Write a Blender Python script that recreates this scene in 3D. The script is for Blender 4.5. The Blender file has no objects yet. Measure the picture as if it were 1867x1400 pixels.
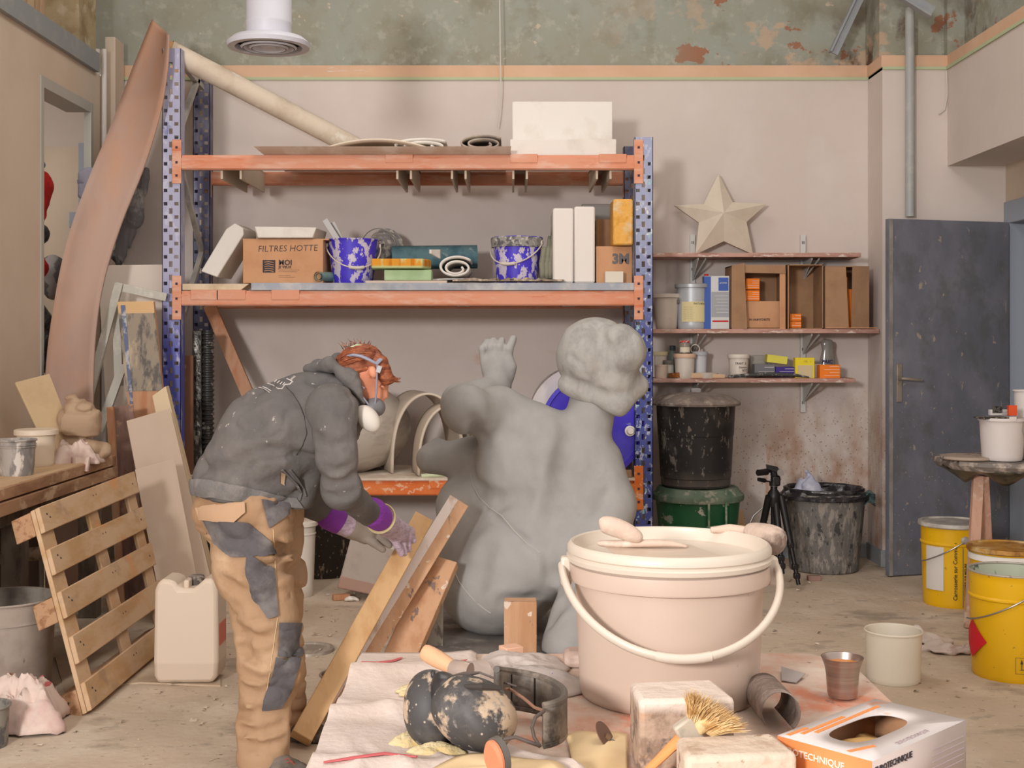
import bpy,bmesh,math,random
import numpy as np
from mathutils import Vector,Matrix
random.seed(7)
SC=bpy.context.scene
COL=SC.collection
PI=math.pi
# ---------------------------------------------------------------- camera
F=2282.0; H=1.4
cd=bpy.data.cameras.new('camera'); cam=bpy.data.objects.new('camera',cd); COL.objects.link(cam)
cam.location=(0,0,H); cam.rotation_euler=(PI/2,0,0)
cd.sensor_width=36; cd.lens=F/1867*36; cd.shift_y=-(700-617)/1867; cd.clip_start=.05; cd.clip_end=60
SC.camera=cam
# ---------------------------------------------------------------- light
SC.view_settings.view_transform='Standard'; SC.view_settings.look='None'
SC.view_settings.gamma=1; SC.view_settings.exposure=-0.07; SC.view_settings.use_curve_mapping=False
W=bpy.data.worlds.new('world'); SC.world=W; W.use_nodes=True
bg=W.node_tree.nodes['Background']; bg.inputs[0].default_value=(1.0,.952,.925,1); bg.inputs[1].default_value=1.05
def area(name,loc,tgt,size,power,col=(1,1,1)):
    l=bpy.data.lights.new(name,'AREA'); l.shape='DISK'; l.size=size; l.energy=power; l.color=col
    o=bpy.data.objects.new(name,l); COL.objects.link(o); o.location=loc
    o.rotation_euler=(Vector(tgt)-Vector(loc)).to_track_quat('-Z','Y').to_euler(); return o
area('studio_softbox',(-2.6,-2.8,2.6),(0.2,7.6,1.3),.9,400,(1,.965,.95))
area('ceiling_lamp_glow',(1.0,2.2,4.7),(.3,5.2,0),2.2,60,(1,.95,.90))
area('ceiling_lamp_glow_rear',(-.2,5.6,4.75),(-.2,6.4,0),1.6,40,(1,.95,.90))
# ---------------------------------------------------------------- helpers
def P(x,y,D): return Vector(((x-933.5)/F*D,D,H-(y-617)/F*D))
def Pz(x,y,z):
    D=(H-z)*F/(y-617); return Vector(((x-933.5)/F*D,D,z))
def PX(x,D): return (x-933.5)/F*D
def PZ(y,D): return H-(y-617)/F*D
def L(px,D): return px*D/F
def frame(d):
    d=d.normalized(); a=Vector((0,0,1)) if abs(d.z)<.9 else Vector((1,0,0))
    u=d.cross(a).normalized(); return u,d.cross(u).normalized()
class MB:
    def __init__(s): s.bm=bmesh.new()
    def face(s,vs):
        try: return s.bm.faces.new(vs)
        except ValueError: return None
    def pts(s,ps): return [s.bm.verts.new(p) for p in ps]
    def box(s,c,size,R=None):
        c=Vector(c); h=Vector(size)/2; v=[]
        for i in range(8):
            p=Vector((h.x*(1 if i&1 else -1),h.y*(1 if i&2 else -1),h.z*(1 if i&4 else -1)))
            v.append(s.bm.verts.new(c+(R@p if R else p)))
        for f in ((0,2,3,1),(4,5,7,6),(0,1,5,4),(2,6,7,3),(0,4,6,2),(1,3,7,5)): s.face([v[i] for i in f])
        return s
    def bx(s,x0,x1,y0,y1,z0,z1):
        return s.box(((x0+x1)/2,(y0+y1)/2,(z0+z1)/2),(abs(x1-x0),abs(y1-y0),abs(z1-z0)))
    def hexa(s,p):   # 8 points: bottom quad 0-3, top quad 4-7
        v=s.pts(p)
        for f in ((3,2,1,0),(4,5,6,7),(0,1,5,4),(1,2,6,5),(2,3,7,6),(3,0,4,7)): s.face([v[i] for i in f])
        return s
    def prism(s,poly,vec):
        vec=Vector(vec); a=s.pts(poly); b=s.pts([Vector(p)+vec for p in poly]); n=len(a)
        s.face(a[::-1]); s.face(b)
        for i in range(n): s.face([a[i],a[(i+1)%n],b[(i+1)%n],b[i]])
        return s
    def bar(s,a,b,w,t,up=(0,0,1),ext=0):   # rectangular bar between two points
        a=Vector(a); b=Vector(b); d=(b-a).normalized(); a=a-d*ext; b=b+d*ext
        sd=d.cross(Vector(up)).normalized(); n=sd.cross(d).normalized()
        o=[sd*w/2+n*t/2,-sd*w/2+n*t/2,-sd*w/2-n*t/2,sd*w/2-n*t/2]
        return s.hexa([a+k for k in o]+[b+k for k in o])
    def tube(s,pts,r,n=10,closed=False,cap=True,flat=1.0):
        pts=[Vector(p) for p in pts]; m=len(pts); rings=[]; u=None
        for i,p in enumerate(pts):
            if closed: d=pts[(i+1)%m]-pts[i-1]
            else: d=pts[min(i+1,m-1)]-pts[max(i-1,0)]
            if d.length<1e-9: d=Vector((0,0,1))
            d.normalize()
            if u is None: u,w=frame(d)
            else:
                u=u-d*u.dot(d)
                if u.length<1e-6: u,_=frame(d)
                u.normalize(); w=d.cross(u).normalized()
            rr=r[i] if isinstance(r,(list,tuple)) else r
            rings.append(s.pts([p+(u*math.cos(2*PI*k/n)+w*math.sin(2*PI*k/n)*flat)*rr for k in range(n)]))
        for i in range(m if closed else m-1):
            a=rings[i]; b=rings[(i+1)%m]
            for k in range(n): s.face([a[k],a[(k+1)%n],b[(k+1)%n],b[k]])
        if cap and not closed: s.face(rings[0][::-1]); s.face(rings[-1])
        return s
    def lathe(s,prof,c=(0,0,0),n=36,M=None,wob=None):
        c=Vector(c); rings=[]
        for j,(r,z) in enumerate(prof):
            ring=[]
            for k in range(n):
                a=2*PI*k/n; q=r*(1+(wob(a,z) if wob else 0))
                p=Vector((q*math.cos(a),q*math.sin(a),z)); ring.append(c+(M@p if M else p))
            rings.append(s.pts(ring) if r>1e-6 else s.pts([ring[0]]))
        for a,b in zip(rings,rings[1:]):
            for k in range(n):
                k2=(k+1)%n
                if len(a)==1 and len(b)==1: continue
                if len(a)==1: s.face([a[0],b[k2],b[k]])
                elif len(b)==1: s.face([a[k],a[k2],b[0]])
                else: s.face([a[k],a[k2],b[k2],b[k]])
        return s
    def grid(s,nu,nv,fn,closeu=False):
        g=[[s.bm.verts.new(fn(i/nu,j/nv)) for j in range(nv+1)] for i in range(nu if closeu else nu+1)]
        for i in range(nu):
            for j in range(nv):
                a=g[i]; b=g[(i+1)%len(g)]; s.face([a[j],b[j],b[j+1],a[j+1]])
        return s
    def sph(s,c,r,n=16,m=10,sc=(1,1,1),R=None):
        c=Vector(c)
        pr=[(math.sin(PI*i/m)*r,-math.cos(PI*i/m)*r) for i in range(m+1)]
        pr[0]=(0,-r); pr[-1]=(0,r)
        Mx=Matrix.Diagonal(Vector(sc)); Mx=(R@Mx) if R else Mx
        return s.lathe(pr,c,n,Mx)
def setp(o,**k):
    for a,b in k.items():
        if b is not None: o[a]=b
    return o
def obj(name,mb,mat,parent=None,label=None,cat=None,group=None,kind=None,ang=38,solid=0,bevel=0,sub=0,keep=False):
    bm=mb.bm if isinstance(mb,MB) else mb
    bmesh.ops.recalc_face_normals(bm,faces=bm.faces[:])
    for f in bm.faces: f.smooth=True
    ca=math.radians(ang)
    for e in bm.edges:
        if len(e.link_faces)==2 and e.calc_face_angle(0)>ca: e.smooth=False
    me=bpy.data.meshes.new(name); bm.to_mesh(me); bm.free()
    o=bpy.data.objects.new(name,me); COL.objects.link(o)
    for m_ in (mat if isinstance(mat,(list,tuple)) else [mat]): me.materials.append(m_)
    if parent: o.parent=parent
    if solid:
        m=o.modifiers.new('s','SOLIDIFY'); m.thickness=solid; m.offset=0
    if bevel:
        m=o.modifiers.new('b','BEVEL'); m.width=bevel; m.segments=2; m.limit_method='ANGLE'; m.angle_limit=math.radians(40)
    if sub:
        m=o.modifiers.new('u','SUBSURF'); m.levels=sub; m.render_levels=sub
    if label: setp(o,label=label)
    if cat: setp(o,category=cat)
    if group: setp(o,group=group)
    if kind: setp(o,kind=kind)
    if not parent and not keep: settle(o)
    return o
def thing(name,label,cat,group=None,loc=(0,0,0)):
    o=bpy.data.objects.new(name,None); COL.objects.link(o); o.empty_display_size=.05; o.location=loc
    setp(o,label=label,category=cat,group=group); return o
def desc(o):
    r=[]
    for c in o.children: r.append(c); r+=desc(c)
    return r
def settle(root):   # put the origin at the base of the thing
    ms=[o for o in [root]+desc(root) if o.type=='MESH']
    if not ms: return root
    co=[]
    for o in ms:
        a=np.empty(len(o.data.vertices)*3,np.float32); o.data.vertices.foreach_get('co',a); co.append(a.reshape(-1,3))
    al=np.concatenate(co); lo=al.min(0); hi=al.max(0)
    b=np.array([(lo[0]+hi[0])/2,(lo[1]+hi[1])/2,lo[2]],np.float32)
    for o,a in zip(ms,co):
        o.data.vertices.foreach_set('co',(a-b).ravel()); o.data.update()
    root.location=Vector(b.tolist())+root.location
    return root
def dup(root,loc=None,rz=None,label=None,group=None):
    def cp(o,par):
        c=o.copy(); COL.objects.link(c); c.parent=par
        for ch in o.children: cp(ch,c)
        return c
    r=cp(root,None)
    if loc is not None: r.location=loc
    if rz is not None: r.rotation_euler[2]=rz
    if label: r['label']=label
    if group: r['group']=group
    return r
# ---------------------------------------------------------------- materials
def lin(c):
    return tuple((v/255/12.92 if v/255<=.04045 else ((v/255+.055)/1.055)**2.4) for v in c)+(1,)
_MC={}
def M(name,col,rough=.75,metal=0,lay=(),bump=None,trans=0,alpha=1,spec=.35,sss=0,coat=0):
    if name in _MC: return _MC[name]
    m=bpy.data.materials.new(name); m.use_nodes=True; nt=m.node_tree; N=nt.nodes; K=nt.links
    b=N['Principled BSDF']; b.inputs['Roughness'].default_value=rough; b.inputs['Metallic'].default_value=metal
    b.inputs['Specular IOR Level'].default_value=spec
    if trans: b.inputs['Transmission Weight'].default_value=trans
    if alpha<1: b.inputs['Alpha'].default_value=alpha
    if coat: b.inputs['Coat Weight'].default_value=coat
    b.inputs['Base Color'].default_value=lin(col)
    tc=N.new('ShaderNodeTexCoord'); cur=None
    def mp(scale,off=(0,0,0)):
        q=N.new('ShaderNodeMapping'); K.new(tc.outputs['Object'],q.inputs[0])
        q.inputs['Scale'].default_value=scale if isinstance(scale,(tuple,list)) else (scale,)*3
        q.inputs['Location'].default_value=off
        return q
    for i,l in enumerate(lay):
        typ,c2,scale,lo,hi=l[:5]; fac=l[5] if len(l)>5 else 1; det=l[6] if len(l)>6 else 5
        if typ=='z':   # scale unused; lo..hi world z in object space
            sx=N.new('ShaderNodeSeparateXYZ'); K.new(tc.outputs['Object'],sx.inputs[0]); src=sx.outputs[scale]
        else:
            q=mp(scale,(i*3.7,i*1.3,i*5.1))
            if typ=='n':
                t=N.new('ShaderNodeTexNoise'); t.inputs['Scale'].default_value=1; t.inputs['Detail'].default_value=det; t.inputs['Roughness'].default_value=.62; src=t.outputs[0]
            elif typ=='v':
                t=N.new('ShaderNodeTexVoronoi'); t.inputs['Scale'].default_value=1; src=t.outputs['Distance']
            elif typ=='w':
                t=N.new('ShaderNodeTexWave'); t.inputs['Scale'].default_value=1; t.inputs['Distortion'].default_value=3; t.inputs['Detail'].default_value=3; src=t.outputs[1]
            K.new(q.outputs[0],t.inputs[0])
        r=N.new('ShaderNodeMapRange'); r.clamp=True; r.inputs['From Min'].default_value=lo; r.inputs['From Max'].default_value=hi; r.inputs['To Max'].default_value=fac
        K.new(src,r.inputs[0]); fo=r.outputs[0]
        if len(l)>7:
            sx=N.new('ShaderNodeSeparateXYZ'); K.new(tc.outputs['Object'],sx.inputs[0])
            for axn,a0,a1 in l[7]:
                w=N.new('ShaderNodeMapRange'); w.clamp=True; w.inputs['From Min'].default_value=a0; w.inputs['From Max'].default_value=a1; K.new(sx.outputs[axn],w.inputs[0])
                k=N.new('ShaderNodeMath'); k.operation='MULTIPLY'; K.new(fo,k.inputs[0]); K.new(w.outputs[0],k.inputs[1]); fo=k.outputs[0]
        mx=N.new('ShaderNodeMix'); mx.data_type='RGBA'; K.new(fo,mx.inputs[0])
        if cur is None: mx.inputs[6].default_value=lin(col)
        else: K.new(cur,mx.inputs[6])
        mx.inputs[7].default_value=lin(c2); cur=mx.outputs[2]
    if cur: K.new(cur,b.inputs['Base Color'])
    if bump:
        q=mp(bump[0]); t=N.new('ShaderNodeTexNoise'); t.inputs['Scale'].default_value=1; t.inputs['Detail'].default_value=bump[2] if len(bump)>2 else 4
        K.new(q.outputs[0],t.inputs[0]); u=N.new('ShaderNodeBump'); u.inputs['Strength'].default_value=bump[1]; u.inputs['Distance'].default_value=.01
        K.new(t.outputs[0],u.inputs['Height']); K.new(u.outputs[0],b.inputs['Normal'])
    _MC[name]=m; return m
# ---------------------------------------------------------------- organic surfaces (signed distance + surface nets)
def vnoise(p,seed=0):
    rs=np.random.RandomState(seed); T=rs.rand(32,32,32).astype(np.float32)*2-1
    i=np.floor(p).astype(int); f=(p-i).astype(np.float32); f=f*f*(3-2*f); i&=31; j=(i+1)&31
    def g(a,b,c): return T[a,b,c]
    x0,y0,z0=i[...,0],i[...,1],i[...,2]; x1,y1,z1=j[...,0],j[...,1],j[...,2]; fx,fy,fz=f[...,0],f[...,1],f[...,2]
    a=g(x0,y0,z0)*(1-fx)+g(x1,y0,z0)*fx; b=g(x0,y1,z0)*(1-fx)+g(x1,y1,z0)*fx
    c=g(x0,y0,z1)*(1-fx)+g(x1,y0,z1)*fx; d=g(x0,y1,z1)*(1-fx)+g(x1,y1,z1)*fx
    return (a*(1-fy)+b*fy)*(1-fz)+(c*(1-fy)+d*fy)*fz
def cap(x0,y0,D0,r0,x1,y1,D1,r1,k=.03,fy=1.0,cut=False):
    return ('c',P(x0,y0,D0),P(x1,y1,D1),L(r0,D0),L(r1,D1),k,fy,cut)
def ell(x,y,D,rx,ry,rd,k=.03,rot=0,cut=False):
    return ('e',P(x,y,D),(L(rx,D),rd,L(ry,D)),rot,k,None,None,cut)
def sdf_eval(prims,p):
    d=None
    for q in prims:
        if q[0]=='c':
            _,a,b,r0,r1,k,fy,cut=q
            a=np.array(a,np.float32); b=np.array(b,np.float32); s=np.array([1,fy,1],np.float32)
            pa=(p-a)*s; ba=(b-a)*s; t=np.clip((pa@ba)/max(float(ba@ba),1e-9),0,1)
            e=np.sqrt(((pa-t[...,None]*ba)**2).sum(-1))-(r0+t*(r1-r0))
        elif q[0]=='e':
            _,c,r,rot,k,_,_,cut=q
            pa=p-np.array(c,np.float32); cs,sn=math.cos(rot),math.sin(rot)
            x=pa[...,0]*cs+pa[...,2]*sn; z=-pa[...,0]*sn+pa[...,2]*cs
            k0=np.sqrt((x/r[0])**2+(pa[...,1]/r[1])**2+(z/r[2])**2)
            k1=np.sqrt((x/r[0]**2)**2+(pa[...,1]/r[1]**2)**2+(z/r[2]**2)**2)+1e-9
            e=k0*(k0-1)/k1
        if d is None: d=e
        elif cut:
            h=np.clip(.5-.5*(e+d)/k,0,1); d=d*(1-h)+(-e)*h+k*h*(1-h)
        else:
            h=np.clip(.5+.5*(e-d)/k,0,1); d=e*(1-h)+d*h-k*h*(1-h)
    return d
def surf(prims,pts,out=0.0):
    o=np.array([0,0,H],np.float32); res=[]
    for x,y in pts:
        d=np.array(P(x,y,1)-Vector((0,0,H)),np.float32); d/=np.linalg.norm(d); t=3.5
        for _ in range(90):
            v=float(sdf_eval(prims,(o+d*t)[None])[0])
            if v<.001 or t>9: break
            t+=v*.8
        if v<.003 and t<8: res.append(Vector((o+d*(t-out)).tolist()))
    return res
def groove(prims,pts,r,out,k,r1=None):
    s=surf(prims,pts,out); n=len(s)
    return [('c',p,q,r,r,k,1,True) for p,q in zip(s,s[1:])]
def organic(name,prims,res,mat,parent=None,disp=None,clip=None,smooth=0,**kw):
    pts=[];
    for q in prims:
        if q[-1]: continue
        if q[0]=='c': pts+=[(np.array(q[1]),max(q[3],q[3]/q[6])),(np.array(q[2]),max(q[4],q[4]/q[6]))]
        else: pts.append((np.array(q[1]),max(q[2])))
    lo=np.min([c-r for c,r in pts],0)-res*3-.02; hi=np.max([c+r for c,r in pts],0)+res*3+.02
    n=np.ceil((hi-lo)/res).astype(int)+1
    ax=[(lo[i]+np.arange(n[i])*res).astype(np.float32) for i in range(3)]
    v=np.empty(tuple(n),np.float32)
    for i0 in range(0,n[0],24):
        g=np.stack(np.meshgrid(ax[0][i0:i0+24],ax[1],ax[2],indexing='ij'),-1)
        e=sdf_eval(prims,g)
        if disp is not None: e=e+disp(g)
        if clip is not None: e=np.maximum(e,clip(g))
        v[i0:i0+24]=e
    s=v<0; c=[s[a:n[0]-1+a,b:n[1]-1+b,d:n[2]-1+d] for a in (0,1) for b in (0,1) for d in (0,1)]
    cnt=sum(x.astype(np.int8) for x in c); act=(cnt>0)&(cnt<8)
    I=np.argwhere(act); idx=-np.ones(act.shape,int); idx[act]=np.arange(len(I))
    acc=np.zeros((len(I),3)); num=np.zeros(len(I))
    cor=[(a,b,d) for a in (0,1) for b in (0,1) for d in (0,1)]
    for ca in cor:
        for axn in range(3):
            if ca[axn]: continue
            cb=list(ca); cb[axn]=1
            va=v[I[:,0]+ca[0],I[:,1]+ca[1],I[:,2]+ca[2]]; vb=v[I[:,0]+cb[0],I[:,1]+cb[1],I[:,2]+cb[2]]
            mk=(va<0)!=(vb<0); t=np.where(mk,va/np.where(mk,va-vb,1),0)
            q=np.array(ca,float)[None]+0*acc; q[:,axn]+=t
            acc+=q*mk[:,None]; num+=mk
    V=(I+acc/num[:,None])*res+lo
    Fs=[]
    for axn in range(3):
        sl=[slice(None)]*3; sl2=[slice(None)]*3; sl[axn]=slice(0,-1); sl2[axn]=slice(1,None)
        a=s[tuple(sl)]; b=s[tuple(sl2)]; E=np.argwhere(a!=b)
        o1,o2=[(1,2),(2,0),(0,1)][axn]
        ok=(E[:,o1]>0)&(E[:,o2]>0)&(E[:,o1]<n[o1]-1)&(E[:,o2]<n[o2]-1); E=E[ok]
        ins=a[E[:,0],E[:,1],E[:,2]]
        def ix(d1,d2):
            q=E.copy(); q[:,o1]-=d1; q[:,o2]-=d2; return idx[q[:,0],q[:,1],q[:,2]]
        Q=np.stack([ix(1,1),ix(0,1),ix(0,0),ix(1,0)],-1)
        Q[~ins]=Q[~ins][:,::-1]; Fs.append(Q)
    Fc=np.concatenate(Fs)
    if smooth:
        for _ in range(smooth):
            sm=np.zeros_like(V); ct=np.zeros(len(V))
            for k in range(4):
                np.add.at(sm,Fc[:,k],V[Fc[:,(k+1)%4]]); np.add.at(ct,Fc[:,k],1)
            V=V*.5+.5*sm/ct[:,None]
    me=bpy.data.meshes.new(name); me.vertices.add(len(V)); me.vertices.foreach_set('co',V.ravel())
    me.loops.add(len(Fc)*4); me.loops.foreach_set('vertex_index',Fc.ravel())
    me.polygons.add(len(Fc)); me.polygons.foreach_set('loop_start',np.arange(0,len(Fc)*4,4)); me.polygons.foreach_set('use_smooth',np.ones(len(Fc),bool))
    me.update(calc_edges=True); me.validate()
    o=bpy.data.objects.new(name,me); COL.objects.link(o); me.materials.append(mat)
    if parent: o.parent=parent
    lab=kw.get('label')
    if lab: o['label']=lab
    if kw.get('cat'): o['category']=kw['cat']
    if not parent and not kw.get('keep'): settle(o)
    return o
def patch(name,src,poly,mat,parent,off=.004,base=None,thick=.002,label=None,facing=.05,fwd=True):
    """a piece of cloth, print or panel lying on a curved surface; poly convex"""
    bm=bmesh.new(); bm.from_mesh(src.data); org=Vector(base or (0,0,0))
    ce=Vector((0,0,H))-org
    rays=[P(x,y,1)-Vector((0,0,H)) for x,y in poly]
    cen=sum(rays,Vector())/len(rays)
    bmesh.ops.delete(bm,geom=[f for f in bm.faces if f.normal.dot(ce-f.calc_center_median())<facing*(ce-f.calc_center_median()).length],context='FACES')
    for a,b in zip(rays,rays[1:]+rays[:1]):
        nn=a.cross(b).normalized()
        if nn.dot(cen)>0: nn=-nn
        bmesh.ops.bisect_plane(bm,geom=bm.verts[:]+bm.edges[:]+bm.faces[:],plane_co=ce,plane_no=nn,clear_outer=True)
    if not bm.faces: bm.free(); print('EMPTY PATCH',name); return None
    seen=set(); comps=[]
    for f in bm.faces:
        if f in seen: continue
        st=[f]; seen.add(f); comp=[]
        while st:
            q=st.pop(); comp.append(q)
            for e in q.edges:
                for k in e.link_faces:
                    if k not in seen: seen.add(k); st.append(k)
        comps.append(comp)
    mxn=max(len(c) for c in comps) if comps else 0; cand=[c for c in comps if len(c)>=.25*mxn]
    best=min(cand,key=lambda c:sum((f.calc_center_median()-ce).length for f in c)/len(c)) if cand else []
    bs_=set(best); bmesh.ops.delete(bm,geom=[f for f in bm.faces if f not in bs_],context='FACES')
    bm.normal_update()
    for v in bm.verts: v.co+=v.normal*off
    g=bmesh.ops.solidify(bm,geom=bm.faces[:],thickness=-thick)
    return obj(name,bm,mat,parent,label=label,ang=60)
def text(name,body,o,r,u,size,mat,parent,off=.0015,bold=0,ext=.0004,label=None,shear=0,align='LEFT',wrap=None):
    cu=bpy.data.curves.new('t','FONT'); cu.body=body; cu.size=size; cu.extrude=ext; cu.offset=bold; cu.shear=shear; cu.align_x=align; cu.resolution_u=2
    t=bpy.data.objects.new('t',cu); COL.objects.link(t); bpy.context.view_layer.update()
    me=bpy.data.meshes.new_from_object(t); bpy.data.objects.remove(t)
    r=Vector(r).normalized(); u=Vector(u).normalized(); n=r.cross(u).normalized(); o=Vector(o)
    for v in me.vertices:
        if wrap: # cylinder (centre x,y, radius, start angle)
            cx,cy,rad,a0=wrap; a=a0+v.co.x/rad; R=rad+off+v.co.z
            v.co=Vector((cx+R*math.sin(a),cy-R*math.cos(a),o.z+v.co.y))
        else: v.co=o+r*v.co.x+u*v.co.y+n*(off+v.co.z)
    x=bpy.data.objects.new(name,me); me.name=name; me.materials.append(mat); COL.objects.link(x)
    if parent: x.parent=parent
    if label: x['label']=label
    return x
# ================================================================ materials
cream=M('cream_paint',(206,194,186),.8,lay=[('n',(194,180,172),1.3,.4,.75,.6),('n',(212,204,198),3,.5,.7,.4),
  ('n',(158,118,88),(5,5,3.2),.42,.62,.8,8,[(0,1.35,1.75),(2,1.2,.7)]),('v',(112,72,48),46,.22,.10,.85,3,[(0,1.0,1.5),(2,1.15,.8)]),('n',(178,124,84),(7,7,1.4),.54,.62,.85,5,[(0,1.4,1.6),(0,2.25,1.9),(2,1.05,.85)]),
  ('n',(205,150,110),(4,4,7),.6,.7,.6,5,[(0,-.6,-.3),(0,.5,.2),(2,1.45,1.2)])],bump=(25,.06))
green=M('flaking_green_wall',(148,146,130),.9,lay=[('n',(150,154,144),2.2,.4,.62),('n',(130,126,108),5,.5,.68,.7),('n',(168,166,154),(14,14,14),.55,.66,.7,8),('n',(184,160,136),(1.9,1.9,2.6),.55,.57,.9,9,[(0,.4,1.8)]),
  ('n',(150,104,80),(3.4,3.4,4.4),.615,.63,.95,9,[(0,.6,1.2)]),('n',(196,178,158),(7,7,9),.66,.68,.8,8),('n',(84,60,44),(2.4,2.4,2),.52,.6,.9,8,[(0,1.75,2.1),(2,3.6,3.3)])],bump=(9,.5,9))
ledge=M('tan_plaster_band',(205,168,138),.85,lay=[('n',(214,178,150),3,.4,.7),('n',(208,190,176),(1.1,1.1,6),.62,.64)])
greenstrip=M('pale_green_board_edge',(176,186,150),.8)
floor_m=M('dusty_concrete',(198,179,158),.85,lay=[('n',(180,162,140),1.1,.42,.68),('n',(208,192,172),2.7,.5,.66),('n',(140,128,112),(2.2,3.4,1),.58,.68,.7),('n',(120,100,80),(26,38,1),.66,.70,.7,3),('v',(214,202,184),(17,21,1),.10,.05,.9),('n',(150,140,128),(6,9,1),.62,.66,.5)],bump=(30,.35,6))
leftwall_m=M('left_wall_paint',(204,188,170),.75,lay=[('n',(190,170,148),1.2,.45,.7,.6)])
upleft_m=M('timber_boarding',(206,180,150),.8,lay=[('n',(178,148,118),(1,14,.6),.45,.6)])
greymet=M('grey_painted_metal',(142,146,150),.5,lay=[('n',(170,168,162),6,.5,.7,.6)])
whitepaint=M('white_paint',(214,208,202),.6)
blueframe=M('pale_blue_frame',(152,160,172),.55)
doorm=M('grey_blue_door',(104,106,116),.4,lay=[('n',(128,128,136),(3,3,2),.45,.7,.8),('n',(92,92,92),(8,8,6),.5,.66,.6),('v',(176,168,156),(38,38,30),.11,.06,.9,3,[(2,1.3,.7)]),('n',(158,146,132),(22,22,14),.66,.69,.9,4),('n',(150,140,126),(14,14,3),.63,.66,.8,4,[(0,-.28,-.4)])])
# ================================================================ room
DW=8.0
o=obj('floor',MB().bx(-4.6,4.4,-1.2,8.6,-.1,0),floor_m,kind='structure',keep=True)
obj('ceiling',MB().bx(-4.6,4.4,-.5,8.6,4.9,5.0),M('ceiling_white',(206,200,194),.9),kind='structure',keep=True)
obj('wall_back',MB().bx(-4.6,2.275,DW,DW+.15,0,3.066),cream,kind='structure',keep=True)
obj('wall_back_upper',MB().bx(-2.9,3.3,DW+.06,DW+.25,3.14,4.6).bx(2.275,2.675,7.75,DW+.1,3.14,4.6).bx(2.675,3.3,7.69,DW+.1,3.14,4.6),green,kind='structure',keep=True)
obj('trim_1',MB().prism([(-2.5,DW-.012,3.05),(2.275,DW-.012,3.05),(2.275,7.678,3.05),(2.663,7.678,3.05),(2.663,3.0,3.05),(2.72,3.0,3.05),(2.72,7.75,3.05),(2.33,7.75,3.05),(2.33,DW+.05,3.05),(-2.5,DW+.05,3.05)],(0,0,.018)),greenstrip,kind='structure',keep=True)
obj('trim_2',MB().bx(-2.5,2.275,DW,DW+.2,3.068,3.145).bx(2.27,2.675,7.69,8.0,3.068,3.14).bx(2.675,2.9,3.0,7.9,3.068,3.14),ledge,kind='structure',keep=True)
obj('wall_pillar',MB().bx(2.275,3.033,7.69,8.15,0,3.066),cream,kind='structure',keep=True)
obj('wall_bulkhead',MB().bx(2.675,3.6,2.5,7.69,2.459,3.066),cream,kind='structure',keep=True)
obj('wall_right_upper',MB().bx(2.78,3.3,2.5,7.7,3.14,4.6),green,kind='structure',keep=True)
# right wall with a door opening from y=6.72 to 7.6
obj('wall_right',MB().bx(3.033,3.18,7.62,7.7,0,2.459).bx(3.033,3.18,2.5,6.72,0,2.459).bx(3.033,3.18,6.72,7.62,2.12,2.459),leftwall_m,kind='structure',keep=True)
obj('wall_corridor',MB().bx(4.25,4.35,5.6,8.3,0,2.459).bx(3.18,4.25,8.2,8.3,0,2.459).bx(3.18,4.25,5.6,5.7,0,2.459).bx(3.18,4.25,5.6,8.3,2.459,2.5),leftwall_m,kind='structure',keep=True)
d=obj('trim_3',MB().bx(3.02,3.19,7.60,7.69,0,2.235).bx(3.018,3.19,6.721,7.599,2.10,2.235).bx(3.02,3.19,6.64,6.72,0,2.235),blueframe,kind='structure',keep=True,bevel=.004)
hx,hy=3.0,7.585; lx,ly=2.203,7.35
dv=Vector((lx-hx,ly-hy,0)).normalized(); nv=Vector((-dv.y,dv.x,0))
if nv.y>0: nv=-nv
dl=math.hypot(lx-hx,ly-hy); Rd=Matrix(((dv.x,nv.x,0),(dv.y,nv.y,0),(0,0,1)))
door=obj('door_1',MB().box((-0,0,1.055),(dl,.04,2.095)),doorm,kind='structure',keep=True,bevel=.003)
door.location=(hx+dv.x*dl/2,hy+dv.y*dl/2,0); door.rotation_euler=(0,0,math.atan2(dv.y,dv.x))
# in door space x runs to the free edge, camera side is +y
dm=M('dull_door_metal',(160,150,138),.45,.5,lay=[('n',(118,110,100),9,.45,.65)])
ys=.02 if (Matrix.Rotation(door.rotation_euler.z,3,'Z')@Vector((0,1,0))).y<0 else -.02
sg=1 if ys>0 else -1
hp=obj('handle_plate',MB().box((dl/2-.065,ys+sg*.005,1.14),(.035,.012,.225)),dm,door,bevel=.002)
hb=obj('lever_handle',MB().tube([(dl/2-.06,ys,1.165),(dl/2-.06,ys+sg*.05,1.165),(dl/2-.075,ys+sg*.055,1.165),(dl/2-.15,ys+sg*.055,1.158),(dl/2-.185,ys+sg*.05,1.155)],[.009,.009,.009,.0085,.0075],10),dm,door)
ve=obj('vertical_fold',MB().box((dl/2-.012,ys+sg*.002,1.055),(.022,.006,2.09)),M('door_edge',(146,142,138),.5,lay=[('n',(120,116,112),6,.4,.65)]),door)
obj('baseboard_right',MB().bx(2.262,2.275,7.69,8.0,0,.1).bx(2.262,3.03,7.677,7.69,0,.1),greymet,kind='structure',keep=True)
obj('baseboard_back',MB().bx(-2.54,2.262,7.987,8.0,0,.09),greymet,kind='structure',keep=True)
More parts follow.
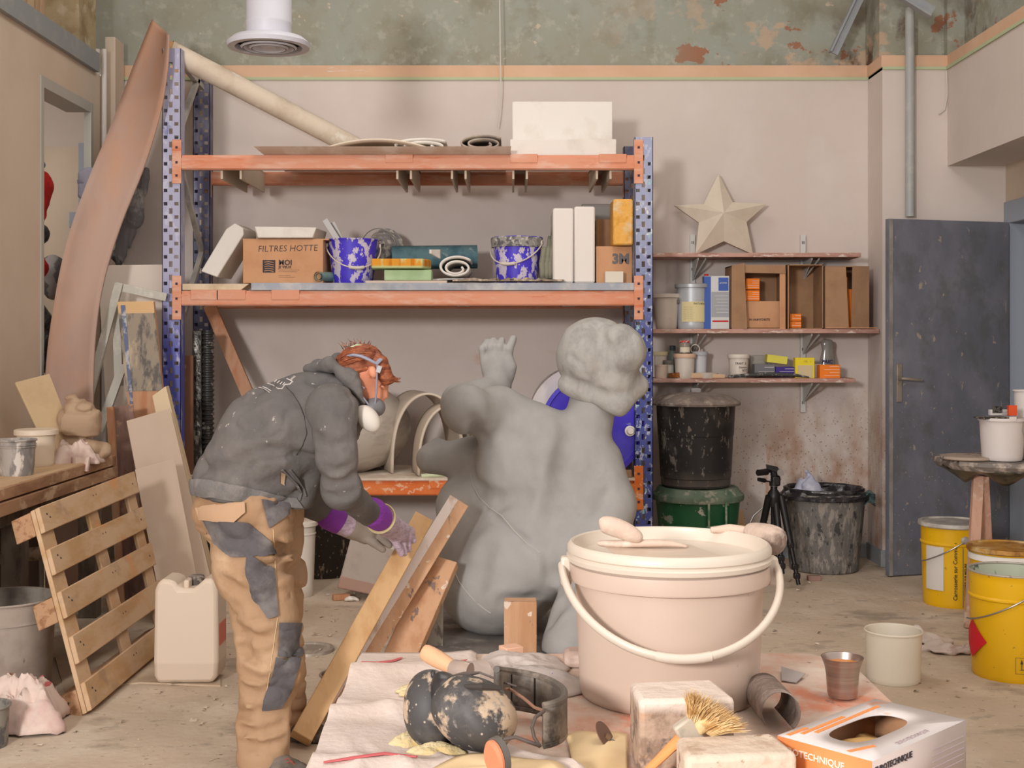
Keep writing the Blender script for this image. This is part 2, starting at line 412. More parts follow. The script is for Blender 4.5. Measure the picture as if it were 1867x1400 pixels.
# left wall with tall opening
XL=-2.54
obj('wall_left',MB().bx(XL-.12,XL,2.5,6.755,0,3.02).bx(XL-.03,XL,7.56,8.0,0,3.02).bx(XL-.12,XL,6.755,7.56,2.80,3.02),leftwall_m,kind='structure',keep=True)
obj('wall_left_upper',MB().bx(XL-.34,XL-.22,2.5,7.4,3.1,4.6),upleft_m,kind='structure',keep=True)
obj('wall_left_return',MB().bx(XL-.34,XL-.02,7.4,7.7,3.1,4.6),M('stained_plaster',(176,160,128),.9,lay=[('n',(146,126,92),5,.45,.65),('n',(196,184,160),9,.55,.7)],bump=(12,.5,8)),kind='structure',keep=True)
obj('trim_4',MB().bx(XL-.3,XL+.03,2.5,7.62,3.02,3.135),greymet,kind='structure',keep=True)
obj('trim_5',MB().bx(XL-.14,XL+.008,6.735,6.775,0,2.82).bx(XL-.035,XL+.008,7.53,7.57,0,2.82).bx(XL-.14,XL+.006,6.776,7.529,2.76,2.82),M('door_surround',(172,170,162),.6),kind='structure',keep=True)
obj('wall_store_room',MB().bx(-4.4,-4.3,5.5,8.0,0,3.0).bx(-4.4,XL,5.3,5.4,0,3.0),leftwall_m,kind='structure',keep=True)
area('store_room_fill',(-3.4,6.7,2.7),(-3.2,7.4,1.0),.4,10,(1,.95,.88))  # added fill to brighten the doorway; no such fitting is seen
# things seen through the opening
sd=thing('store_door','narrow pale blue door seen through the left opening','door')
obj('leaf',MB().bx(-3.2,-2.75,7.95,7.985,.9,2.62),leftwall_m,sd); obj('stile',MB().bx(-2.75,-2.69,7.94,7.99,.9,2.64),blueframe,sd); obj('lock_box',MB().bx(-2.80,-2.75,7.91,7.95,2.10,2.20),blueframe,sd,bevel=.004); settle(sd)
redc=M('red_cloth',(196,40,30),.7,lay=[('n',(150,24,22),6,.4,.6)])
blk=M('black_plastic_film',(34,32,32),.25,lay=[('n',(60,56,54),9,.5,.7)],spec=.6,bump=(18,.6))
def crumple(c,sx,sy,sz,res,mat,name,label,cat,seed=0,amp=.03,fr=14,prims=None,**k):
    pr=prims or [('e',Vector(c),(sx,sy,sz),0,.02,None,None,False)]
    f=lambda g:amp*(1-2*np.abs(vnoise(g*fr,seed)))*.6+amp*.5*vnoise(g*fr*2.2,seed+1)
    return organic(name,pr,res,mat,disp=f,label=label,cat=cat,**k)
crumple(P(84,352,7.35)+Vector((-.06,0,0)),.09,.08,.19,.016,redc,'red_bag','bright red hanging bag seen through the left doorway','bag',3,.03,10)
crumple(P(80,480,7.45)+Vector((-.08,0,0)),.09,.08,.24,.016,redc,'red_coverall','long dark red work garment hung below the red bag in doorway','clothes',5,.03,8)
crumple(P(86,425,7.2)+Vector((-.06,0,0)),.07,.06,.085,.016,blk,'black_bag','small black bag hung against the red garment in the doorway','bag',6,.03,10)
crumple(P(100,505,7.75),.10,.10,.14,.016,M('striped_grey_cloth',(140,136,134),.8,lay=[('w',(90,88,90),(3,3,16),.5,.8)]),'grey_cushion','grey wrinkled striped cushion behind the curved sheet','cushion',8,.02,8)
crumple(P(88,615,7.3)+Vector((-.05,0,0)),.09,.09,.24,.02,blk,'black_sack','tall black plastic sack low in the left doorway','bag',9,.04,8)
crumple(P(84,300,7.32)+Vector((-.05,0,0)),.05,.05,.045,.014,M('blue_cloth',(52,78,112),.7),'blue_hat','small dark blue hat above the red bag','hat',11,.02,14)
obj('chair_back',MB().grid(10,12,lambda u,v:P(140+46*u,305+62*v,7.42)+Vector((0,.03*math.cos(u*3),0))+Vector((0,0,-.03*(2*u-1)**2*(1 if v<.5 else -1)))),M('lavender_plastic',(128,126,140),.5),solid=.02,label='grey plastic chair back glimpsed between doorway and curved sheet',cat='chair')
# pipes and box at the left corner
for x,r,l in ((176,.022,'left pipe of the pair running up the left wall corner'),(190,.016,'thin white pipe beside the corner box on the left')):
    obj('wall_pipe',MB().tube([P(x,1100 if 0 else 900,7.72),P(x,90,7.72)],r,12),whitepaint,label=l,cat='pipe',group=None)
obj('corner_casing',MB().bx(PX(191,7.8),PX(210,7.8),7.8,7.98,1.0,3.28).bx(PX(178,7.75),PX(188,7.75),7.80,7.9,2.0,3.2),leftwall_m,label='tall pale wooden casing boxed into the back left corner',cat='casing',bevel=.006)
obj('drain_pipe',MB().tube([P(1659,395,7.63),P(1659,15,7.63)],.028,16),M('grey_pvc',(158,160,158),.45,lay=[('n',(176,174,166),12,.5,.7)]),label='grey vertical drain pipe running up the pillar above the door',cat='pipe')
def rail(name,a,b,w,lab):
    t=thing(name,lab,'rail')
    obj('channel',MB().bar(a,b,w,.02,(0,1,0)),greymet,t)
    d=(Vector(b)-Vector(a)).normalized(); sd_=d.cross(Vector((0,1,0))).normalized()
    obj('flange',MB().bar(Vector(a)+sd_*w/2,Vector(b)+sd_*w/2,.012,.06,(0,1,0)),greymet,t); settle(t)
rail('cable_tray',P(1520,98,7.8),P(1580,-30,7.8),.05,'slanting grey metal channel on the green wall right of centre')
rail('cable_tray',P(1700,22,7.2),P(1600,-40,7.2),.06,'short grey metal channel crossing the drain pipe at the top')
wm=M('thin_white_cable',(200,194,184),.6)
obj('dangling_cable',MB().tube([P(911,-20,7.95),P(912,90,7.93),P(913,165,7.93),P(910,205,7.93),P(906,232,7.93)],.004,6),wm,label='thin white cable dangling down the middle of back wall',cat='cable')
obj('wall_cable',MB().tube([P(1726,130,7.66),P(1727,175,7.66),P(1722,200,7.66),P(1711,208,7.66)],.004,6),wm,label='short white cable loop hanging beside the right bulkhead',cat='cable')
# ventilation duct
dc=P(490,75,5.6)
vt=thing('ventilation_duct','white round ceiling duct with ringed diffuser at top left','duct')
rr=L(41,5.6); wl=M('duct_white',(196,196,204),.45)
obj('duct_body',MB().lathe([(rr,0.0),(rr,.07),(rr*1.02,.075),(rr*1.02,.085),(rr,.09),(rr,.5)],dc,48),wl,vt)
R_=L(76,5.6)
obj('flange',MB().lathe([(rr*.98,.02),(R_*.85,.012),(R_,-.012),(R_*.97,-.03),(R_*.8,-.03),(R_*.78,-.005)],dc,56),wl,vt)
obj('plenum_shade',MB().lathe([(0,.01),(R_*.79,.01)],dc,48),M('shadow_brown',(84,70,62),.9),vt)  # dark disc paints in the shade inside the diffuser
for k_,(a,b,z) in enumerate(((.62,.52,-.034),(.42,.30,-.036))):
    obj('louvre_ring',MB().lathe([(R_*a,z),(R_*(a+.05),z+.006),(R_*(a+.02),z+.012),(R_*b,z+.03),(R_*(b-.02),z+.028),(R_*a-.004,z)],dc,48),wl,vt)
obj('centre_cap',MB().lathe([(0,-.03),(R_*.16,-.03),(R_*.2,-.02),(R_*.16,0),(0,0)],dc,32),wl,vt); settle(vt)
# ================================================================ pallet rack
FY,BY=7.13,7.90
upL=(-1.993,-1.887); upR=(.699,.803)
blue_hi=[('n',(128,134,190),(9,9,4),.42,.62,.8),('n',(206,206,214),(20,20,9),.56,.66,.7)]
bl_l=M('blue_rack_paint',(78,84,160),.45,lay=[('z',(164,164,190),2,1.35,1.8,1),('n',(196,196,210),(16,16,7),.56,.64,.6),('n',(60,64,140),(10,10,6),.6,.66,.6)])  # paler top: real dust together with brighter light painted into the blue
bl_r=M('blue_rack_paint_splashed',(64,74,140),.45,lay=[('z',(152,158,186),2,1.4,2.0,1),('n',(186,190,206),(24,24,15),.55,.60,.7),('n',(150,190,190),(32,32,20),.64,.66,.9,3),('n',(214,214,214),(40,40,26),.66,.68,.9,3)])  # height blend again joins dust and painted light; the splashes are real
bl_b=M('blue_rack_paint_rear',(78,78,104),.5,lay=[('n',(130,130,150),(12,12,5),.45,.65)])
org=M('orange_beam_dusty',(212,148,118),.6,lay=[('n',(204,120,80),(2.2,9,9),.48,.68,.8),('n',(216,172,150),(5,20,20),.5,.66,.8),('n',(200,104,60),(3,10,26),.62,.66,.7)])
org2=M('orange_beam_bright',(208,100,28),.5,lay=[('n',(216,120,52),(5,9,9),.45,.62,.7),('n',(222,176,140),(26,30,30),.57,.62,.8,3)])
steel=M('galvanised_grey',(170,168,166),.5,.2,lay=[('n',(196,190,182),8,.45,.65)])
rack=thing('pallet_rack','tall blue and orange pallet rack filling the back wall','rack')
def plate(x0,x1,y,z1,flip=False):
    mb=MB(); w=x1-x0; xs=[0,.08,.28,.38,.56,.66,.88,1]; pit=.0757; z=0.03
    zs=[0]; 
    n=int((z1-.05)/pit)
    for i in range(n):
        b=.03+i*pit
        zs+=[b+.008,b+.008+.020,b+.036,b+.036+.032]
    zs.append(z1)
    hol=set()
    for i in range(n):
        hol.add((1,1+4*i)); hol.add((5,1+4*i)); hol.add((3,3+4*i))
    nx,nz=len(xs)-1,len(zs)-1
    L0=[[mb.bm.verts.new((x0+w*q,y,c)) for c in zs] for q in xs]
    L1=[[mb.bm.verts.new((x0+w*q,y+.004,c)) for c in zs] for q in xs]
    sol=lambda i,j: 0<=i<nx and 0<=j<nz and (i,j) not in hol
    for i in range(nx):
        for j in range(nz):
            if not sol(i,j): continue
            mb.face([L0[i][j],L0[i+1][j],L0[i+1][j+1],L0[i][j+1]]); mb.face([L1[i][j],L1[i][j+1],L1[i+1][j+1],L1[i+1][j]])
            for (p,q),nb in ((((i,j),(i+1,j)),(i,j-1)),(((i+1,j),(i+1,j+1)),(i+1,j)),(((i+1,j+1),(i,j+1)),(i,j+1)),(((i,j+1),(i,j)),(i-1,j))):
                if not sol(*nb): mb.face([L0[q[0]][q[1]],L0[p[0]][p[1]],L1[p[0]][p[1]],L1[q[0]][q[1]]])
    return mb
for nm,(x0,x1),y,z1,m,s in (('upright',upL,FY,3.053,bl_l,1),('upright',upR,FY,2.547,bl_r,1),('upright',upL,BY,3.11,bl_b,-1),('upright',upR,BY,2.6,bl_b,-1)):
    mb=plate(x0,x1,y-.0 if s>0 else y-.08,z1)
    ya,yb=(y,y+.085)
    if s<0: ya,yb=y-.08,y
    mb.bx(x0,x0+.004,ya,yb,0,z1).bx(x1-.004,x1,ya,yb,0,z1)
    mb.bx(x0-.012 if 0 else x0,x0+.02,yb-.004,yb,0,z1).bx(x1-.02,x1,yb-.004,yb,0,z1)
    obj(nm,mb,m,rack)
    obj('foot_plate',MB().bx(x0-.02,x1+.02,ya-.02,yb+.02,0,.006),steel,rack)
for (x0,x1),zt in ((upL,2.95),(upR,2.4)):
    xm=(x0+x1)/2; z=.2; k=0
    while z<zt-.25:
        a=(xm,FY+.07,z); b=(xm,BY-.07,z+.58)
        if k%2: a,b=(xm,BY-.07,z),(xm,FY+.07,z+.58)
        obj('diagonal_brace',MB().bar(a,b,.03,.03,(1,0,0)),steel,rack); z+=.58; k+=1
    obj('diagonal_brace',MB().bar((xm,FY+.07,zt+.08),(xm,BY-.07,zt+.02),.03,.03,(1,0,0)),steel,rack)
BX0,BX1=upL[1],upR[0]
for zt,mat in ((2.447,org),(1.672,org),(.590,org2)):
    for y,s in ((FY,1),(BY-.05,-1)):
        b=obj('beam',MB().bx(BX0,BX1,y+.004,y+.05,zt-.084,zt-.014).bx(BX0,BX1,y-.002,y+.035,zt-.022 if 0 else zt-.078,zt-.02).bx(BX0,BX1,y+.012,y+.05,zt-.03,zt),mat,rack,bevel=.002)
        for xa,sgn in ((BX0,-1),(BX1,1)):
            e0,e1=(xa-.048,xa+.004) if sgn<0 else (xa-.004,xa+.048)
            c_=obj('beam_connector',MB().bx(e0,e1,y-.008,y-.002,zt-.165,zt+.085),mat,rack,bevel=.002)
            if s>0:
                for q in (-.12,-.045,.04): 
                    obj('hook_hole',MB().box(((e0+e1)/2,y-.0085,zt+q),(.013,.003,.013)),M('hole_dark',(60,54,70),.8),c_)
# joists and their clips on the top beam
jw=M('joist_cream',(206,190,170),.7)
for px,pr in ((430,7),(740,16),(838,14),(948,14),(1098,14)):
    x=PX(px,7.3); w=.045 if px>500 else .06
    jo=MB().bx(x-w,x-w+.012,FY+.05,BY-.05,2.315,2.44).bx(x+w-.012,x+w,FY+.05,BY-.05,2.315,2.44).bx(x-w,x+w,FY+.05,BY-.05,2.43,2.442)
    obj('joist',jo,jw,rack)
for px0,px1 in ((703,753),(930,980),(1092,1142)):
    obj('joist_clip',MB().bx(PX(px0,FY),PX(px1,FY),FY-.006,FY+.06,2.40,2.45),org,rack,bevel=.002)
for px0,px1 in ((348,398),(395,448),(495,546)):
    obj('joist_clip',MB().bx(PX(px0,FY),PX(px1,FY),FY-.006,FY+.06,1.62,1.676),org,rack,bevel=.002)
for px0,px1 in ((782,832),(560,600)):
    obj('joist_clip',MB().bx(PX(px0,FY),PX(px1,FY),FY-.006,FY+.06,.545,.595),org2,rack,bevel=.002)
for x in (-1.2,-.3,.35):
    obj('joist',MB().bx(x-.04,x+.04,FY+.05,BY-.05,1.6,1.665),steel,rack)
settle(rack)
# ================================================================ generic containers
kraft=M('brown_cardboard',(198,150,112),.85,lay=[('n',(178,128,92),6,.45,.7,.6)],bump=(90,.05))
kraft_d=M('aged_brown_cardboard',(160,124,94),.85,lay=[('n',(132,100,74),7,.45,.7,.6)],bump=(90,.05))
foam=M('white_foam',(222,216,208),.85,lay=[('n',(200,190,176),5,.5,.7,.6)],bump=(60,.1))
foam_c=M('cream_foam',(214,196,168),.85,lay=[('n',(188,166,134),5,.45,.65)],bump=(50,.15))
plw=M('white_plastic_pail',(212,202,190),.42,lay=[('n',(188,174,158),6,.5,.72,.6)],spec=.4)
plw2=M('ivory_plastic',(224,208,186),.4,lay=[('n',(200,180,156),3,.5,.75,.5)],spec=.45)
ink=M('dark_print',(66,60,64),.8); redp=M('red_print',(196,40,44),.7); whp=M('white_print',(226,222,216),.7)
wire=M('wire_metal',(150,146,140),.35,.7)
def box_(name,x0,x1,y0,y1,D,dep,mat,label=None,cat=None,parent=None,bev=.004,rz=0,group=None,zb=None,zt=None):
    """box whose front face spans pixels x0..x1, y0..y1 at distance D"""
    X0,X1=PX(x0,D),PX(x1,D); Z1=PZ(y0,D) if zt is None else zt; Z0=PZ(y1,D) if zb is None else zb
    R=Matrix.Rotation(rz,3,'Z') if rz else None
    mb=MB().box(((X0+X1)/2,D+dep/2,(Z0+Z1)/2),(X1-X0,dep,Z1-Z0),R)
    return obj(name,mb,mat,parent,label=label,cat=cat,bevel=bev,group=group)
def pail(name,label,cat,c,rb,rt,h,mat,rim=.006,handle=None,lid=None,hm=None,group=None,fill=None,rings=(),inner=None,wob=None,grip=None,ears=True,n=48):
    """open pail; handle=(axis angle, out factor, drop)"""
    c=Vector(c); t=thing(name,label,cat,group)
    pr=[(0,0),(rb*.96,0),(rb,.006)]
    for k in range(1,9):
        f=k/9; pr.append((rb+(rt-rb)*f,h*f))
    for (zz,aa) in rings:
        f=zz/h; r=rb+(rt-rb)*f; pr+=[(r,zz-.006),(r+aa,zz-.002),(r+aa,zz+.002),(r,zz+.006)]
    pr=pr[:3]+sorted(pr[3:],key=lambda q:q[1])
    pr+=[(rt,h-.002),(rt+rim,h-.004),(rt+rim*1.2,h),(rt+rim*.6,h+.004),(rt-.002,h+.002)]
    ip=[(rt-.004,h-.004),(rb-.002,.012),(0,.012)]
    obj('body',MB().lathe(pr+([] if inner else ip),c,n,wob=wob),mat,t)
    if inner: obj('lining',MB().lathe([(rt-.002,h+.002)]+ip,c,n),inner,t)
    if fill:
        z,m=fill; r=rb+(rt-rb)*z/h-.003
        obj('contents',MB().lathe([(0,z),(r*.6,z+.003),(r,z)],c,n),m,t)
    if lid:
        m,hh=lid
        obj('lid',MB().lathe([(rt+rim*1.6,h-.018),(rt+rim*2,h-.016),(rt+rim*2,h+.004),(rt+rim,h+.008),(rt-.004,h+hh),(0,h+hh)],c,n),m,t)
    if handle:
        a,out,drop=handle[:3]; rr=handle[3] if len(handle)>3 else .003; zz=handle[4] if len(handle)>4 else h-.03
        R=rt+rim+.006; ax=Vector((math.cos(a),math.sin(a),0)); dr=Vector((math.sin(a),-math.cos(a),0))
        pts=[c+Vector((0,0,zz))+ax*(R*math.cos(q))+dr*(R*out*math.sin(q))-Vector((0,0,drop*math.sin(q))) for q in [PI*i/24 for i in range(25)]]
        ho=obj('handle',MB().tube(pts,rr,8),hm or mat,t)
        if grip: obj('grip',MB().tube(pts[10:15],rr*2.6,10),grip,ho)
        if ears:
            for sg_ in (-1,1):
                e=c+Vector((0,0,zz))+ax*sg_*(R-.012)
                obj('handle_ear',MB().tube([e,e+ax*sg_*.014],.014,14),hm or mat,t)
    settle(t); return t
S=MB
def sheetbar(name,pts,thick,mat,label=None,cat=None,parent=None,vec=None,bev=.002):
    return obj(name,MB().prism([Vector(p) for p in pts],vec if vec else (0,thick,0)),mat,parent,label=label,cat=cat,bevel=bev)
# ================================================================ top level of the rack
Zt=2.447; Zm=1.719
sheet_m=M('pinkish_sheet',(200,172,152),.8,lay=[('n',(180,150,130),4,.45,.7,.6)])
o=obj('board',MB().hexa([(PX(480,7.1),7.10,Zt),(PX(930,7.1),7.10,Zt),(PX(922,7.85),7.85,Zt),(PX(520,7.85),7.85,Zt),(PX(465,7.1)-.0,7.05,Zt+.035),(PX(932,7.1),7.05,Zt+.035),(PX(922,7.85),7.87,Zt+.035),(PX(520,7.85),7.87,Zt+.035)]),M('pale_hardboard',(198,170,150),.8,lay=[('n',(214,196,180),5,.45,.6)]),label='wide thin hardboard stack lying on the top rack level',cat='board')
zz=Zt+.035
o=obj('curved_offcut',MB().grid(24,4,lambda u,v:Vector((PX(592,7.35)+(PX(792,7.35)-PX(592,7.35))*u,7.2+.4*v,zz+.003+L(19,7.35)*math.sin(PI*u)**.8))),M('ivory_sheet',(220,206,186),.7),solid=.008,label='low arched ivory sheet on the top board, left of the rolls',cat='sheet')
def roll(name,label,x0,x1,y0,y1,D,dep,mats,turns=2,thk=.012,seed=0,z0=None):
    cx=PX((x0+x1)/2,D); rx=L((x1-x0)/2,D)-thk/2; rz=L((y1-y0)/2,D)-thk/2; cz=(PZ(y1,D) if z0 is None else z0)+rz+thk/2+.001
    N_=44*turns
    def f(u,v):
        q=2*PI*turns*u; s=1-.62*u
        return Vector((cx+rx*s*math.cos(q+.6),D+dep*v,cz-rz*(1-s)*.45+rz*s*math.sin(q+.6)))
    return obj(name,MB().grid(N_,6,f),mats,solid=thk,label=label,cat='roll')
roll('foam_roll','off-white rolled foam on the top rack level, left of the grey roll',712,824,236,264,7.3,.4,foam,2,.012,z0=zz)
roll('mat_roll','rolled grey mat with cream edge on the top rack level',834,922,236,265,7.2,.5,M('grey_mat',(176,164,148),.85,lay=[('n',(140,128,118),6,.4,.6)]),2,.009,z0=zz)
sb=thing('plaster_block','stepped white plaster block on the top rack level','block')
obj('upper_slab',MB().bx(PX(934,7.3),PX(1117,7.3),7.3,7.62,Zt+.10,PZ(185,7.3)),foam,sb,bevel=.005)
obj('lower_slab',MB().bx(PX(930,7.2),PX(1124,7.2),7.2,7.75,Zt+.003,Zt+.10),foam,sb,bevel=.005); settle(sb)
# cardboard tube resting from the left upright to the top shelf
tm=M('dusty_cardboard_tube',(212,198,180),.85,lay=[('n',(190,172,150),4,.45,.65),('n',(232,226,214),7,.55,.68)])
ct=thing('cardboard_tube','long pale cardboard tube slanting from the left upright to top shelf','tube')
a,b=P(308,92,7.22),P(655,272,7.78)
mb=MB(); r=.062; d=(b-a).normalized(); 
mb.tube([a,b],r,28,cap=False); mb.tube([a+d*.001,b-d*.001],r-.006,28,cap=False)
obj('tube_wall',mb,tm,ct); obj('packing_paper',MB().sph(a+d*.01,.058,14,8,(1,1,1)),M('tan_packing',(206,160,110),.9,bump=(40,.5)),ct); settle(ct)
# ================================================================ middle level of the rack
o=obj('shelf_board',MB().bx(PX(458,FY),PX(1156,FY),FY-.005,7.86,1.674,1.717),M('grey_blue_board',(158,162,172),.6,lay=[('n',(190,188,186),7,.45,.65),('n',(132,134,144),3,.5,.7)]),label='long grey-blue board laid along the middle rack level',cat='board',bevel=.003)
obj('foam_slab',MB().hexa([(PX(333,7.15),7.14,1.675),(PX(440,7.15),7.14,1.675),(PX(448,7.5),7.5,1.675),(PX(345,7.5),7.5,1.675),(PX(333,7.15),7.14,1.712),(PX(455,7.15),7.14,1.712),(PX(460,7.5),7.5,1.712),(PX(345,7.5),7.5,1.712)]),foam_c,label='flat cream foam slab at the left end of middle rack level',cat='slab',bevel=.004)
pm=[P(366,497,7.3),P(396,508,7.3),P(444,430,7.3),P(443,418,7.3),P(428,409,7.3),P(412,420,7.3)]
obj('polystyrene_slab',MB().prism([p+Vector((0,0,.008)) for p in pm],(.02,.28,0)),foam,label='chipped white polystyrene slab leaning against brown carton',cat='slab',bevel=.006)
cb=thing('carton','brown carton with handwriting FILTRES HOTTE on the middle rack level','box')
D0=7.22; X0,X1=PX(443,D0),PX(589,D0); zb=Zm; ztp=PZ(437,D0)
obj('box_body',MB().bx(X0,X1,D0,D0+.38,zb,ztp),kraft,cb,bevel=.002)
obj('box_flap',MB().bx(X0-.005,X1+.03,D0+.02,D0+.36,ztp,ztp+.007),kraft,cb)
text('handwriting','FILTRES HOTTE',(PX(470,D0),D0,PZ(459,D0)),(1,0,.02),(0,0,1),.05,ink,cb,bold=-.0004,shear=.1)
text('printed_lettering','MOI',(PX(508,D0),D0,PZ(483,D0)),(1,0,0),(0,0,1),.042,ink,cb,bold=.0012)
text('printed_lettering','JE VEUX',(PX(508,D0),D0,PZ(489,D0)),(1,0,0),(0,0,1),.021,ink,cb,bold=.0006)
for k,(yy,w) in enumerate(((492,38),(495,34),(502,22),(505,30))): obj('printed_line',MB().bx(PX(508,D0),PX(508+w,D0),D0-.001,D0,PZ(yy,D0)-.0012,PZ(yy,D0)),ink,cb)
lg=obj('printed_logo',MB().bx(PX(479,D0),PX(502,D0),D0-.001,D0,PZ(497,D0),PZ(474,D0)),ink,cb)
for k in range(5): obj('logo_stroke',MB().tube([(PX(482+k%2,D0),D0-.002,PZ(478+4*k,D0)),(PX(490,D0),D0-.002,PZ(477+4*k,D0)),(PX(499,D0),D0-.002,PZ(479+4*k,D0))],.0022,5),kraft,lg)
settle(cb)
obj('foam_tray',MB().hexa([(PX(470,7.2),7.2,ztp+.009),(PX(570,7.2),7.2,ztp+.009),(PX(592,7.5),7.5,ztp+.009),(PX(470,7.5),7.5,ztp+.009),(PX(464,7.2),7.2,ztp+.075),(PX(577,7.2),7.2,ztp+.07),(PX(596,7.5),7.5,ztp+.07),(PX(470,7.5),7.5,ztp+.075)]),foam,label='white foam tray piece resting on the handwritten carton',cat='foam',bevel=.006)
bp=M('blue_pail_splashed',(74,58,196),.4,lay=[('n',(204,196,206),(17,17,11),.53,.55,.95,6),('v',(214,206,206),(26,26,12),.13,.08,.9),('n',(58,46,150),7,.55,.7,.6)])
gp=M('grey_plaster_crust',(150,146,140),.8,lay=[('n',(84,84,90),24,.5,.55,.9),('n',(196,190,180),30,.56,.6)])
hc=M('cream_handle',(206,194,180),.5)
s_=F/7.38
t=pail('bucket','blue plaster-splashed bucket beside the handwritten carton','bucket',(PX(644,7.38),7.38,Zm),L(36,7.38),L(46,7.38),L(80,7.38),bp,handle=(.25,.99,.14,.004),hm=hc,grip=hc,inner=gp,fill=(.17,gp))
t=pail('bucket','blue plaster-splashed bucket beside the white foam slabs','bucket',(PX(943,7.38),7.38,Zm),L(37,7.38),L(45,7.38),L(84,7.38),bp,handle=(-.35,.99,.13,.004),hm=hc,grip=hc,inner=gp,fill=(.2,gp))
obj('crust_ring',MB().lathe([(L(45,7.38)+.002,.215),(L(46,7.38)+.003,.245),(L(46,7.38)+.004,.268),(L(46,7.38),.272)],(0,0,0),48,wob=lambda a,z:.01*math.sin(9*a)*(z<.22)),gp,t)
for k,(xa,ya,xb,yb,w) in enumerate(((592,400,626,440,.035),(606,405,630,440,.03))):
    obj('scraper_blade',MB().bar(P(xa,ya,7.40+.05*k),P(xb,yb+14,7.40+.05*k),w,.003,(0,1,0)),M('scraper_grey',(168,164,160),.5,.3),label=['grey pointed scraper standing in the left blue bucket','short scraper standing behind the pointed one in left bucket'][k],cat='scraper',bevel=.001)
# grey pail lying on its side
gb=thing('bucket','grey plaster-caked bucket lying behind the left blue bucket','bucket')
Rx=Matrix.Rotation(-1.2,3,'X')@Matrix.Rotation(0.25,3,'Y')
cg=P(694,470,7.7)
obj('body',MB().lathe([(0,-.12),(.085,-.12),(.105,.1),(.112,.11),(.108,.118),(.098,.11),(.08,-.11),(0,-.11)],cg+Vector((0,0,.045)),36,Rx),M('grey_pail',(150,146,144),.6,lay=[('n',(206,200,190),20,.5,.56),('n',(92,94,104),14,.55,.6)]),gb)
obj('bail',MB().tube([cg+Vector((.11*math.cos(q),-.09-.03*math.sin(q),.05+.12*math.sin(q))) for q in [PI*i/14 for i in range(15)]],.003,6),wire,gb); settle(gb)
teal=M('teal_mat',(96,128,134),.8,lay=[('n',(70,104,114),7,.45,.6),('n',(170,176,172),9,.58,.68)])
tp=obj('hose_piece',MB().tube([P(580,504,7.2),P(612,505,7.4),P(640,505,7.6)],.028,20,cap=False).tube([P(580,504,7.2),P(612,505,7.4)],.018,20,cap=False),M('dusty_teal_hose',(120,146,140),.7,lay=[('n',(92,132,126),9,.4,.6)]),label='short dusty teal hose piece in front of the left blue bucket',cat='hose')
obj('teal_roll',MB().tube([P(715,470,7.62),P(870,468,7.66)],[.072,.072],28),teal,label='thick teal foam roll lying behind the orange-stained sponge',cat='roll')
obj('wood_strip',MB().bx(PX(667,7.2),PX(815,7.2),7.18,7.26,Zm,Zm+.013),M('pinkish_strip',(206,186,168),.8),label='thin pale wooden strip under the green block',cat='board')
gbk=obj('green_block',MB().bx(PX(701,7.2),PX(787,7.2),7.18,7.34,Zm+.014,PZ(492,7.2)),M('pale_green_foam',(178,200,156),.8,lay=[('n',(160,186,140),5,.45,.65)]),label='pale green foam block under the orange-stained sponge',cat='block',bevel=.004)
og=MB().prism([(PX(677,7.15),7.15,PZ(490,7.2)),(PX(770,7.15),7.15,PZ(490,7.2)),(PX(785,7.2),7.25,PZ(490,7.2)),(PX(778,7.4),7.4,PZ(490,7.2)),(PX(680,7.4),7.4,PZ(490,7.2))],(0,0,.056))
obj('sponge',og,M('orange_stained_foam',(214,148,44),.8,lay=[('n',(192,206,150),(12,12,5),.52,.6),('n',(196,118,20),(30,30,3),.5,.6),('z',(186,200,144),2,.018,.008)]),label='yellow-green foam slab with orange drips, stacked on green block',cat='foam',bevel=.008)
roll('felt_roll','flattened white felt roll between teal roll and right blue bucket',797,865,452,493,7.22,.5,foam,2,.012,z0=Zm+.032)
obj('felt_point',MB().grid(10,6,lambda u,v:P(784+18*u,455+7*v+10*u*v,7.2+.1*u)),foam,solid=.012,label='pointed flap of white felt at the mouth of the roll',cat='felt')
obj('plaster_sheet',MB().grid(20,6,lambda u,v:Vector((PX(760,7.25)+u*L(140,7.25),7.3+.25*v,Zm+.016+.012*math.sin(PI*u)))),foam,solid=.01,label='low white plaster sheet under the felt roll',cat='sheet')
rb=M('plaster_crumbs',(140,124,108),.9,lay=[('n',(196,176,156),30,.5,.6),('n',(70,64,60),24,.55,.62)])
def strip(name,x0,x1,yb,hh,D,dep,mat,label,cat,seed=0):
    X0,X1=PX(x0,D),PX(x1,D); rr=random.Random(seed)
    tb=[rr.random() for _ in range(400)]
    return obj(name,MB().grid(40,6,lambda u,v:Vector((X0+(X1-X0)*u,D+dep*v,PZ(yb,D)+hh*(math.sin(PI*v)**.5)*(.35+.65*tb[int(u*40)*7%400])*(math.sin(PI*min(max(u,.02),.98))**.3)))),mat,solid=.006,label=label,cat=cat)
o=strip('plaster_crumbs',825,1028,512,.022,7.15,.1,rb,'row of grey and tan plaster crumbs on the board edge','debris',3); o['kind']='stuff'; del o['category']; o['category']='debris'
rg=M('grey_green_rag',(138,136,118),.9,lay=[('n',(96,94,84),9,.45,.6)],bump=(12,.8))
for k,(x,w,tp_) in enumerate(((993,7,455),(1001,6,430),(1007,6,414))):
    obj('work_glove',MB().tube([P(x-3,508,7.3),P(x-5+k,480,7.3),P(x,450,7.3),P(x+1,tp_,7.3)],[.022,.024,.02,.012],10,flat=.8),rg,label=['lowest limp grey-green glove beside the right blue bucket','middle limp grey-green glove beside right blue bucket','tallest limp grey-green glove against the foam slabs'][k],cat='glove')
fs=M('clean_white_foam',(226,218,210),.8)
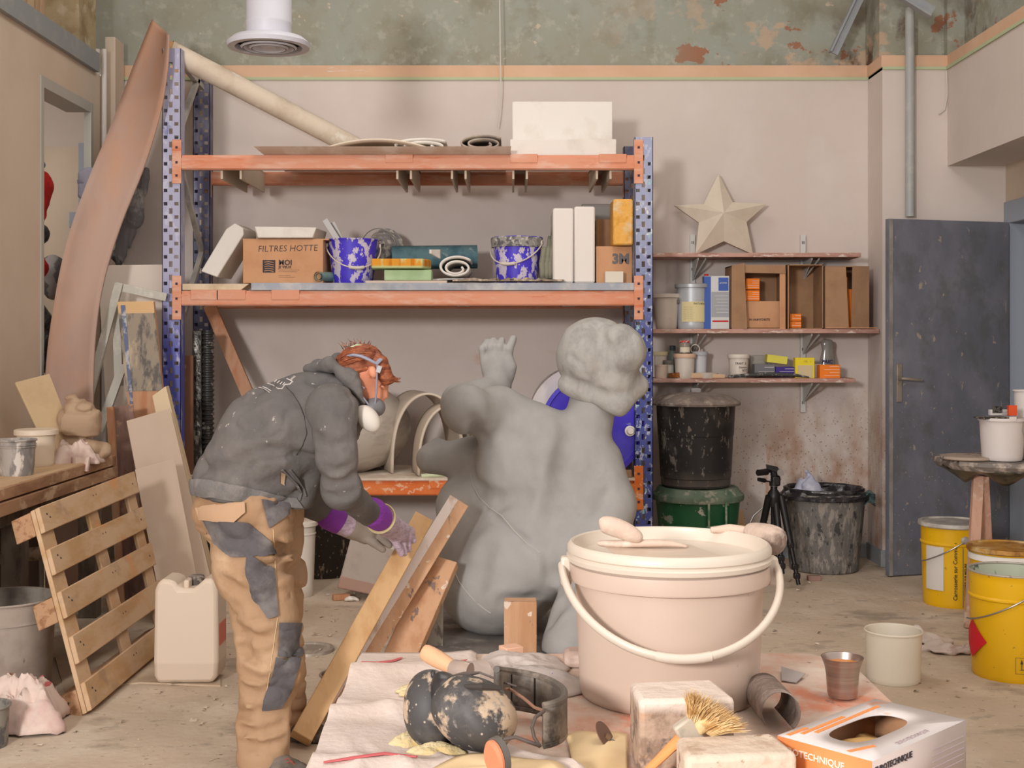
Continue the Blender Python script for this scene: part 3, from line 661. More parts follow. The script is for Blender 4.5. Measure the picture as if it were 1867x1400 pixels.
obj('foam_case',MB().bx(PX(1008,7.2),PX(1046,7.2),7.2,7.6,Zm,PZ(379,7.2)),fs,label='left white foam slab of the upright pair on middle rack level',cat='foam',bevel=.012)
obj('foam_case',MB().bx(PX(1047,7.2),PX(1085,7.2),7.2,7.6,Zm,PZ(376,7.2)),fs,label='right white foam slab of the upright pair on middle rack level',cat='foam',bevel=.012)
cm=thing('carton','brown carton with two large grey characters at the right end of middle rack level','box')
D0=7.24; obj('box_body',MB().bx(PX(1087,D0),upR[0]-.004,D0,D0+.4,Zm,PZ(449,D0)),kraft,cm,bevel=.002)
text('printed_lettering','3M',(PX(1116,D0),D0,PZ(480,D0)),(1,0,0),(0,0,1),.078,M('grey_print',(110,104,104),.8),cm,bold=.004); settle(cm)
obj('small_box',MB().bx(PX(1103,7.18),PX(1136,7.18),7.16,7.225,Zm,PZ(495,7.18)),M('off_white_card',(216,206,190),.8),label='small off-white box in front of the carton at far right',cat='box',bevel=.002)
c2=thing('carton','dark brown carton stacked behind the yellow foam block','box')
obj('box_body',MB().bx(PX(1086,7.5),PX(1113,7.5),7.45,7.62,PZ(449,7.24)+.002,PZ(401,7.5)),kraft_d,c2,bevel=.002); settle(c2)
obj('clear_crate',MB().bx(PX(1060,7.7),PX(1113,7.7),7.66,7.8,Zm,PZ(373,7.7)),M('frosted_plastic',(176,170,166),.3,trans=.4),label='frosted plastic crate behind the foam slabs and the cartons',cat='crate',bevel=.006)
obj('foam_block',MB().bx(PX(1117,7.2),upR[0]-.006,7.16,7.4,PZ(449,7.24)+.002,PZ(364,7.2)),M('yellow_foam',(226,170,84),.85,lay=[('n',(214,190,150),9,.52,.64),('n',(206,148,60),14,.5,.65)],bump=(40,.5)),label='yellow foam block standing on the carton at far right',cat='foam',bevel=.01)
# ================================================================ lower level of the rack
Zl=.592
lb=obj('shelf_board',MB().bx(BX0,BX1,7.12,7.86,Zl,Zl+.014),M('dusty_deck',(206,190,172),.85,lay=[('n',(180,160,140),4,.45,.65),('n',(226,214,200),7,.5,.65)]),label='dusty pale board decking the lowest rack level',cat='board')
Zl+=.016
dr=thing('drum','large blue-lidded drum lying on the lowest rack level','drum')
dcx,dcz,drr=.41,Zl+.318,.315
My=Matrix.Rotation(PI/2,3,'X')   # z -> -y
dwm=M('milky_drum_plastic',(196,190,188),.5,lay=[('w',(158,150,162),(1,14,1),.6,.8,.5)])
obj('body',MB().lathe([(0,.004),(drr*.9,0),(drr,.02),(drr*.97,.06),(drr*.985,.1),(drr*.96,.5),(drr*.96,.62),(drr*.8,.66),(0,.66)],(dcx,7.22,dcz),64,Matrix.Rotation(-PI/2,3,'X')),dwm,dr)
bl=M('cobalt_plastic',(58,42,180),.38,lay=[('n',(78,68,190),5,.4,.7),('n',(130,130,190),16,.66,.7,.6)])
lc=P(1081,779,7.14)
lr=.292
Rl=Matrix.Rotation(.10,3,'Z')@My
obj('lid',MB().lathe([(lr*.98,-.09),(lr,-.03),(lr+.008,-.02),(lr+.008,0),(lr-.012,.002),(lr-.018,-.010),(lr*.9,-.012),(0,-.014)],lc,64,Rl),bl,dr)
bung=P(1149,786,7.12); obj('bung_cap',MB().lathe([(0,.03),(.017,.03),(.021,.02),(.022,.012),(.03,.01),(.03,0)],bung+Vector((0,.025,0)),24,Rl),whitepaint,dr); settle(dr)
# plaster drum shaped tub and curved plaster sheets
wt=thing('plaster_tub','round dusty tub on its side behind the worker\'s mask','tub')
tc=P(646,772,7.46)
obj('body',MB().lathe([(0,-.34),(.17,-.34),(.24,-.2),(.262,0),(.24,.2),(.15,.34),(0,.34)],tc,56,Matrix.Rotation(-.55,3,'Z')@Matrix.Rotation(1.57,3,'X')),M('dusty_beige_tub',(190,180,168),.7,lay=[('n',(168,156,146),(3,3,9),.45,.6)]),wt)
settle(wt); wt.location.z=Zl+.262-.27+.0
def arch(name,label,x0,x1,yt,D,dep,mat,foot=0,thk=.012,skew=0.0):
    xa,xb=PX(x0,D),PX(x1,D); zt=PZ(yt,D)
    def f(u,v):
        q=PI*u; x=(xa+xb)/2-(xb-xa)/2*math.cos(q); z=Zl+.006+(zt-Zl)*max(math.sin(q),0)**.75
        return Vector((x+skew*v,D+dep*v,z))
    return obj(name,MB().grid(40,8,f),mat,solid=thk,label=label,cat='sheet')
pls=M('cream_bent_sheet',(208,194,176),.7,lay=[('n',(190,178,166),4,.45,.7)])
arch('curved_sheet','bent cream sheet arching on the lowest rack level',716,846,720,7.32,.42,pls,skew=-.12)
arch('curved_sheet','smaller bent cream sheet in front of the arching one',764,880,742,7.18,.3,pls,skew=-.06)
obj('green_bottle',MB().bx(PX(832,7.6),PX(850,7.6),7.6,7.7,Zl,PZ(792,7.6)),M('olive_tin',(110,112,84),.6),label='olive tin behind the statue arm on the lowest rack level',cat='tin',bevel=.01)
obj('red_can',MB().tube([P(864,810,7.6),P(890,802,7.6)],.035,16),M('red_plastic',(216,50,44),.4),label='red can glimpsed above the statue\'s forearm',cat='can')
obj('rolled_sheet',MB().tube([P(768,868,7.17),P(815,864,7.2),P(850,866,7.25)],[.02,.03,.01],14,flat=.6),M('pale_green_roll',(196,204,170),.7),label='thin pale green rolled sheet on the lowest rack edge',cat='roll')
obj('wooden_wedge',MB().bx(PX(1115,7.2),PX(1150,7.2),7.14,7.2,Zl,Zl+.04),kraft_d,label='brown wooden offcut beside the blue drum',cat='offcut',bevel=.002)
# ================================================================ wall shelves on the right
SF=7.70
shm=M('pinkish_shelf',(190,150,136),.8,lay=[('n',(164,120,108),(5,12,30),.45,.62),('n',(216,198,186),(9,20,30),.56,.62)])
galv=M('shelf_bracket_white',(200,200,196),.5)
SZ=[]
for yy,xr,lab in ((462,1570,'top pinkish wall shelf carrying the plaster star'),(601,1603,'middle pinkish wall shelf carrying tins and open cartons'),(691,1560,'lowest pinkish wall shelf crowded with small pots')):
    z=PZ(yy,SF); SZ.append(z+.004)
    obj('wall_shelf',MB().prism([(.83,SF,z-.022),(PX(xr,SF),SF,z-.022),(PX(xr,SF)+.01,7.995,z-.022),(.83,7.995,z-.022)],(0,0,.026)),shm,label=lab,cat='shelf',bevel=.002)
for x in (1264,1466):
    X=PX(x,7.95)
    lb_={1264:'left slotted shelf rail fixed to the wall',1466:'right slotted shelf rail fixed to the wall'}[x]
    t=thing('shelf_rail',lb_,'rail')
    obj('rail',MB().bx(X-.016,X+.016,7.975,7.998,.93 if x>1400 else 1.2,2.06),galv,t)
    for k in range(7):
        z=2.02-k*.17
        if x<1400 and z<1.25: continue
        obj('slot',MB().bx(X-.007,X-.003,7.972,7.976,z-.018,z).bx(X+.003,X+.007,7.972,7.976,z-.018,z),ink,t)
    for z in SZ:
        z0=z-.028
        obj('bracket',MB().prism([(X-.003,7.975,z0-.13),(X-.003,7.975,z0),(X-.003,SF+.04,z0),(X-.003,SF+.04,z0-.012),(X-.003,7.93,z0-.11)],(.006,0,0)),galv,t)
        obj('bracket_lip',MB().bar((X+.0,7.97,z0-.125),(X+.05,SF+.06,z0-.004),.012,.004,(1,0,0)),galv,t)
    settle(t)
# star
st=MB(); cz=PZ(380,7.87)
outer=[(1310,307),(1398,362),(1373,454),(1268,454),(1230,365)]; inner=[(1337,358),(1360,392),(1320,428),(1273,395),(1285,362)]
inner=[(1336,359),(1361,395),(1320,430),(1274,396),(1283,362)]
cf=st.pts([P(1320,378,7.80)])[0]
ring=[]
for a_,b_ in zip(outer,inner): ring+=[P(a_[0],a_[1],7.90-.03*(a_[1]>450)),P(b_[0],b_[1],7.88)]
rv=st.pts(ring); rk=st.pts([p+Vector((0,.03,0)) for p in ring]); ck=st.pts([P(1320,378,7.93)])[0]
for i in range(10):
    st.face([cf,rv[i],rv[(i+1)%10]]); st.face([rv[i],rk[i],rk[(i+1)%10],rv[(i+1)%10]]); st.face([ck,rk[(i+1)%10],rk[i]])
so=obj('star',st,M('ivory_plaster',(208,196,178),.75,lay=[('n',(198,184,164),5,.45,.7)]),label='large cream five-pointed star leaning above the wall shelves',cat='star',ang=8)
so.location.z=SZ[0]+.002
# middle shelf contents
z1=SZ[1]
pail('pail','plain cream pail at the left end of the middle wall shelf','pail',(PX(1215,7.83),7.83,z1),L(19,7.83),L(23,7.83),PZ(538,7.83)-z1,plw,lid=(plw,.004),ears=False)
t=pail('paint_tin','grey-white paint tin with yellow label on the middle shelf','tin',(PX(1262,7.83),7.83,z1),L(27,7.83),L(28.5,7.83),PZ(520,7.83)-z1,M('pale_tin',(186,190,194),.4,.2),lid=(M('tin_lid',(176,178,180),.4,.3),-.004),handle=(.4,.4,-.02,.002,.17),hm=wire)
r_=L(28,7.83)+.001
lbm=M('yellow_label',(222,208,158),.7)
obj('label_band',MB().grid(16,1,lambda u,v:Vector(((r_)*math.sin(-.85+1.75*u),-r_*math.cos(-.85+1.75*u),.045+.125*v))),lbm,t)
text('printed_lettering','PATE BOUC',(0,0,.152),(1,0,0),(0,0,1),.017,ink,t,wrap=(0,0,r_,-.05))
for k in range(7): text('printed_line','. ..... .... .......',(0,0,.135-.012*k),(1,0,0),(0,0,1),.014,ink,t,wrap=(0,0,r_,-.75))
s2=thing('solvent_can','rectangular blue and white can with red stripe on the shelf','can')
D0=7.76; xa,xm,xb=PX(1284,D0),PX(1296,D0),PX(1330,D0); zt=PZ(503,D0); wcan=M('can_white',(206,206,204),.45)
obj('can_body',MB().bx(xa,xb,D0,D0+.1,z1,zt),wcan,s2,bevel=.003)
obj('blue_panel',MB().bx(xa-.001,xm,D0-.001,D0+.05,z1+.0,zt-.003),M('can_blue',(60,92,170),.5),s2)
obj('blue_square',MB().bx(PX(1310,D0),PX(1328,D0),D0-.002,D0,PZ(530,D0),PZ(506,D0)),M('can_blue',(60,92,170),.5),s2)
obj('grey_panel',MB().bx(PX(1297,D0),PX(1329,D0),D0-.001,D0,PZ(578,D0),PZ(532,D0)),M('can_grey',(160,162,166),.5),s2)
obj('red_stripe',MB().bx(PX(1299,D0),PX(1328,D0),D0-.001,D0,PZ(587,D0),PZ(584,D0)),redp,s2)
for k in range(6): obj('printed_line',MB().bx(PX(1303+k%3*2,D0),PX(1327,D0),D0-.003,D0-.001,PZ(539+6*k,D0)-.002,PZ(539+6*k,D0)),whp,s2)
text('printed_lettering','proma',(PX(1312,D0),D0-.002,PZ(517,D0)),(1,0,0),(0,0,1),.017,whp,s2)
obj('screw_cap',MB().lathe([(0,0),(.014,0),(.014,.014),(0,.014)],(PX(1290,D0),D0+.05,zt),16),redp,s2); settle(s2)
obj('small_tube',MB().tube([(PX(1334,7.75),7.73,z1+.012),(PX(1346,7.75),7.73,z1+.012)],.011,10),whp,label='tiny white tube lying left of the open cartons',cat='tube')
def open_carton(label,x0,x1,y0,D,dep,yb=None,flaps='',tilt=0,mat=kraft_d):
    t=thing('open_carton',label,'box'); X0,X1=PX(x0,D),PX(x1,D); Z0=z1; Z1=PZ(y0,D); w=.006
    obj('box_body',MB().bx(X0,X0+w,D,D+dep,Z0,Z1).bx(X1-w,X1,D,D+dep,Z0,Z1).bx(X0,X1,D,D+dep,Z0,Z0+w).bx(X0,X1,D,D+dep,Z1-w,Z1).bx(X0,X1,D+dep-w,D+dep,Z0,Z1),mat,t)
    return t,X0,X1,Z0,Z1
D0=7.72
c1,X0,X1,Z0,Z1=open_carton('left open carton holding orange and brown packets on shelf',1334,1432,484,D0,.24)
obj('box_flap',MB().hexa([(X0,D0,Z0),(X0+.09,D0-.03,Z0),(X0+.09,D0-.026,Z0),(X0,D0+.005,Z0),(X0,D0,Z1),(X0+.075,D0-.02,Z1+.015),(X0+.075,D0-.016,Z1+.015),(X0,D0+.005,Z1)]),kraft_d,c1)
obj('box_flap',MB().hexa([(X0+.06,D0-.012,Z1-.045),(X1,D0-.012,Z1-.05),(X1,D0-.006,Z1-.05),(X0+.06,D0-.006,Z1-.045),(X0,D0,Z1+.004),(X1,D0,Z1+.004),(X1,D0+.006,Z1+.004),(X0,D0+.006,Z1+.004)]),kraft_d,c1)
obj('box_flap',MB().bx(X1-.036,X1,D0-.004,D0,Z0,Z1-.05),kraft,c1); settle(c1)
c3,X0b,X1b,_,_=open_carton('middle open carton nearly empty but for two orange packets',1437,1501,482,D0,.24)
obj('box_flap',MB().hexa([(X0b-.012,D0-.05,Z0),(X0b,D0,Z0),(X0b+.004,D0,Z0),(X0b-.008,D0-.05,Z0),(X0b-.012,D0-.05,Z1),(X0b,D0,Z1),(X0b+.004,D0,Z1),(X0b-.008,D0-.05,Z1)]),kraft,c3); settle(c3)
c4,X0c,X1c,_,_=open_carton('right carton with half closed front flaps and orange packets inside',1504,1584,485,D0+.01,.2)
obj('box_flap',MB().hexa([(X0c,D0,Z0),(X0c+.137,D0-.03,Z0+.012),(X0c+.137,D0-.025,Z0+.012),(X0c,D0+.005,Z0),(X0c,D0,Z1-.005),(X0c+.118,D0-.035,Z1-.012),(X0c+.118,D0-.03,Z1-.012),(X0c,D0+.005,Z1-.005)]),kraft_d,c4)
obj('box_flap',MB().hexa([(X0c+.152,D0-.03,Z0+.01),(X1c,D0,Z0),(X1c,D0+.005,Z0),(X0c+.152,D0-.025,Z0+.01),(X0c+.158,D0-.035,Z1-.004),(X1c,D0,Z1-.004),(X1c,D0+.005,Z1-.004),(X0c+.158,D0-.03,Z1-.004)]),kraft_d,c4)
obj('box_flap',MB().hexa([(X0c-.005,D0-.03,Z0+.004),(X1c+.04,D0-.04,Z0+.004),(X1c,D0+.02,Z0),(X0c,D0+.02,Z0),(X0c-.005,D0-.03,Z0+.009),(X1c+.04,D0-.04,Z0+.009),(X1c,D0+.02,Z0+.006),(X0c,D0+.02,Z0+.006)]),kraft,c4)
settle(c4)
orp=M('orange_packet',(238,126,30),.6)
def packet(label,x0,x1,y0,y1,D,dep,mat=orp,lines=4,name='packet',lm=whp,group=None,z0=None,cat='packet'):
    t=thing(name,label,cat,group); X0,X1,Z1=PX(x0,D),PX(x1,D),PZ(y0,D); Z0=PZ(y1,D) if z0 is None else z0
    obj('box_body',MB().bx(X0,X1,D,D+dep,Z0,Z1),mat,t,bevel=.0015)
    for k in range(lines):
        zz=Z1-(k+.6)*(Z1-Z0)/(lines+.6)
        obj('printed_line',MB().bx(X0+(X1-X0)*(.48 if k%2==0 else .2),X0+(X1-X0)*.95,D-.001,D,zz-.0022,zz),lm,t)
    settle(t); return t
yb_=598
D1=D0+.05
# left carton: brown pack with two orange columns above it
bpk=packet('brown packet with dark lettering at the bottom of left open carton',1361,1422,549,598,D1,.12,kraft,0,z0=z1+.008)
text('printed_lettering','IN ANHYDRITE',(-.088,-.06,.045),(1,0,0),(0,0,1),.019,ink,bpk,bold=.0005)
zp=PZ(549,D1)+.002
bh=PZ(507,D1)-zp
for i,(a0,a1,lab) in enumerate(((0,.48,'lower orange packet standing on the brown packet in carton'),(.5,1,'upper orange packet standing on the brown packet in carton'))):
    t=thing('packet',lab,'packet'); X0_,X1_=PX(1360,D1),PX(1385,D1)
    obj('box_body',MB().bx(X0_,X1_,D1,D1+.11,zp+bh*a0,zp+bh*(a1)-.002),orp,t,bevel=.0015)
    for k in range(4):
        zz=zp+bh*a0+bh*.48*(.2+.2*k); obj('printed_line',MB().bx(X0_+.01+.03*(k>1),X1_-.004,D1-.001,D1,zz-.002,zz),whp,t)
    settle(t)
packet('lower orange packet in the middle open carton',1440,1461,586,598,D1,.1,orp,2,z0=z1+.008)
t=packet('upper orange packet in the middle open carton',1440,1461,572,585,D1,.1,orp,2)
t.location.z=PZ(586,D1)+.003
packet('narrow orange packet upright between flaps of right carton',1546,1553,527,598,D0+.05,.08,orp,0,z0=z1+.008)
packet('short orange packet high between flaps of right carton',1541,1545,505,525,D0+.05,.06,orp,0,z0=z1+.008)
# lowest shelf contents
z2=SZ[2]
def pot(label,x0,x1,y0,D=7.80,mat=plw,name='pot',lid=None,taper=.88,zz=None,cat='pot',yb=None):
    zb=z2 if zz is None else zz
    return pail(name,label,cat,(PX((x0+x1)/2,D),D,zb),L((x1-x0)/2*taper,D),L((x1-x0)/2,D),PZ(y0,D)-zb,mat,rim=.003,ears=False,n=32,lid=lid)
pot('cream pot with orange-lidded rim standing on the lowest shelf',1229,1267,647,7.76,plw,lid=(M('peach_lid',(220,184,156),.5),.003))
pot('narrow white pot just right of the orange-rimmed pot',1263,1289,643,7.84,M('bluish_white_pot',(196,196,200),.45),lid=(M('grey_lid',(176,178,182),.5),.003))
pot('cream tub at the far left end of the lowest shelf',1193,1216,643,7.84,plw,lid=(M('yellowed_lid',(214,204,166),.5),.003),taper=.95)
pot('stack of pinkish tubs at the left end of lowest shelf',1194,1217,666,7.745,M('pinkish_plastic',(212,190,174),.6),taper=.98)
pot('grey-topped small white pot beside the cream pot on lowest shelf',1210,1229,659,7.80,M('label_pot',(206,204,194),.5,lay=[('z',(150,176,158),2,.032,.03)]),lid=(M('dark_lid',(120,116,108),.5),.002),taper=.97)
j=thing('jam_jar','glass jam jar with red checked lid on top of cream pot','jar'); D1=7.76; c_=Vector((PX(1248,D1),D1,PZ(647,D1)+.012)); r=L(10,D1)
gl=M('dusty_glass',(190,180,166),.2,trans=.5)
hj=PZ(621,D1)-c_.z
obj('glass_body',MB().lathe([(0,0),(r,0),(r,hj*.75),(r*.85,hj*.85),(r*.85,hj*.9),(0,hj*.9)],c_,28),gl,j)
obj('jar_lid',MB().lathe([(r*.95,hj*.86),(r,hj*.86),(r,hj),(0,hj)],c_,28),M('red_check',(206,60,48),.5,lay=[('v',(232,226,220),90,.45,.35)]),j)
obj('paper_label',MB().grid(10,1,lambda u,v:c_+Vector(((r+.001)*math.sin(-1+2*u),-(r+.001)*math.cos(-1+2*u),hj*(.08+.4*v)))),M('label_cream',(224,214,192),.8),j); 
settle(j)
ch=thing('shelf_bottle','small grey bottle with red mark behind the jam jar','bottle'); D1=7.9
obj('body',MB().lathe([(0,0),(.027,0),(.027,.15),(.018,.165),(.016,.175),(0,.175)],(PX(1226,D1),D1,z2),24),M('grey_green_bottle',(132,142,138),.4),ch)
obj('cap',MB().lathe([(.018,.17),(.02,.172),(.02,.2),(0,.203)],(PX(1226,D1),D1,z2),20),M('dark_teal_cap',(66,84,88),.4),ch); obj('red_patch',MB().bx(PX(1229,D1),PX(1235,D1),D1-.03,D1-.024,z2+.10,z2+.13),redp,ch); settle(ch)
tr=MB(); 
tc_=P(1267,636,7.84); tr.lathe([(.024,-.012),(.03,-.012),(.032,0),(.03,.012),(.024,.012),(.024,-.012)],tc_,28,My)
obj('tape_roll',tr,M('off_white_tape',(210,202,188),.6),label='roll of white tape standing on the narrow white pot',cat='tape')
obj('flat_tub',MB().lathe([(0,0),(.07,0),(.075,.03),(.07,.034),(0,.034)],(PX(1288,7.76),7.78,z2+.0),32),plw,label='flat white tub lid lying right of the white pot',cat='lid')
br=thing('brush','wooden brush with brown bristles lying on the lowest shelf','brush'); 
obj('bristles',MB().hexa([P(1218,687,7.715),P(1246,687,7.715),P(1246,687,7.74),P(1218,687,7.74),P(1219,679,7.715),P(1242,677,7.715),P(1242,677,7.74),P(1219,679,7.74)]),M('brown_bristle',(110,62,26),.9,lay=[('n',(160,100,50),50,.45,.6)],bump=(120,.8)),br)
obj('handle',MB().hexa([P(1246,688,7.715),P(1322,688,7.715),P(1322,688,7.74),P(1246,688,7.74),P(1246,678,7.715),P(1322,681,7.715),P(1322,681,7.74),P(1246,678,7.74)]),M('pale_beech',(214,180,146),.7),br,bevel=.003); settle(br)
br.location.z=z2
t=pot('white pot with handwriting TRAIT 3 in the middle of lowest shelf',1328,1365,648,7.78,plw,lid=(plw,.003),taper=.88)
for k,(b_,x,z) in enumerate((('TRAIT 3',-.035,.085),('Savon',-.01,.062),('KIT',.012,.042))): text('handwriting',b_,(x,-.061+.002*k,z),(1,0,0),(0,0,1),.02,ink,t,shear=.2)
g_=M('grey_packet',(112,110,116),.6); pu=M('purple_packet',(62,42,130),.6); ye=M('yellow_packet',(228,206,44),.6); yg=M('yellow_green_packet',(214,206,84),.6)
packet('grey printed packet on the lowest shelf left of the purple one',1376,1413,664,684,7.76,.09,g_,2,z0=z2+.012)
packet('purple printed packet between grey and tall yellow packets',1414,1450,669,685,7.76,.09,pu,3,z0=z2+.008)
pk=packet('tilted pale yellow packet lying on the grey packet',1398,1435,646,660,7.78,.08,yg,0); pk.rotation_euler=(0,.12,0); pk.location.z=PZ(664,7.76)+.006
pk=packet('tall yellow packet with beige front at right of lowest shelf',1450,1485,652,687,7.74,.06,ye,0,z0=z2)
obj('beige_panel',MB().bx(-.045,.047,-.032,-.030,.004,.08),M('beige_card',(204,186,148),.8),pk)
text('handwriting','102   1',(-.01,-.030,.098),(1,0,0),(0,0,1),.018,M('faint_ink',(170,150,60),.8),pk)
packet('orange packet at the right end of the lowest shelf',1495,1532,665,687,7.74,.08,orp,4,z0=z2)
obj('white_box',MB().bx(PX(1487,7.8),PX(1500,7.8),7.83,7.9,z2,PZ(664,7.8)),whp,label='small white box tucked behind the orange packet',cat='box',bevel=.002)
obj('clear_packet',MB().bx(PX(1368,7.9),PX(1396,7.9),7.9,7.96,z2,PZ(648,7.9)),M('dull_clear',(186,180,168),.4,trans=.3),label='clear plastic pouch behind the grey packet on lowest shelf',cat='packet',bevel=.004)
pb=thing('washing_up_bottle','clear washing-up bottle with dark lettering behind the orange packet','bottle'); D1=7.90
def wob_(a,z): return 0
bmx=MB().lathe([(0,0),(.052,0),(.056,.02),(.05,.1),(.034,.17),(.038,.2),(.04,.215),(.03,.235),(.012,.24),(0,.24)],(PX(1507,D1),D1-.02,z2),32)
for v in bmx.bm.verts: v.co.y=D1-.02+(v.co.y-D1+.02)*.5
obj('body',bmx,M('clear_bottle',(170,168,160),.15,trans=.55,spec=.6),pb)
text('printed_lettering','PAIC',(PX(1494,D1),D1-.05,PZ(662,D1)),(1,0,0),(0,0,1),.032,M('bottle_ink',(50,44,90),.6),pb,bold=.001,shear=.2); settle(pb)
tb=obj('black_tool',MB().tube([P(1328,687,7.72),P(1365,684,7.72),P(1400,682,7.72),P(1450,684,7.72),P(1475,688,7.72)],[.012,.014,.016,.012,.005],8,flat=.8),M('plaster_black',(70,70,68),.8,lay=[('n',(150,146,140),40,.54,.6)]),label='black plaster-crusted rasp lying along the lowest shelf',cat='tool')
tb.location.z=z2
# ================================================================ bins
binb=M('black_bin_plastic',(44,42,42),.5,lay=[('n',(128,120,112),(22,22,9),.60,.64,.9,4),('v',(150,142,132),(34,34,24),.14,.08,.9,3),('n',(84,78,74),(4,4,4),.5,.65,.7),('z',(112,102,94),2,.1,.0,.5)])
dustlid=M('dusty_lid',(142,130,122),.85,lay=[('n',(118,108,102),8,.45,.62),('n',(172,160,148),14,.55,.65)])
greenb=M('green_bin_plastic',(36,92,58),.45,lay=[('n',(190,184,172),(8,8,11),.60,.615,.95,6),('v',(160,170,156),(30,30,30),.12,.07,.8,3),('n',(60,112,80),5,.5,.65,.6)])
bc=Vector((PX(1272,7.47),7.47,0)); gz=PZ(905,7.3)+.0
gt=thing('green_bin','green plastic dustbin with splashes carrying the black bin','bin')
obj('body',MB().lathe([(0,0),(.20,0),(.22,.02),(.235,.3),(.25,gz-.03),(0,gz-.03)],bc,56),greenb,gt)
obj('rim',MB().lathe([(.24,gz-.03),(.27,gz-.035),(.275,gz-.02),(.272,gz),(.25,gz+.015),(.24,gz+.035),(.235,gz+.04),(0,gz+.04)],bc,56),M('dusty_green_lid',(108,122,104),.7,lay=[('n',(80,104,84),7,.45,.6),('n',(150,150,136),16,.55,.62)]),gt)
hd=MB(); 
for a in (.10,.55):
    q=bc+Vector((.25*math.sin(a),-.25*math.cos(a),0)); hd.box(q+Vector((0,-.01,gz-.10)),(.012,.03,.14))
q0=bc+Vector((.25*math.sin(.10),-.272*math.cos(.10),gz-.17)); q1=bc+Vector((.25*math.sin(.55),-.272*math.cos(.55),gz-.165))
hd.bar(q0,q1,.03,.02,(0,0,1),.01); obj('grab_handle',hd,M('green_grip',(82,130,96),.5,lay=[('n',(150,160,140),20,.5,.6)]),gt,bevel=.003); settle(gt)
bt=thing('black_bin','black dustbin with dusty lid stacked on the green bin','bin')
b0=gz+.045; bz=PZ(733,7.3)
bb=bc+Vector((-.012,0,b0)); hh=bz-b0
obj('body',MB().lathe([(0,0),(.195,0),(.205,.012),(.205,.05),(.21,.055),(.222,hh*.6),(.225,hh*.605),(.235,hh),(0,hh)],bb,64,wob=lambda a,z:.006*(abs(math.sin(4*a))>.985)),binb,bt)
obj('bin_lid',MB().lathe([(.236,hh-.02),(.262,hh-.024),(.266,hh-.012),(.258,hh),(.20,hh+.03),(.12,hh+.045),(0,hh+.055)],bb,64,wob=lambda a,z:.004*math.sin(23*a)),dustlid,bt)
obj('lid_knob',MB().box(bb+Vector((0,0,hh+.06)),(.06,.06,.03)),M('pale_grip',(168,164,164),.6),bt,bevel=.008); settle(bt)
tcn=Vector((PX(1502,7.6),7.6,0)); zr=PZ(903,7.42)
tb=thing('waste_bin','grey splattered waste bin with black liner near the pillar','bin')
spl=M('splattered_grey_bin',(108,104,100),.75,lay=[('n',(150,142,132),(30,30,9),.5,.58,.9,6),('n',(58,56,56),(26,26,14),.56,.62,.9,5),('v',(176,166,150),(40,40,30),.12,.06,.9)],bump=(40,.3))
obj('body',MB().lathe([(0,0),(.195,0),(.205,.01),(.245,zr),(.235,zr),(.196,.02),(0,.02)],tcn,56,wob=lambda a,z:.008*math.sin(14*a) if z>.02 else 0),spl,tb)
ln=M('bin_liner',(40,38,40),.3,lay=[('n',(78,76,78),12,.5,.66)],spec=.6,bump=(20,.7))
obj('liner',MB().grid(96,12,lambda u,v:(lambda a,r,z:tcn+Vector((r*math.cos(a),r*math.sin(a),z)))(2*PI*u,(.25+.005*math.sin(9*2*PI*u)+.003*math.sin(23*2*PI*u)+(.008 if v<.5 else -.02*(v-.5)*2)),zr-.035+.045*v+.008*math.sin(7*2*PI*u)*v),closeu=True),ln,tb,solid=.004)
obj('liner_inside',MB().grid(64,6,lambda u,v:(lambda a,r:tcn+Vector((r*math.cos(a),r*math.sin(a),zr+.03-.12*v)))(2*PI*u,(.235-.03*v+.008*math.sin(11*2*PI*u)))),ln,tb,solid=.003)
settle(tb)
crumple(P(1473,885,7.62)+Vector((0,0,.0)),.1,.08,.1,.009,M('lilac_plastic',(176,178,196),.4,lay=[('n',(120,118,160),8,.55,.62),('n',(206,206,210),6,.5,.7)]),'plastic_bag','crumpled pale lilac plastic bag poking out of waste bin','bag',21,.045,13,
  prims=[('c',P(1473,905,7.6),P(1474,862,7.6),.12,.035,.03,1,False),('e',P(1450,905,7.55),(.09,.08,.05),0,.03,None,None,False)])
obj('liner_knot',MB().grid(16,6,lambda u,v:P(1568+28*v,897+22*u+4*math.sin(8*v),7.5+.02*math.sin(9*u+5*v))),M('teal_liner_end',(72,92,90),.5,lay=[('n',(130,140,132),20,.5,.6)]),solid=.003,label='bunched grey-green liner end hanging off the waste bin',cat='liner')
# tripod
blk2=M('tripod_black',(26,24,25),.4)
tp=thing('camera_tripod','collapsed black camera tripod with pan head near the waste bin','tripod')
tpc=P(1411,905,7.12)
obj('centre_column',MB().tube([P(1411,900,7.12),P(1411,1015,7.15)],.018,12),blk2,tp)
obj('shoulder',MB().lathe([(0,-.06),(.03,-.055),(.036,-.01),(.035,.02),(.02,.04),(.02,.06),(.026,.062),(.026,.085),(0,.085)],tpc+Vector((0,0,.0)),20),blk2,tp)
obj('silver_collar',MB().lathe([(.021,.058),(.024,.06),(.024,.072),(.021,.074)],tpc,20),wire,tp)
for xa,ya,Da,xb,yb,Db in ((1402,905,7.1,1372,1045,7.36),(1413,905,7.12,1427,1046,6.98),(1424,905,7.12,1456,1066,6.95)):
    lg_=obj('leg',MB().tube([P(xa,ya,Da),P(xa+(xb-xa)*.55,ya+(yb-ya)*.55,Da+(Db-Da)*.55),P(xa+(xb-xa)*.56,ya+(yb-ya)*.56,Da+(Db-Da)*.56),P(xb,yb,Db)],[.021,.019,.013,.012],12),blk2,tp)
    for f in (.56,.8,.9): 
        q=Vector(P(xa,ya,Da)).lerp(P(xb,yb,Db),f); obj('leg_clamp',MB().box(q,(.036,.034,.032)),blk2,lg_,bevel=.006)
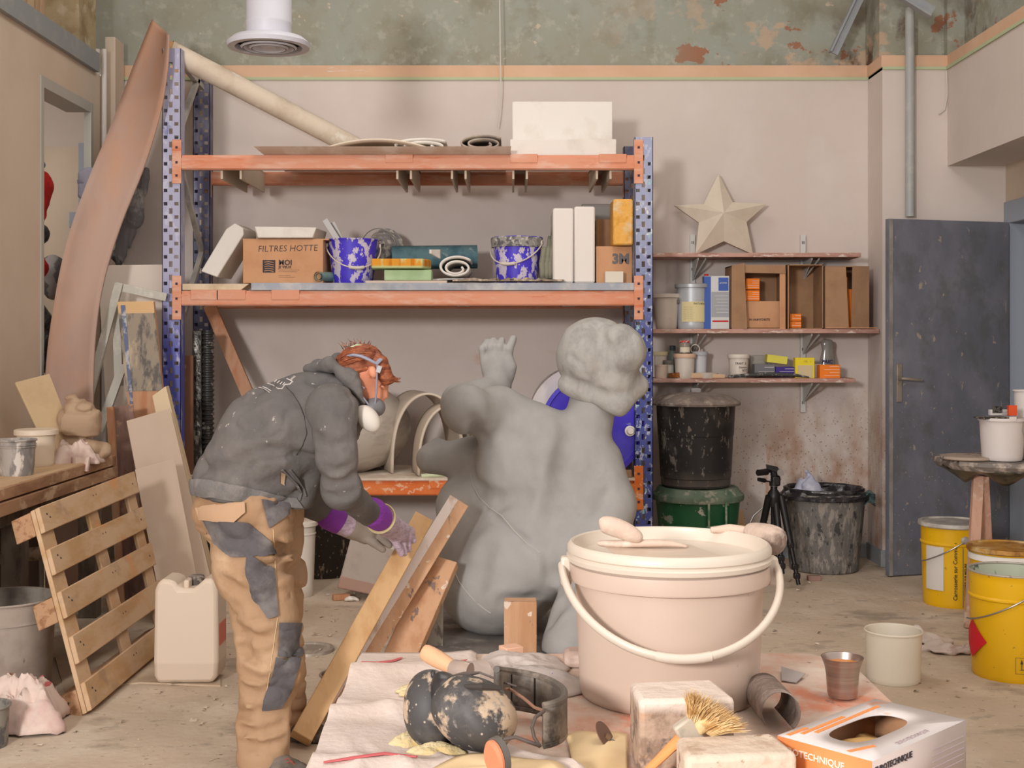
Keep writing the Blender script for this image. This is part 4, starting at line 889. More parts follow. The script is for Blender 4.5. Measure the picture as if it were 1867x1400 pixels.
obj('head_block',MB().box(P(1414,876,7.12),(.05,.05,.06)).box(P(1411,862,7.12),(.036,.04,.05)),blk2,tp,bevel=.01)
obj('camera_plate',MB().hexa([P(1398,856,7.08),P(1424,864,7.08),P(1424,864,7.16),P(1398,856,7.16),P(1396,846,7.08),P(1418,851,7.08),P(1418,851,7.16),P(1396,846,7.16)]),blk2,tp,bevel=.004)
obj('pan_handle',MB().tube([P(1406,860,7.1),P(1400,859,7.09),P(1398,860,7.08),P(1382,862,7.04)],[.006,.008,.019,.018],12),blk2,tp)
obj('tilt_handle',MB().tube([P(1404,878,7.1),P(1397,877,7.09),P(1394,876,7.08),P(1383,874,7.05)],[.004,.005,.013,.011],12),blk2,tp)
obj('lock_knob',MB().lathe([(0,0),(.018,0),(.018,.014),(0,.014)],P(1422,861,7.08),18,My),wire,tp); settle(tp)
obj('wood_offcut',MB().hexa([P(1343,935,7.78),P(1352,930,7.78),P(1352,930,7.8),P(1343,935,7.8),P(1342,938,7.78),P(1342,938,7.78)+Vector((.02,0,0)),P(1342,938,7.8)+Vector((.02,0,0)),P(1342,938,7.8)]) if 0 else MB().bar(P(1346,932,7.78),P(1366,1020,7.6),.05,.02,(0,1,0)),M('pale_pine',(204,166,128),.7),label='short pine batten standing beside the green bin',cat='batten')
obj('grey_hoop',MB().tube([P(1362,985,7.7),P(1364,960,7.7),P(1374,940,7.7),P(1390,926,7.7),P(1402,922,7.7)],.006,8),wire,label='thin grey wire hoop behind the tripod',cat='wire')
obj('floor_block',MB().box(Pz(1484,1058,0)+Vector((0,0,.014)),(.075,.04,.028)),M('brown_block',(150,120,108),.85),label='tiny brown block on floor in front of the waste bin',cat='block',bevel=.003)
# ================================================================ yellow drums and modelling stand
yel=M('yellow_drum_paint',(222,172,16),.38,lay=[('n',(196,146,12),3,.5,.75,.5),('n',(150,120,50),(30,30,30),.70,.72,.8,3)])
ylid=M('dusty_steel_lid',(172,166,158),.5,.2,lay=[('n',(206,200,190),8,.5,.65)])
def ydrum(label,cx,cy,h,r,open_=False,lidm=None,ang=0,a0=0):
    c=Vector((cx,cy,0)); t=thing('steel_drum',label,'drum')
    pr=[(0,0),(r*.9,0),(r*.92,.01)]
    for z in np.linspace(.02,h-.03,10): pr.append((r*.92+(r*.08)*z/h,float(z)))
    zz=h*.76; rr=r*.92+r*.08*zz/h
    pr+=[(rr,zz-.008),(rr+.006,zz-.002),(rr+.006,zz+.004),(rr,zz+.01)]; pr=pr[:3]+sorted(pr[3:],key=lambda q:q[1])
    pr+=[(r,h-.01),(r+.004,h-.004),(r+.003,h),(r-.003,h-.002)]
    obj('body',MB().lathe(pr+([(r-.006,h-.02),(r*.9,.02),(0,.02)] if 0 else []),c,64),yel,t)
    if open_: obj('lining',MB().lathe([(r-.002,h+.002),(r-.006,h-.03),(r*.92-.006,.05),(0,.05)],c,64),M('pale_green_lining',(176,182,160),.5,lay=[('n',(70,74,70),(14,14,5),.6,.63,.9,4)]),t)
    rim=M('rusty_steel_rim',(170,164,152),.5,.3,lay=[('n',(120,90,60),30,.58,.64)])
    obj('rim_ring',MB().tube([c+Vector((r*math.cos(q),r*math.sin(q),h)) for q in [2*PI*i/64 for i in range(64)]],.0055,8,closed=True),rim,t)
    if lidm: obj('lid',MB().lathe([(r+.008,h-.018),(r+.014,h-.012),(r+.012,h+.006),(r-.01,h+.008),(r-.016,h+.001),(0,h+.002)],c,64,wob=lambda a,z:.012*(math.sin(19*a)>.4 and z<h)),lidm,t)
    e=c+Vector((rr*math.sin(ang),-rr*math.cos(ang),zz+.03 if not open_ else zz+.035)); n=Vector((math.sin(ang),-math.cos(ang),0))
    obj('handle_ear',MB().lathe([(.022,0),(.018,.006),(.012,.008),(.012,.014),(0,.016)],e,20,Matrix.Rotation(ang,3,'Z')@My),ylid,t)
    # wire handle hanging round to the side
    pts=[]
    for i in range(15):
        f=i/14; a=ang-f*1.75; R=rr+.012+.0*f; pts.append(c+Vector((R*math.sin(a),-R*math.cos(a),e.z-.105*math.sin(f*PI/2)-.03*f)))
    ho=obj('wire_handle',MB().tube(pts,.0035,8),wire,t)
    return t,c,rr
# nearest, open
t,c,rr=ydrum('nearest yellow drum, open, with red diamond label','' or 1842/1,0,0,0) if 0 else ydrum('nearest open yellow drum with red diamond label on the right',PX(1845,5.22),5.22,.435,.172,True,ang=.06)
hz=M('hazard_red',(206,30,44),.55)
def wrapq(name,t,c,r,pts,mat,off=.0015):
    n=12
    def f(u,v):
        x0,z0=[pts[0][k]*(1-u)+pts[1][k]*u for k in (0,1)]; x1,z1_=[pts[3][k]*(1-u)+pts[2][k]*u for k in (0,1)]
        a=x0*(1-v)+x1*v; z=z0*(1-v)+z1_*v; return Vector((c.x+(r+off)*math.sin(a),c.y-(r+off)*math.cos(a),z))
    return obj(name,MB().grid(n,n,f),mat,t)
r5=.168
wrapq('hazard_diamond',t,c,r5,[(-1.5,.235),(-.98,.155),(-1.5,.075),(-2.02,.155)],hz)
wrapq('white_label',t,c,r5,[(.12,.255),(.8,.255),(.8,.03),(.12,.03)],M('label_white',(206,200,194),.7))
for (a,b_,z) in ((.16,.30,.20),(.16,.28,.165)): wrapq('hazard_mark',t,c,r5,[(a,z),(b_,z),(b_,z-.012),(a,z-.012)],redp,.003)
fr=.0
for q in (((-.3,.11),(.09,.11),(.09,.1085),(-.3,.1085)),((-.3,.045),(.09,.045),(.09,.0435),(-.3,.0435)),((-.3,.11),(-.29,.11),(-.29,.0435),(-.3,.0435))): wrapq('printed_frame',t,c,r5,q,ink)
for a in (-.16,-.03): 
    wrapq('up_arrow',t,c,r5,[(a-.008,.09),(a+.008,.09),(a+.008,.062),(a-.008,.062)],ink)
    wrapq('up_arrow_head',t,c,r5,[(a,.104),(a,.104),(a+.035,.084),(a-.035,.084)],ink)
wrapq('arrow_base',t,c,r5,[(-.2,.062),(.01,.062),(.01,.0595),(-.2,.0595)],ink)
text('printed_lettering','LOT 2417',(c.x,c.y,.06),(1,0,0),(0,0,1),.014,ink,t,wrap=(c.x,c.y,r5,-1.2)) if 0 else None
settle(t)
t,c,rr=ydrum('middle yellow drum with rusty tan lid, under the stand','' or 0,0,0,0) if 0 else ydrum('middle yellow drum with rusty tan lid behind the open drum',PX(1836,5.86),5.86,.425,.166,False,M('rusty_tan_lid',(178,128,50),.5,.1,lay=[('n',(196,168,120),7,.5,.62),('n',(140,96,40),12,.5,.66)]),ang=.5)
obj('white_drips',MB().lathe([(.168,.375),(.172,.372),(.172,.398),(.168,.40)],c,64,wob=lambda a,z:0),whp,t); settle(t)
t,c,rr=ydrum('rear yellow drum with white lid standing in front of door',PX(1737,6.62),6.62,.43,.163,False,ylid,ang=.05)
wrapq('white_label',t,c,.158,[(-1.3,.33),(-.62,.33),(-.62,.09),(-1.3,.09)],M('label_white',(206,200,194),.7))
def vtext(name,body,a,z0,size,t,c,r):
    x=text(name,body,(0,0,0),(1,0,0),(0,0,1),size,ink,t,bold=.0004)
    for v in x.data.vertices:
        u,w=v.co.x,v.co.z
        an=a-w/r; v.co=Vector((c.x+(r+.002)*math.sin(an),c.y-(r+.002)*math.cos(an),z0+u))
vtext('printed_lettering','Carrosserie sur Commande',-.20,.045,.028,t,c,.158)
vtext('printed_lettering','CARBOSSERIE SUR MESURE',.10,.045,.016,t,c,.158)
wrapq('weld_seam',t,c,.158,[(-.03,.42),(-.005,.42),(-.005,.01),(-.03,.01)],wire,.003)
settle(t)
# modelling stand
sm=M('pinkish_pine',(196,156,134),.75,lay=[('n',(170,128,108),(14,14,3),.45,.62),('n',(214,190,172),9,.55,.65)])
ms=thing('modelling_stand','three-legged modelling stand with plastic-wrapped round top at right','stand')
sc_=Vector((PX(1835,6.25),6.25,0)); stz=PZ(838,6.25)
film=M('grey_plastic_wrap',(112,104,98),.5,lay=[('n',(172,160,150),(12,12,20),.48,.6),('n',(60,56,54),(16,16,10),.56,.64)],bump=(22,.8))
obj('wrapped_top',MB().lathe([(0,-.05),(.26,-.05),(.33,-.035),(.345,-.01),(.335,.008),(.30,.012),(0,.012)],sc_+Vector((0,0,stz)),64,wob=lambda a,z:.02*math.sin(5*a+1)+.012*math.sin(13*a)+(.01*math.sin(31*a))),film,ms)
obj('hanging_film',MB().grid(40,5,lambda u,v:sc_+Vector((( .33-.10*v)*math.sin(-1.6+2.6*u),-(.33-.10*v)*math.cos(-1.6+2.6*u),stz-.03-.05*v*(1+.5*math.sin(17*u))))),M('olive_film',(84,78,64),.4,lay=[('n',(40,38,34),9,.45,.6)],bump=(20,.6)),ms,solid=.004)
for xa,xb,yb,Db in ((1783,1768,1110,6.05),(1792,1805,1100,6.35),(1880,1930,1100,6.3)):
    D_t=6.2; b_=Pz(xb,F*H/Db/1+617 if 0 else 617+H*F/Db,0.0); obj('leg',MB().bar(P(xa,868,D_t),(PX(xb,Db),Db,.0),.05,.028,(0,1,0)),sm,ms)
settle(ms)
dk=thing('turntable_disc','flat grey dusty disc on the modelling stand beside the pail','disc')
obj('disc',MB().lathe([(0,0),(.13,0),(.135,.005),(.13,.016),(0,.018)],(PX(1765,6.15),6.15,stz+.014),48),M('dusty_disc',(158,142,128),.8,lay=[('n',(84,78,74),18,.58,.64)]),dk); settle(dk)
zs_=stz+.016
t=pail('pail','white square-rimmed pail standing on the modelling stand','pail',(PX(1827,6.08),6.08,zs_),.093,.105,PZ(765,6.08)-zs_,M('clean_white_pail',(208,200,196),.45),ears=False,rings=((.2,.003),))
obj('pail_latch',MB().box((0.01,-.108,.205),(.035,.008,.022)),M('clean_white_pail',(208,200,196),.45),t,bevel=.003)
pail('pail','second white pail cut off at the right edge of stand','pail',(PX(1893,6.15),6.15,zs_),.09,.102,PZ(775,6.15)-zs_,M('clean_white_pail',(208,200,196),.45),ears=False)
zp=PZ(765,6.08)+.008
obj('scraper_blade',MB().bar((PX(1784,6.05),6.05,zp+.003),(PX(1838,6.05),6.08,zp+.003),.09,.007,(0,0,1)),M('crusted_black',(50,46,42),.8,lay=[('n',(130,120,108),40,.5,.58)]),label='black crusted scraper lying across the white pail',cat='scraper',bevel=.001)
pk=packet('white printed sandpaper pack propped on the white pail',1806,1850,747,768,6.15,.03,M('card_white',(206,204,198),.6),3,lm=ink,z0=zp+.008)
obj('dark_window',MB().bx(-.05,-.002,-.017,-.015,.012,.045),M('speckled_dark',(84,80,76),.8,lay=[('n',(30,28,28),60,.48,.55)]),pk)
obj('orange_strip',MB().bx(PX(1835,6.13),PX(1850,6.13),6.1,6.12,zp+.01,zp+.06),M('orange_red',(220,84,40),.6),label='orange-red strip sticking up from the white pails',cat='strip')
obj('trowel',MB().prism([P(1850,762,6.0),P(1858,752,6.0),P(1880,790,6.0),P(1872,800,6.0)],(0,.004,0)),M('greyish_blade',(150,140,134),.5,.3),label='grey trowel blade leaning in the second white pail',cat='trowel',bevel=.001)
pail('beaker','small white beaker behind the pails at right edge','beaker',(PX(1872,6.3),6.33,zs_),.04,.05,PZ(712,6.33)-zs_,M('clean_white_pail',(208,200,196),.45),ears=False,n=28)
# floor items on the right
def on(x,y): return Pz(x,y,0)
c=on(1629,1240); c.y+=.0
pail('tub','empty white tub standing on the floor right of workbench','tub',(c.x,c.y,0),.105,.113,.205,M('milky_tub',(218,208,190),.5),rim=.004,ears=False,n=56)
crumple(on(1695,1185)+Vector((0,0,.03)),.1,.1,.03,.009,M('stained_white_rag',(204,190,180),.9,lay=[('n',(168,140,132),9,.52,.66)]),'paper_rag','crumpled pinkish-white rag on the floor right of tub','rag',31,.04,11,
  prims=[('e',on(1690,1175)+Vector((0,0,.02)),(.13,.10,.032),0,.03,None,None,False),('e',on(1730,1190)+Vector((0,0,.015)),(.11,.07,.022),.05,.03,None,None,False)])
def ragfield(name,label,c,rx,ry,h,mat,seed=0,rot=0,fr=6,nu=70,cat='rag',solid=.003,base=None,parent=None,sharp=1.6,**k):
    c=Vector(c); rs=random.Random(seed); ph=[rs.uniform(0,6) for _ in range(6)]
    def f(u,v):
        a=2*PI*u; R=1+.18*math.sin(3*a+ph[0])+.12*math.sin(5*a+ph[1])+.07*math.sin(9*a+ph[2]); r=v*R
        x,y=r*math.cos(a)*rx,r*math.sin(a)*ry
        s=np.array([[x*fr/max(rx,.01)*.35+seed,y*fr/max(ry,.01)*.35,seed*.37]],np.float32)
        n1=1-abs(vnoise(s,seed)[0]); n2=1-abs(vnoise(s*2.6,seed+1)[0]); n3=1-abs(vnoise(s*6,seed+2)[0])
        z=h*(1-v**2)**.8*(.45+.42*n1)+h*.22*n2**1.3*(1-v**3)+h*.06*n3
        cr,sr=math.cos(rot),math.sin(rot)
        return c+Vector((x*cr-y*sr,x*sr+y*cr,max(z,.001)+.001))
    mb=MB().grid(nu,26,f,closeu=True); bmesh.ops.remove_doubles(mb.bm,verts=mb.bm.verts[:],dist=1e-5)
    return obj(name,mb,mat,parent,solid=solid,label=label,cat=None if parent else cat,ang=70,**k)
# ================================================================ left side clutter
mauve=M('pinkish_plywood',(172,144,130),.75,lay=[('n',(160,130,116),(2,2,.8),.45,.65),('n',(190,136,96),(1.5,1.5,.7),.5,.72,.7)])
def interp(pts,v):
    t=v*(len(pts)-1); i=min(int(t),len(pts)-2); f=t-i
    p0=pts[max(i-1,0)]; p1=pts[i]; p2=pts[i+1]; p3=pts[min(i+2,len(pts)-1)]
    return [.5*((2*p1[k])+(-p0[k]+p2[k])*f+(2*p0[k]-5*p1[k]+4*p2[k]-p3[k])*f*f+(-p0[k]+3*p1[k]-3*p2[k]+p3[k])*f**3) for k in range(len(p1))]
le=[(278,36,7.32),(242,125,7.28),(203,228,7.22),(160,330,7.12),(122,440,7.0),(98,555,6.85),(83,680,6.72),(80,860,6.62),(84,1096,6.6)]
ri=[(308,64,7.05),(305,125,7.03),(292,205,7.04),(262,305,7.05),(222,405,6.98),(192,500,6.9),(176,590,6.8),(170,700,6.75),(172,860,6.7),(178,1090,6.7)]
obj('curved_sheet',MB().grid(8,56,lambda u,v:(lambda a,b:P(*a).lerp(P(*b),u)+Vector((0,.05*math.sin(PI*u),0)))(interp(le,v),interp(ri,v))),mauve,solid=.012,label='tall curved pinkish sheet sweeping up beside the left upright',cat='sheet')
apr=M('grey_wax_apron',(120,118,120),.5,lay=[('n',(172,170,168),(9,9,6),.5,.62),('n',(70,70,76),(14,14,6),.56,.64)])
def _cr(g): return .018*np.clip(1-np.abs(vnoise(g*np.array([16,8,5]),41))/.35,0,1)**1.5+.008*vnoise(g*np.array([30,10,12]),43)
organic('apron',disp=_cr,res=.008,mat=apr,label='dusty grey apron hanging behind the curved sheet',cat='apron',prims=[('c',P(262,330,7.88),P(240,395,7.85),.035,.075,.03,2.2,False),('c',P(240,395,7.85),P(212,470,7.82),.075,.055,.03,2.2,False),('c',P(262,322,7.9),P(266,312,7.92),.04,.02,.02,1,False)])
def slab(name,label,cat,quad,thk,mat,bev=.002,off=None,**k):
    q=[P(*p) for p in quad]; n=(q[1]-q[0]).cross(q[3]-q[0]).normalized()
    if n.y<0: n=-n
    return obj(name,MB().prism(q,n*thk),mat,label=label,cat=cat,bevel=bev,**k)
wb=M('white_melamine',(210,196,182),.6)
slab('board','white board leaning behind the left upright','board',[(178,484,7.27),(303,482,7.27),(303,1090,7.225),(212,1072,7.225)],.012,wb)
fr=thing('metal_frame','grey metal easel frame leaning at left in front of white board','frame')
mf=M('frame_grey',(176,172,160),.5,.1,lay=[('n',(200,196,184),8,.5,.65)])
for a,b in ((P(217,520,7.02),P(160,728,6.88)),(P(160,728,6.85),P(158,1085,6.80)),(P(214,522,7.03),P(300,541,7.08)),(P(213,560,7.04),P(217,700,7.02)),(P(224,668,7.0),P(180,790,6.9)),(P(180,790,6.87),P(172,1085,6.82))):
    obj('frame_bar',MB().bar(a,b,.045,.025,(0,1,0),.01),mf,fr)
settle(fr)
pp=M('spattered_plank_paint',(150,138,122),.75,lay=[('n',(92,88,86),(22,22,9),.48,.6,.9,7),('n',(186,168,140),(14,14,4),.56,.64,.8,6)])
pw=M('warm_pine',(190,146,114),.75,lay=[('n',(182,126,90),(16,16,2),.45,.62)])
pk_=thing('plank','paint-spattered plank leaning left of the blue upright','plank')
def lerpP(a,b,t): return tuple(a[i]+(b[i]-a[i])*t for i in range(3))
A=(214,553,6.92); B=(280,552,6.92); C_=(335,1087,6.80); D_=(268,1087,6.80)
def pq(t0,t1,m,name,off=0,thk=.03):
    q=[P(*lerpP(A,D_,t0)),P(*lerpP(B,C_,t0)),P(*lerpP(B,C_,t1)),P(*lerpP(A,D_,t1))]
    q=[p+Vector((0,-off,0)) for p in q]
    obj(name,MB().prism(q,(0,thk,.01)),m,pk_,bevel=.002)
pq(0,1,pw,'plank_body'); pq(.035,.30,pp,'spattered_paint',.003,.002); pq(.0,.035,M('yellowed_wood',(206,170,124),.7),'bare_end',.003,.002)
q=[P(*lerpP(A,D_,0)),P(*lerpP(A,D_,.4))]; obj('blue_edge_tape',MB().prism([q[0]+Vector((.02,-.006,-.01)),q[0]+Vector((.045,-.006,-.01)),q[1]+Vector((.03,-.006,0)),q[1]+Vector((.015,-.006,0))],(0,.002,0)),M('blue_paint_edge',(96,106,136),.6,lay=[('n',(176,176,176),20,.5,.6)]),pk_)
settle(pk_)
slab('board','brown-mauve board with orange edge leaning beside the frame','board',[(198,743,6.62),(243,736,6.66),(266,1097,6.62),(220,1107,6.5)],.03,M('brown_mauve_board',(138,108,96),.7,lay=[('n',(108,84,78),(14,14,3),.45,.62),('n',(176,140,116),9,.58,.66)]))
obj('board_edge',MB().bar(P(201,742,6.56),P(222,1112,6.43),.035,.02,(0,1,0)),pw,label='narrow orange pine batten along the brown-mauve board',cat='batten')
slab('batten','cream square batten end behind the big plasterboard','batten',[(277,722,6.66),(302,704,6.66),(395,1085,6.72),(352,1088,6.7)],.07,M('cream_batten',(216,194,160),.7),.004)
pbm=M('plasterboard_cream',(204,182,162),.75,lay=[('n',(190,166,146),(1.5,1.5,.7),.45,.7,.7)])
slab('plasterboard','large cream plasterboard sheet leaning left of the worker','board',[(231,767,6.45),(310,744,6.57),(397,1105,6.52),(300,1128,6.22)],.015,pbm)
slab('plasterboard','shorter plasterboard sheet in front of the large one','board',[(246,856,6.28),(318,836,6.36),(372,1120,6.35),(302,1146,6.1)],.013,pbm)
slab('brown_strip','dark brown strip standing right of the left upright','board',[(334,648,7.3),(352,648,7.3),(352,1090,7.3),(334,1090,7.3)],.02,M('dark_brown_board',(112,76,56),.7))
foil=M('black_foil',(70,66,62),.35,.4,lay=[('n',(150,146,138),(20,20,8),.52,.62),('n',(40,38,36),(30,30,20),.55,.6)],bump=(26,.9))
obj('foil_panel',MB().bx(PX(352,7.38),PX(369,7.38),7.36,7.44,0,PZ(602,7.38)),foil,label='tall foil-wrapped dark panel standing inside the rack',cat='panel',bevel=.006)
rbp=[(.028,0)]; z=0.02
while z<PZ(606,7.4): rbp+=[(.030,z),(.038,z+.006),(.038,z+.014),(.030,z+.02)]; z+=.028
rbp+=[(.03,z),(0,z)]
obj('ribbed_hose',MB().lathe(rbp,(PX(379,7.4),7.4,0),20),M('black_ribbed',(52,50,48),.4,lay=[('n',(130,126,120),18,.58,.64)]),label='black ribbed flexible hose standing beside the foil panel',cat='hose')
ap=P(382,556,7.74); bp_=P(512,857,7.42)
obj('batten',MB().bar(ap,bp_,.075,.03,(0,1,0)),M('orange_pine',(186,142,114),.75,lay=[('n',(176,120,86),(12,12,3),.45,.62)]),label='orange pine batten slanting on the lower rack bay behind worker',cat='batten')
# work table on the left
tz=.80
wd=M('dusty_workbench_wood',(180,142,110),.8,lay=[('n',(150,112,84),(12,3,12),.45,.62),('n',(206,176,144),(10,6,10),.55,.66)])
wt_=M('dusty_bench_top',(208,178,142),.85,lay=[('n',(190,156,122),(8,2,8),.45,.65)])
gw=M('grey_brown_wood',(120,106,92),.85,lay=[('n',(88,76,66),(10,10,4),.45,.62)])
tt=thing('workbench','dusty wooden workbench along the left wall','table')
obj('worktop',MB().bx(-2.53,-2.06,4.2,6.45,tz-.05,tz),wt_,tt,bevel=.003)
obj('front_edge_board',MB().bx(-2.075,-2.045,4.2,6.47,tz-.052,tz-.003),wd,tt,bevel=.003)
obj('under_board',MB().bx(-2.5,-2.04,4.2,6.48,tz-.115,tz-.06),wd,tt,bevel=.003)
obj('apron_board',MB().bx(-2.48,-2.1,4.2,6.4,tz-.18,tz-.115),gw,tt)
for y in (6.3,5.35,4.3): obj('leg',MB().bx(-2.17,-2.08,y-.04,y+.04,0,tz-.18),gw,tt,bevel=.003)
obj('cross_board',MB().bx(-2.46,-2.40,4.3,6.35,.0,.55),M('dark_back_board',(92,78,66),.9),tt)
settle(tt)
obj('wooden_pole',MB().tube([(-2.37,5.66,.405),(-2.18,5.80,.405),(-1.98,5.9,.402)],.032,14),M('dusty_pole',(150,126,104),.8,lay=[('n',(112,90,72),(30,30,30),.5,.6)]),label='round wooden pole lying under the left workbench',cat='pole')
pan=slab('panel','tan panel leaning on the workbench against left wall','board',[(28,697,6.05),(90,681,6.2),(150,834,6.25),(98,843,6.05)],.012,M('tan_board',(206,180,142),.75,lay=[('n',(190,160,124),3,.45,.65)]))
def _ck(g): return .022*np.clip(1-np.abs(vnoise(g*np.array([11,11,15]),51))/.4,0,1)**1.3+.022*vnoise(g*9,52)
organic('sack',disp=_ck,res=.008,mat=M('beige_sack',(176,150,124),.9,lay=[('n',(158,130,104),6,.45,.62)]),label='beige cloth sack bunched on the workbench beneath the frame',cat='sack',clip=lambda g:.802-g[...,2],prims=[('e',P(147,762,6.2),(.11,.085,.13),.12,.03,None,None,False),('e',P(165,818,6.2),(.11,.08,.06),.0,.05,None,None,False)])
pail('bucket','white bucket on the workbench between grey pail and rag','bucket',(PX(66,5.9),5.9,tz),.078,.088,.165,plw2,lid=(plw2,.006),ears=False)
pail('pail','grey plaster-streaked pail at the front of the workbench','pail',(PX(31,5.5),5.5,tz),.07,.078,.155,M('streaked_pail',(166,158,150),.6,lay=[('n',(110,106,104),(12,12,5),.5,.6,.8),('n',(206,198,188),(16,16,7),.56,.62)]),ears=False,rings=((.135,.004),(.125,.004)))
rag=M('pink_white_rag',(216,194,182),.9,lay=[('n',(196,160,152),7,.5,.65,.7),('n',(190,60,70),(3,3,14),.655,.67,.8,1)])
ragfield('rag','pinkish white rag draped over the workbench edge',P(128,852,6.1)+Vector((0,.03,.012)),.13,.12,.12,rag,seed=21)
obj('rag_tail',MB().grid(10,12,lambda u,v:P(132+34*u-6*v*(u-.3),836+26*v,6.08-.06*v-.02*math.sin(9*u))+Vector((.008,-.03,.01))),rag,solid=.004,label='pointed rag corner hanging over the workbench front edge',cat='rag')
# floor things, left
gbm=M('grey_bucket_plastic',(168,154,142),.5,lay=[('n',(146,130,118),5,.45,.65),('n',(84,76,70),(16,16,3),.66,.68)])
t=pail('bucket','large grey bucket with hazard label under the left workbench','bucket',(PX(8,4.98),4.98,0),.175,.195,.37,gbm,rim=.008,ears=False,rings=((.29,.006),),inner=M('grey_bucket_inside',(140,130,118),.7,lay=[('n',(112,102,90),8,.45,.6)]))
t,c=t,Vector((0,0,0))
wrapq('paper_label',t,c,.183,[(-.55,.22),(.16,.22),(.16,.10),(-.55,.10)],M('label_grey',(196,184,172),.7))
for k in range(3): wrapq('blue_mark',t,c,.1845,[(-.2+.12*k,.214),(-.12+.12*k,.214),(-.12+.12*k,.198),(-.2+.12*k,.198)],M('label_blue',(50,70,140),.6))
for k in range(2): wrapq('hazard_mark',t,c,.1845,[(-.42+.15*k,.155),(-.36+.15*k,.137),(-.42+.15*k,.118),(-.48+.15*k,.137)],redp)
for k in range(5): wrapq('printed_line',t,c,.1845,[(-.2,.186-.014*k),(.12,.186-.014*k),(.12,.183-.014*k),(-.2,.183-.014*k)],ink)
ragfield('rag','crumpled white rag with red stripes on the floor at left',on(38,1322),.17,.16,.17,rag,seed=27,fr=7)
for pts in ([(0,1310),(22,1316),(40,1318)],[(40,1322),(56,1326),(68,1329)]): pass
obj('rubber_tube',MB().tube([on(78,1298)+Vector((0,0,.022)),on(100,1297)+Vector((0,0,.022)),on(127,1301)+Vector((0,0,.022))],.021,14),M('crusted_rubber',(64,60,58),.8,lay=[('n',(140,132,122),26,.52,.6)]),label='short black rubber tube between rag and pallet on floor',cat='tube')
obj('grey_disc',MB().lathe([(0,0),(.036,0),(.036,.004),(0,.004)],on(57,1335),24),M('flat_grey',(130,128,132),.6),label='small flat grey disc on the floor beside the rag',cat='disc')
pail('tin','crusted grey tin cut off at the bottom left corner','tin',(PX(-25,4.3),4.3,0),.07,.075,.14,M('crusted_tin',(140,134,124),.7,lay=[('n',(90,88,88),14,.5,.6)]),ears=False)
obj('clay_pot',MB().lathe([(0,-.05),(.045,-.05),(.055,.03),(.05,.035),(.045,.03),(.03,-.04),(0,-.04)],on(-6,1300)+Vector((0,.12,.055)),24,Matrix.Rotation(.9,3,'Y')),M('peach_pot',(204,160,132),.6),label='peach-coloured cup lying behind the floor rag',cat='cup')
obj('hardboard',MB().prism([on(255,1246),on(402,1252),on(398,1190),on(310,1180),on(100,1200),on(118,1262)],(0,0,.006)),M('dusty_hardboard',(186,164,138),.9,lay=[('n',(204,184,160),5,.45,.65)]),label='thin dusty hardboard sheet on floor under jerrycan and pallet',cat='board')
# pallet leaning against the bench
pw1=M('pallet_pine',(204,172,138),.8,lay=[('n',(190,152,110),(9,3,9),.45,.62),('n',(168,140,114),(5,5,5),.58,.68,.8),('n',(214,150,100),4,.6,.7,.7)])
pw2=M('pallet_chipboard',(182,142,108),.85,lay=[('n',(150,108,76),30,.5,.62),('n',(206,120,50),(3,3,3),.62,.68,.8)])
BL=Vector((-1.555,4.64,.012)); BR=Vector((-1.54,5.72,.012)); TL=Vector((-1.885,4.98,.735)); TR=Vector((-1.79,5.93,.78))
pa=thing('pallet','wooden pallet leaning on its side against the workbench','pallet')
def bi(u,v): return (BL*(1-u)+BR*u)*(1-v)+(TL*(1-u)+TR*u)*v
nn=(BR-BL).cross(TL-BL).normalized()
if nn.x<0: nn=-nn
def pslab(name,u0,u1,v0,v1,d0,d1,mat):
    q=[bi(u0,v0),bi(u1,v0),bi(u1,v1),bi(u0,v1)]
    obj(name,MB().hexa([p-nn*d1 for p in q]+[p-nn*d0 for p in q]),mat,pa,bevel=.004)
for k,v in enumerate((.075,.29,.505,.715,.925)): pslab('deck_board',0,1,v-.062,v+.066,0,.02,pw1)
for u0,u1 in ((-.0,.12),(.46,.56),(.90,1.0)): pslab('cross_board',u0,u1,0.01,.99,.021,.040,pw1)
for v in (.065,.50,.925): pslab('runner',-.0,1,v-.06,v+.06,.041,.125,pw2)
for v in (.075,.29,.505,.715,.925):
    for u in (.05,.07,.5,.53,.94): obj('nail',MB().lathe([(0,0),(.004,0),(.004,.002),(0,.002)],bi(u,v+.02*((u*100)%3-1))+nn*.0005,8,nn.to_track_quat('Z','Y').to_matrix()),ink,pa)
settle(pa)
# jerrycan
jm=M('milky_jerrycan',(214,196,176),.4,lay=[('z',(196,176,156),2,.085,.078,.5)],spec=.45)
jc=thing('jerrycan','milky white jerrycan on the floor between pallet and worker','jerrycan')
jd=5.05
out=[(286,1241),(388,1240),(395,1228),(397,1200),(396,1075),(392,1056),(383,1050),(372,1051),(362,1060),(352,1068),(326,1068),(318,1056),(308,1052),(296,1051),(286,1057),(281,1072),(279,1200),(280,1228)]
obj('body',MB().prism([P(x,y,jd) for x,y in out],(0,.17,0)),jm,jc,bevel=.016)
obj('handle_bridge',MB().bx(PX(332,jd),PX(342,jd),jd+.02,jd+.12,PZ(1070,jd),PZ(1054,jd)),jm,jc,bevel=.006)
obj('screw_cap',MB().lathe([(0,0),(.032,0),(.032,.032),(.028,.036),(0,.036)],(PX(347,jd),jd+.1,PZ(1068,jd)),28,wob=lambda a,z:.03*math.sin(20*a)),M('dark_cap',(78,72,68),.5,lay=[('n',(150,140,130),20,.5,.6)]),jc)
obj('red_label',MB().bx(PX(397.2,jd)-.001,PX(397.2,jd)+.001,jd+.03,jd+.14,PZ(1175,jd),PZ(1135,jd)),M('faded_red',(214,120,104),.6),jc); settle(jc); jc.location.z=.007
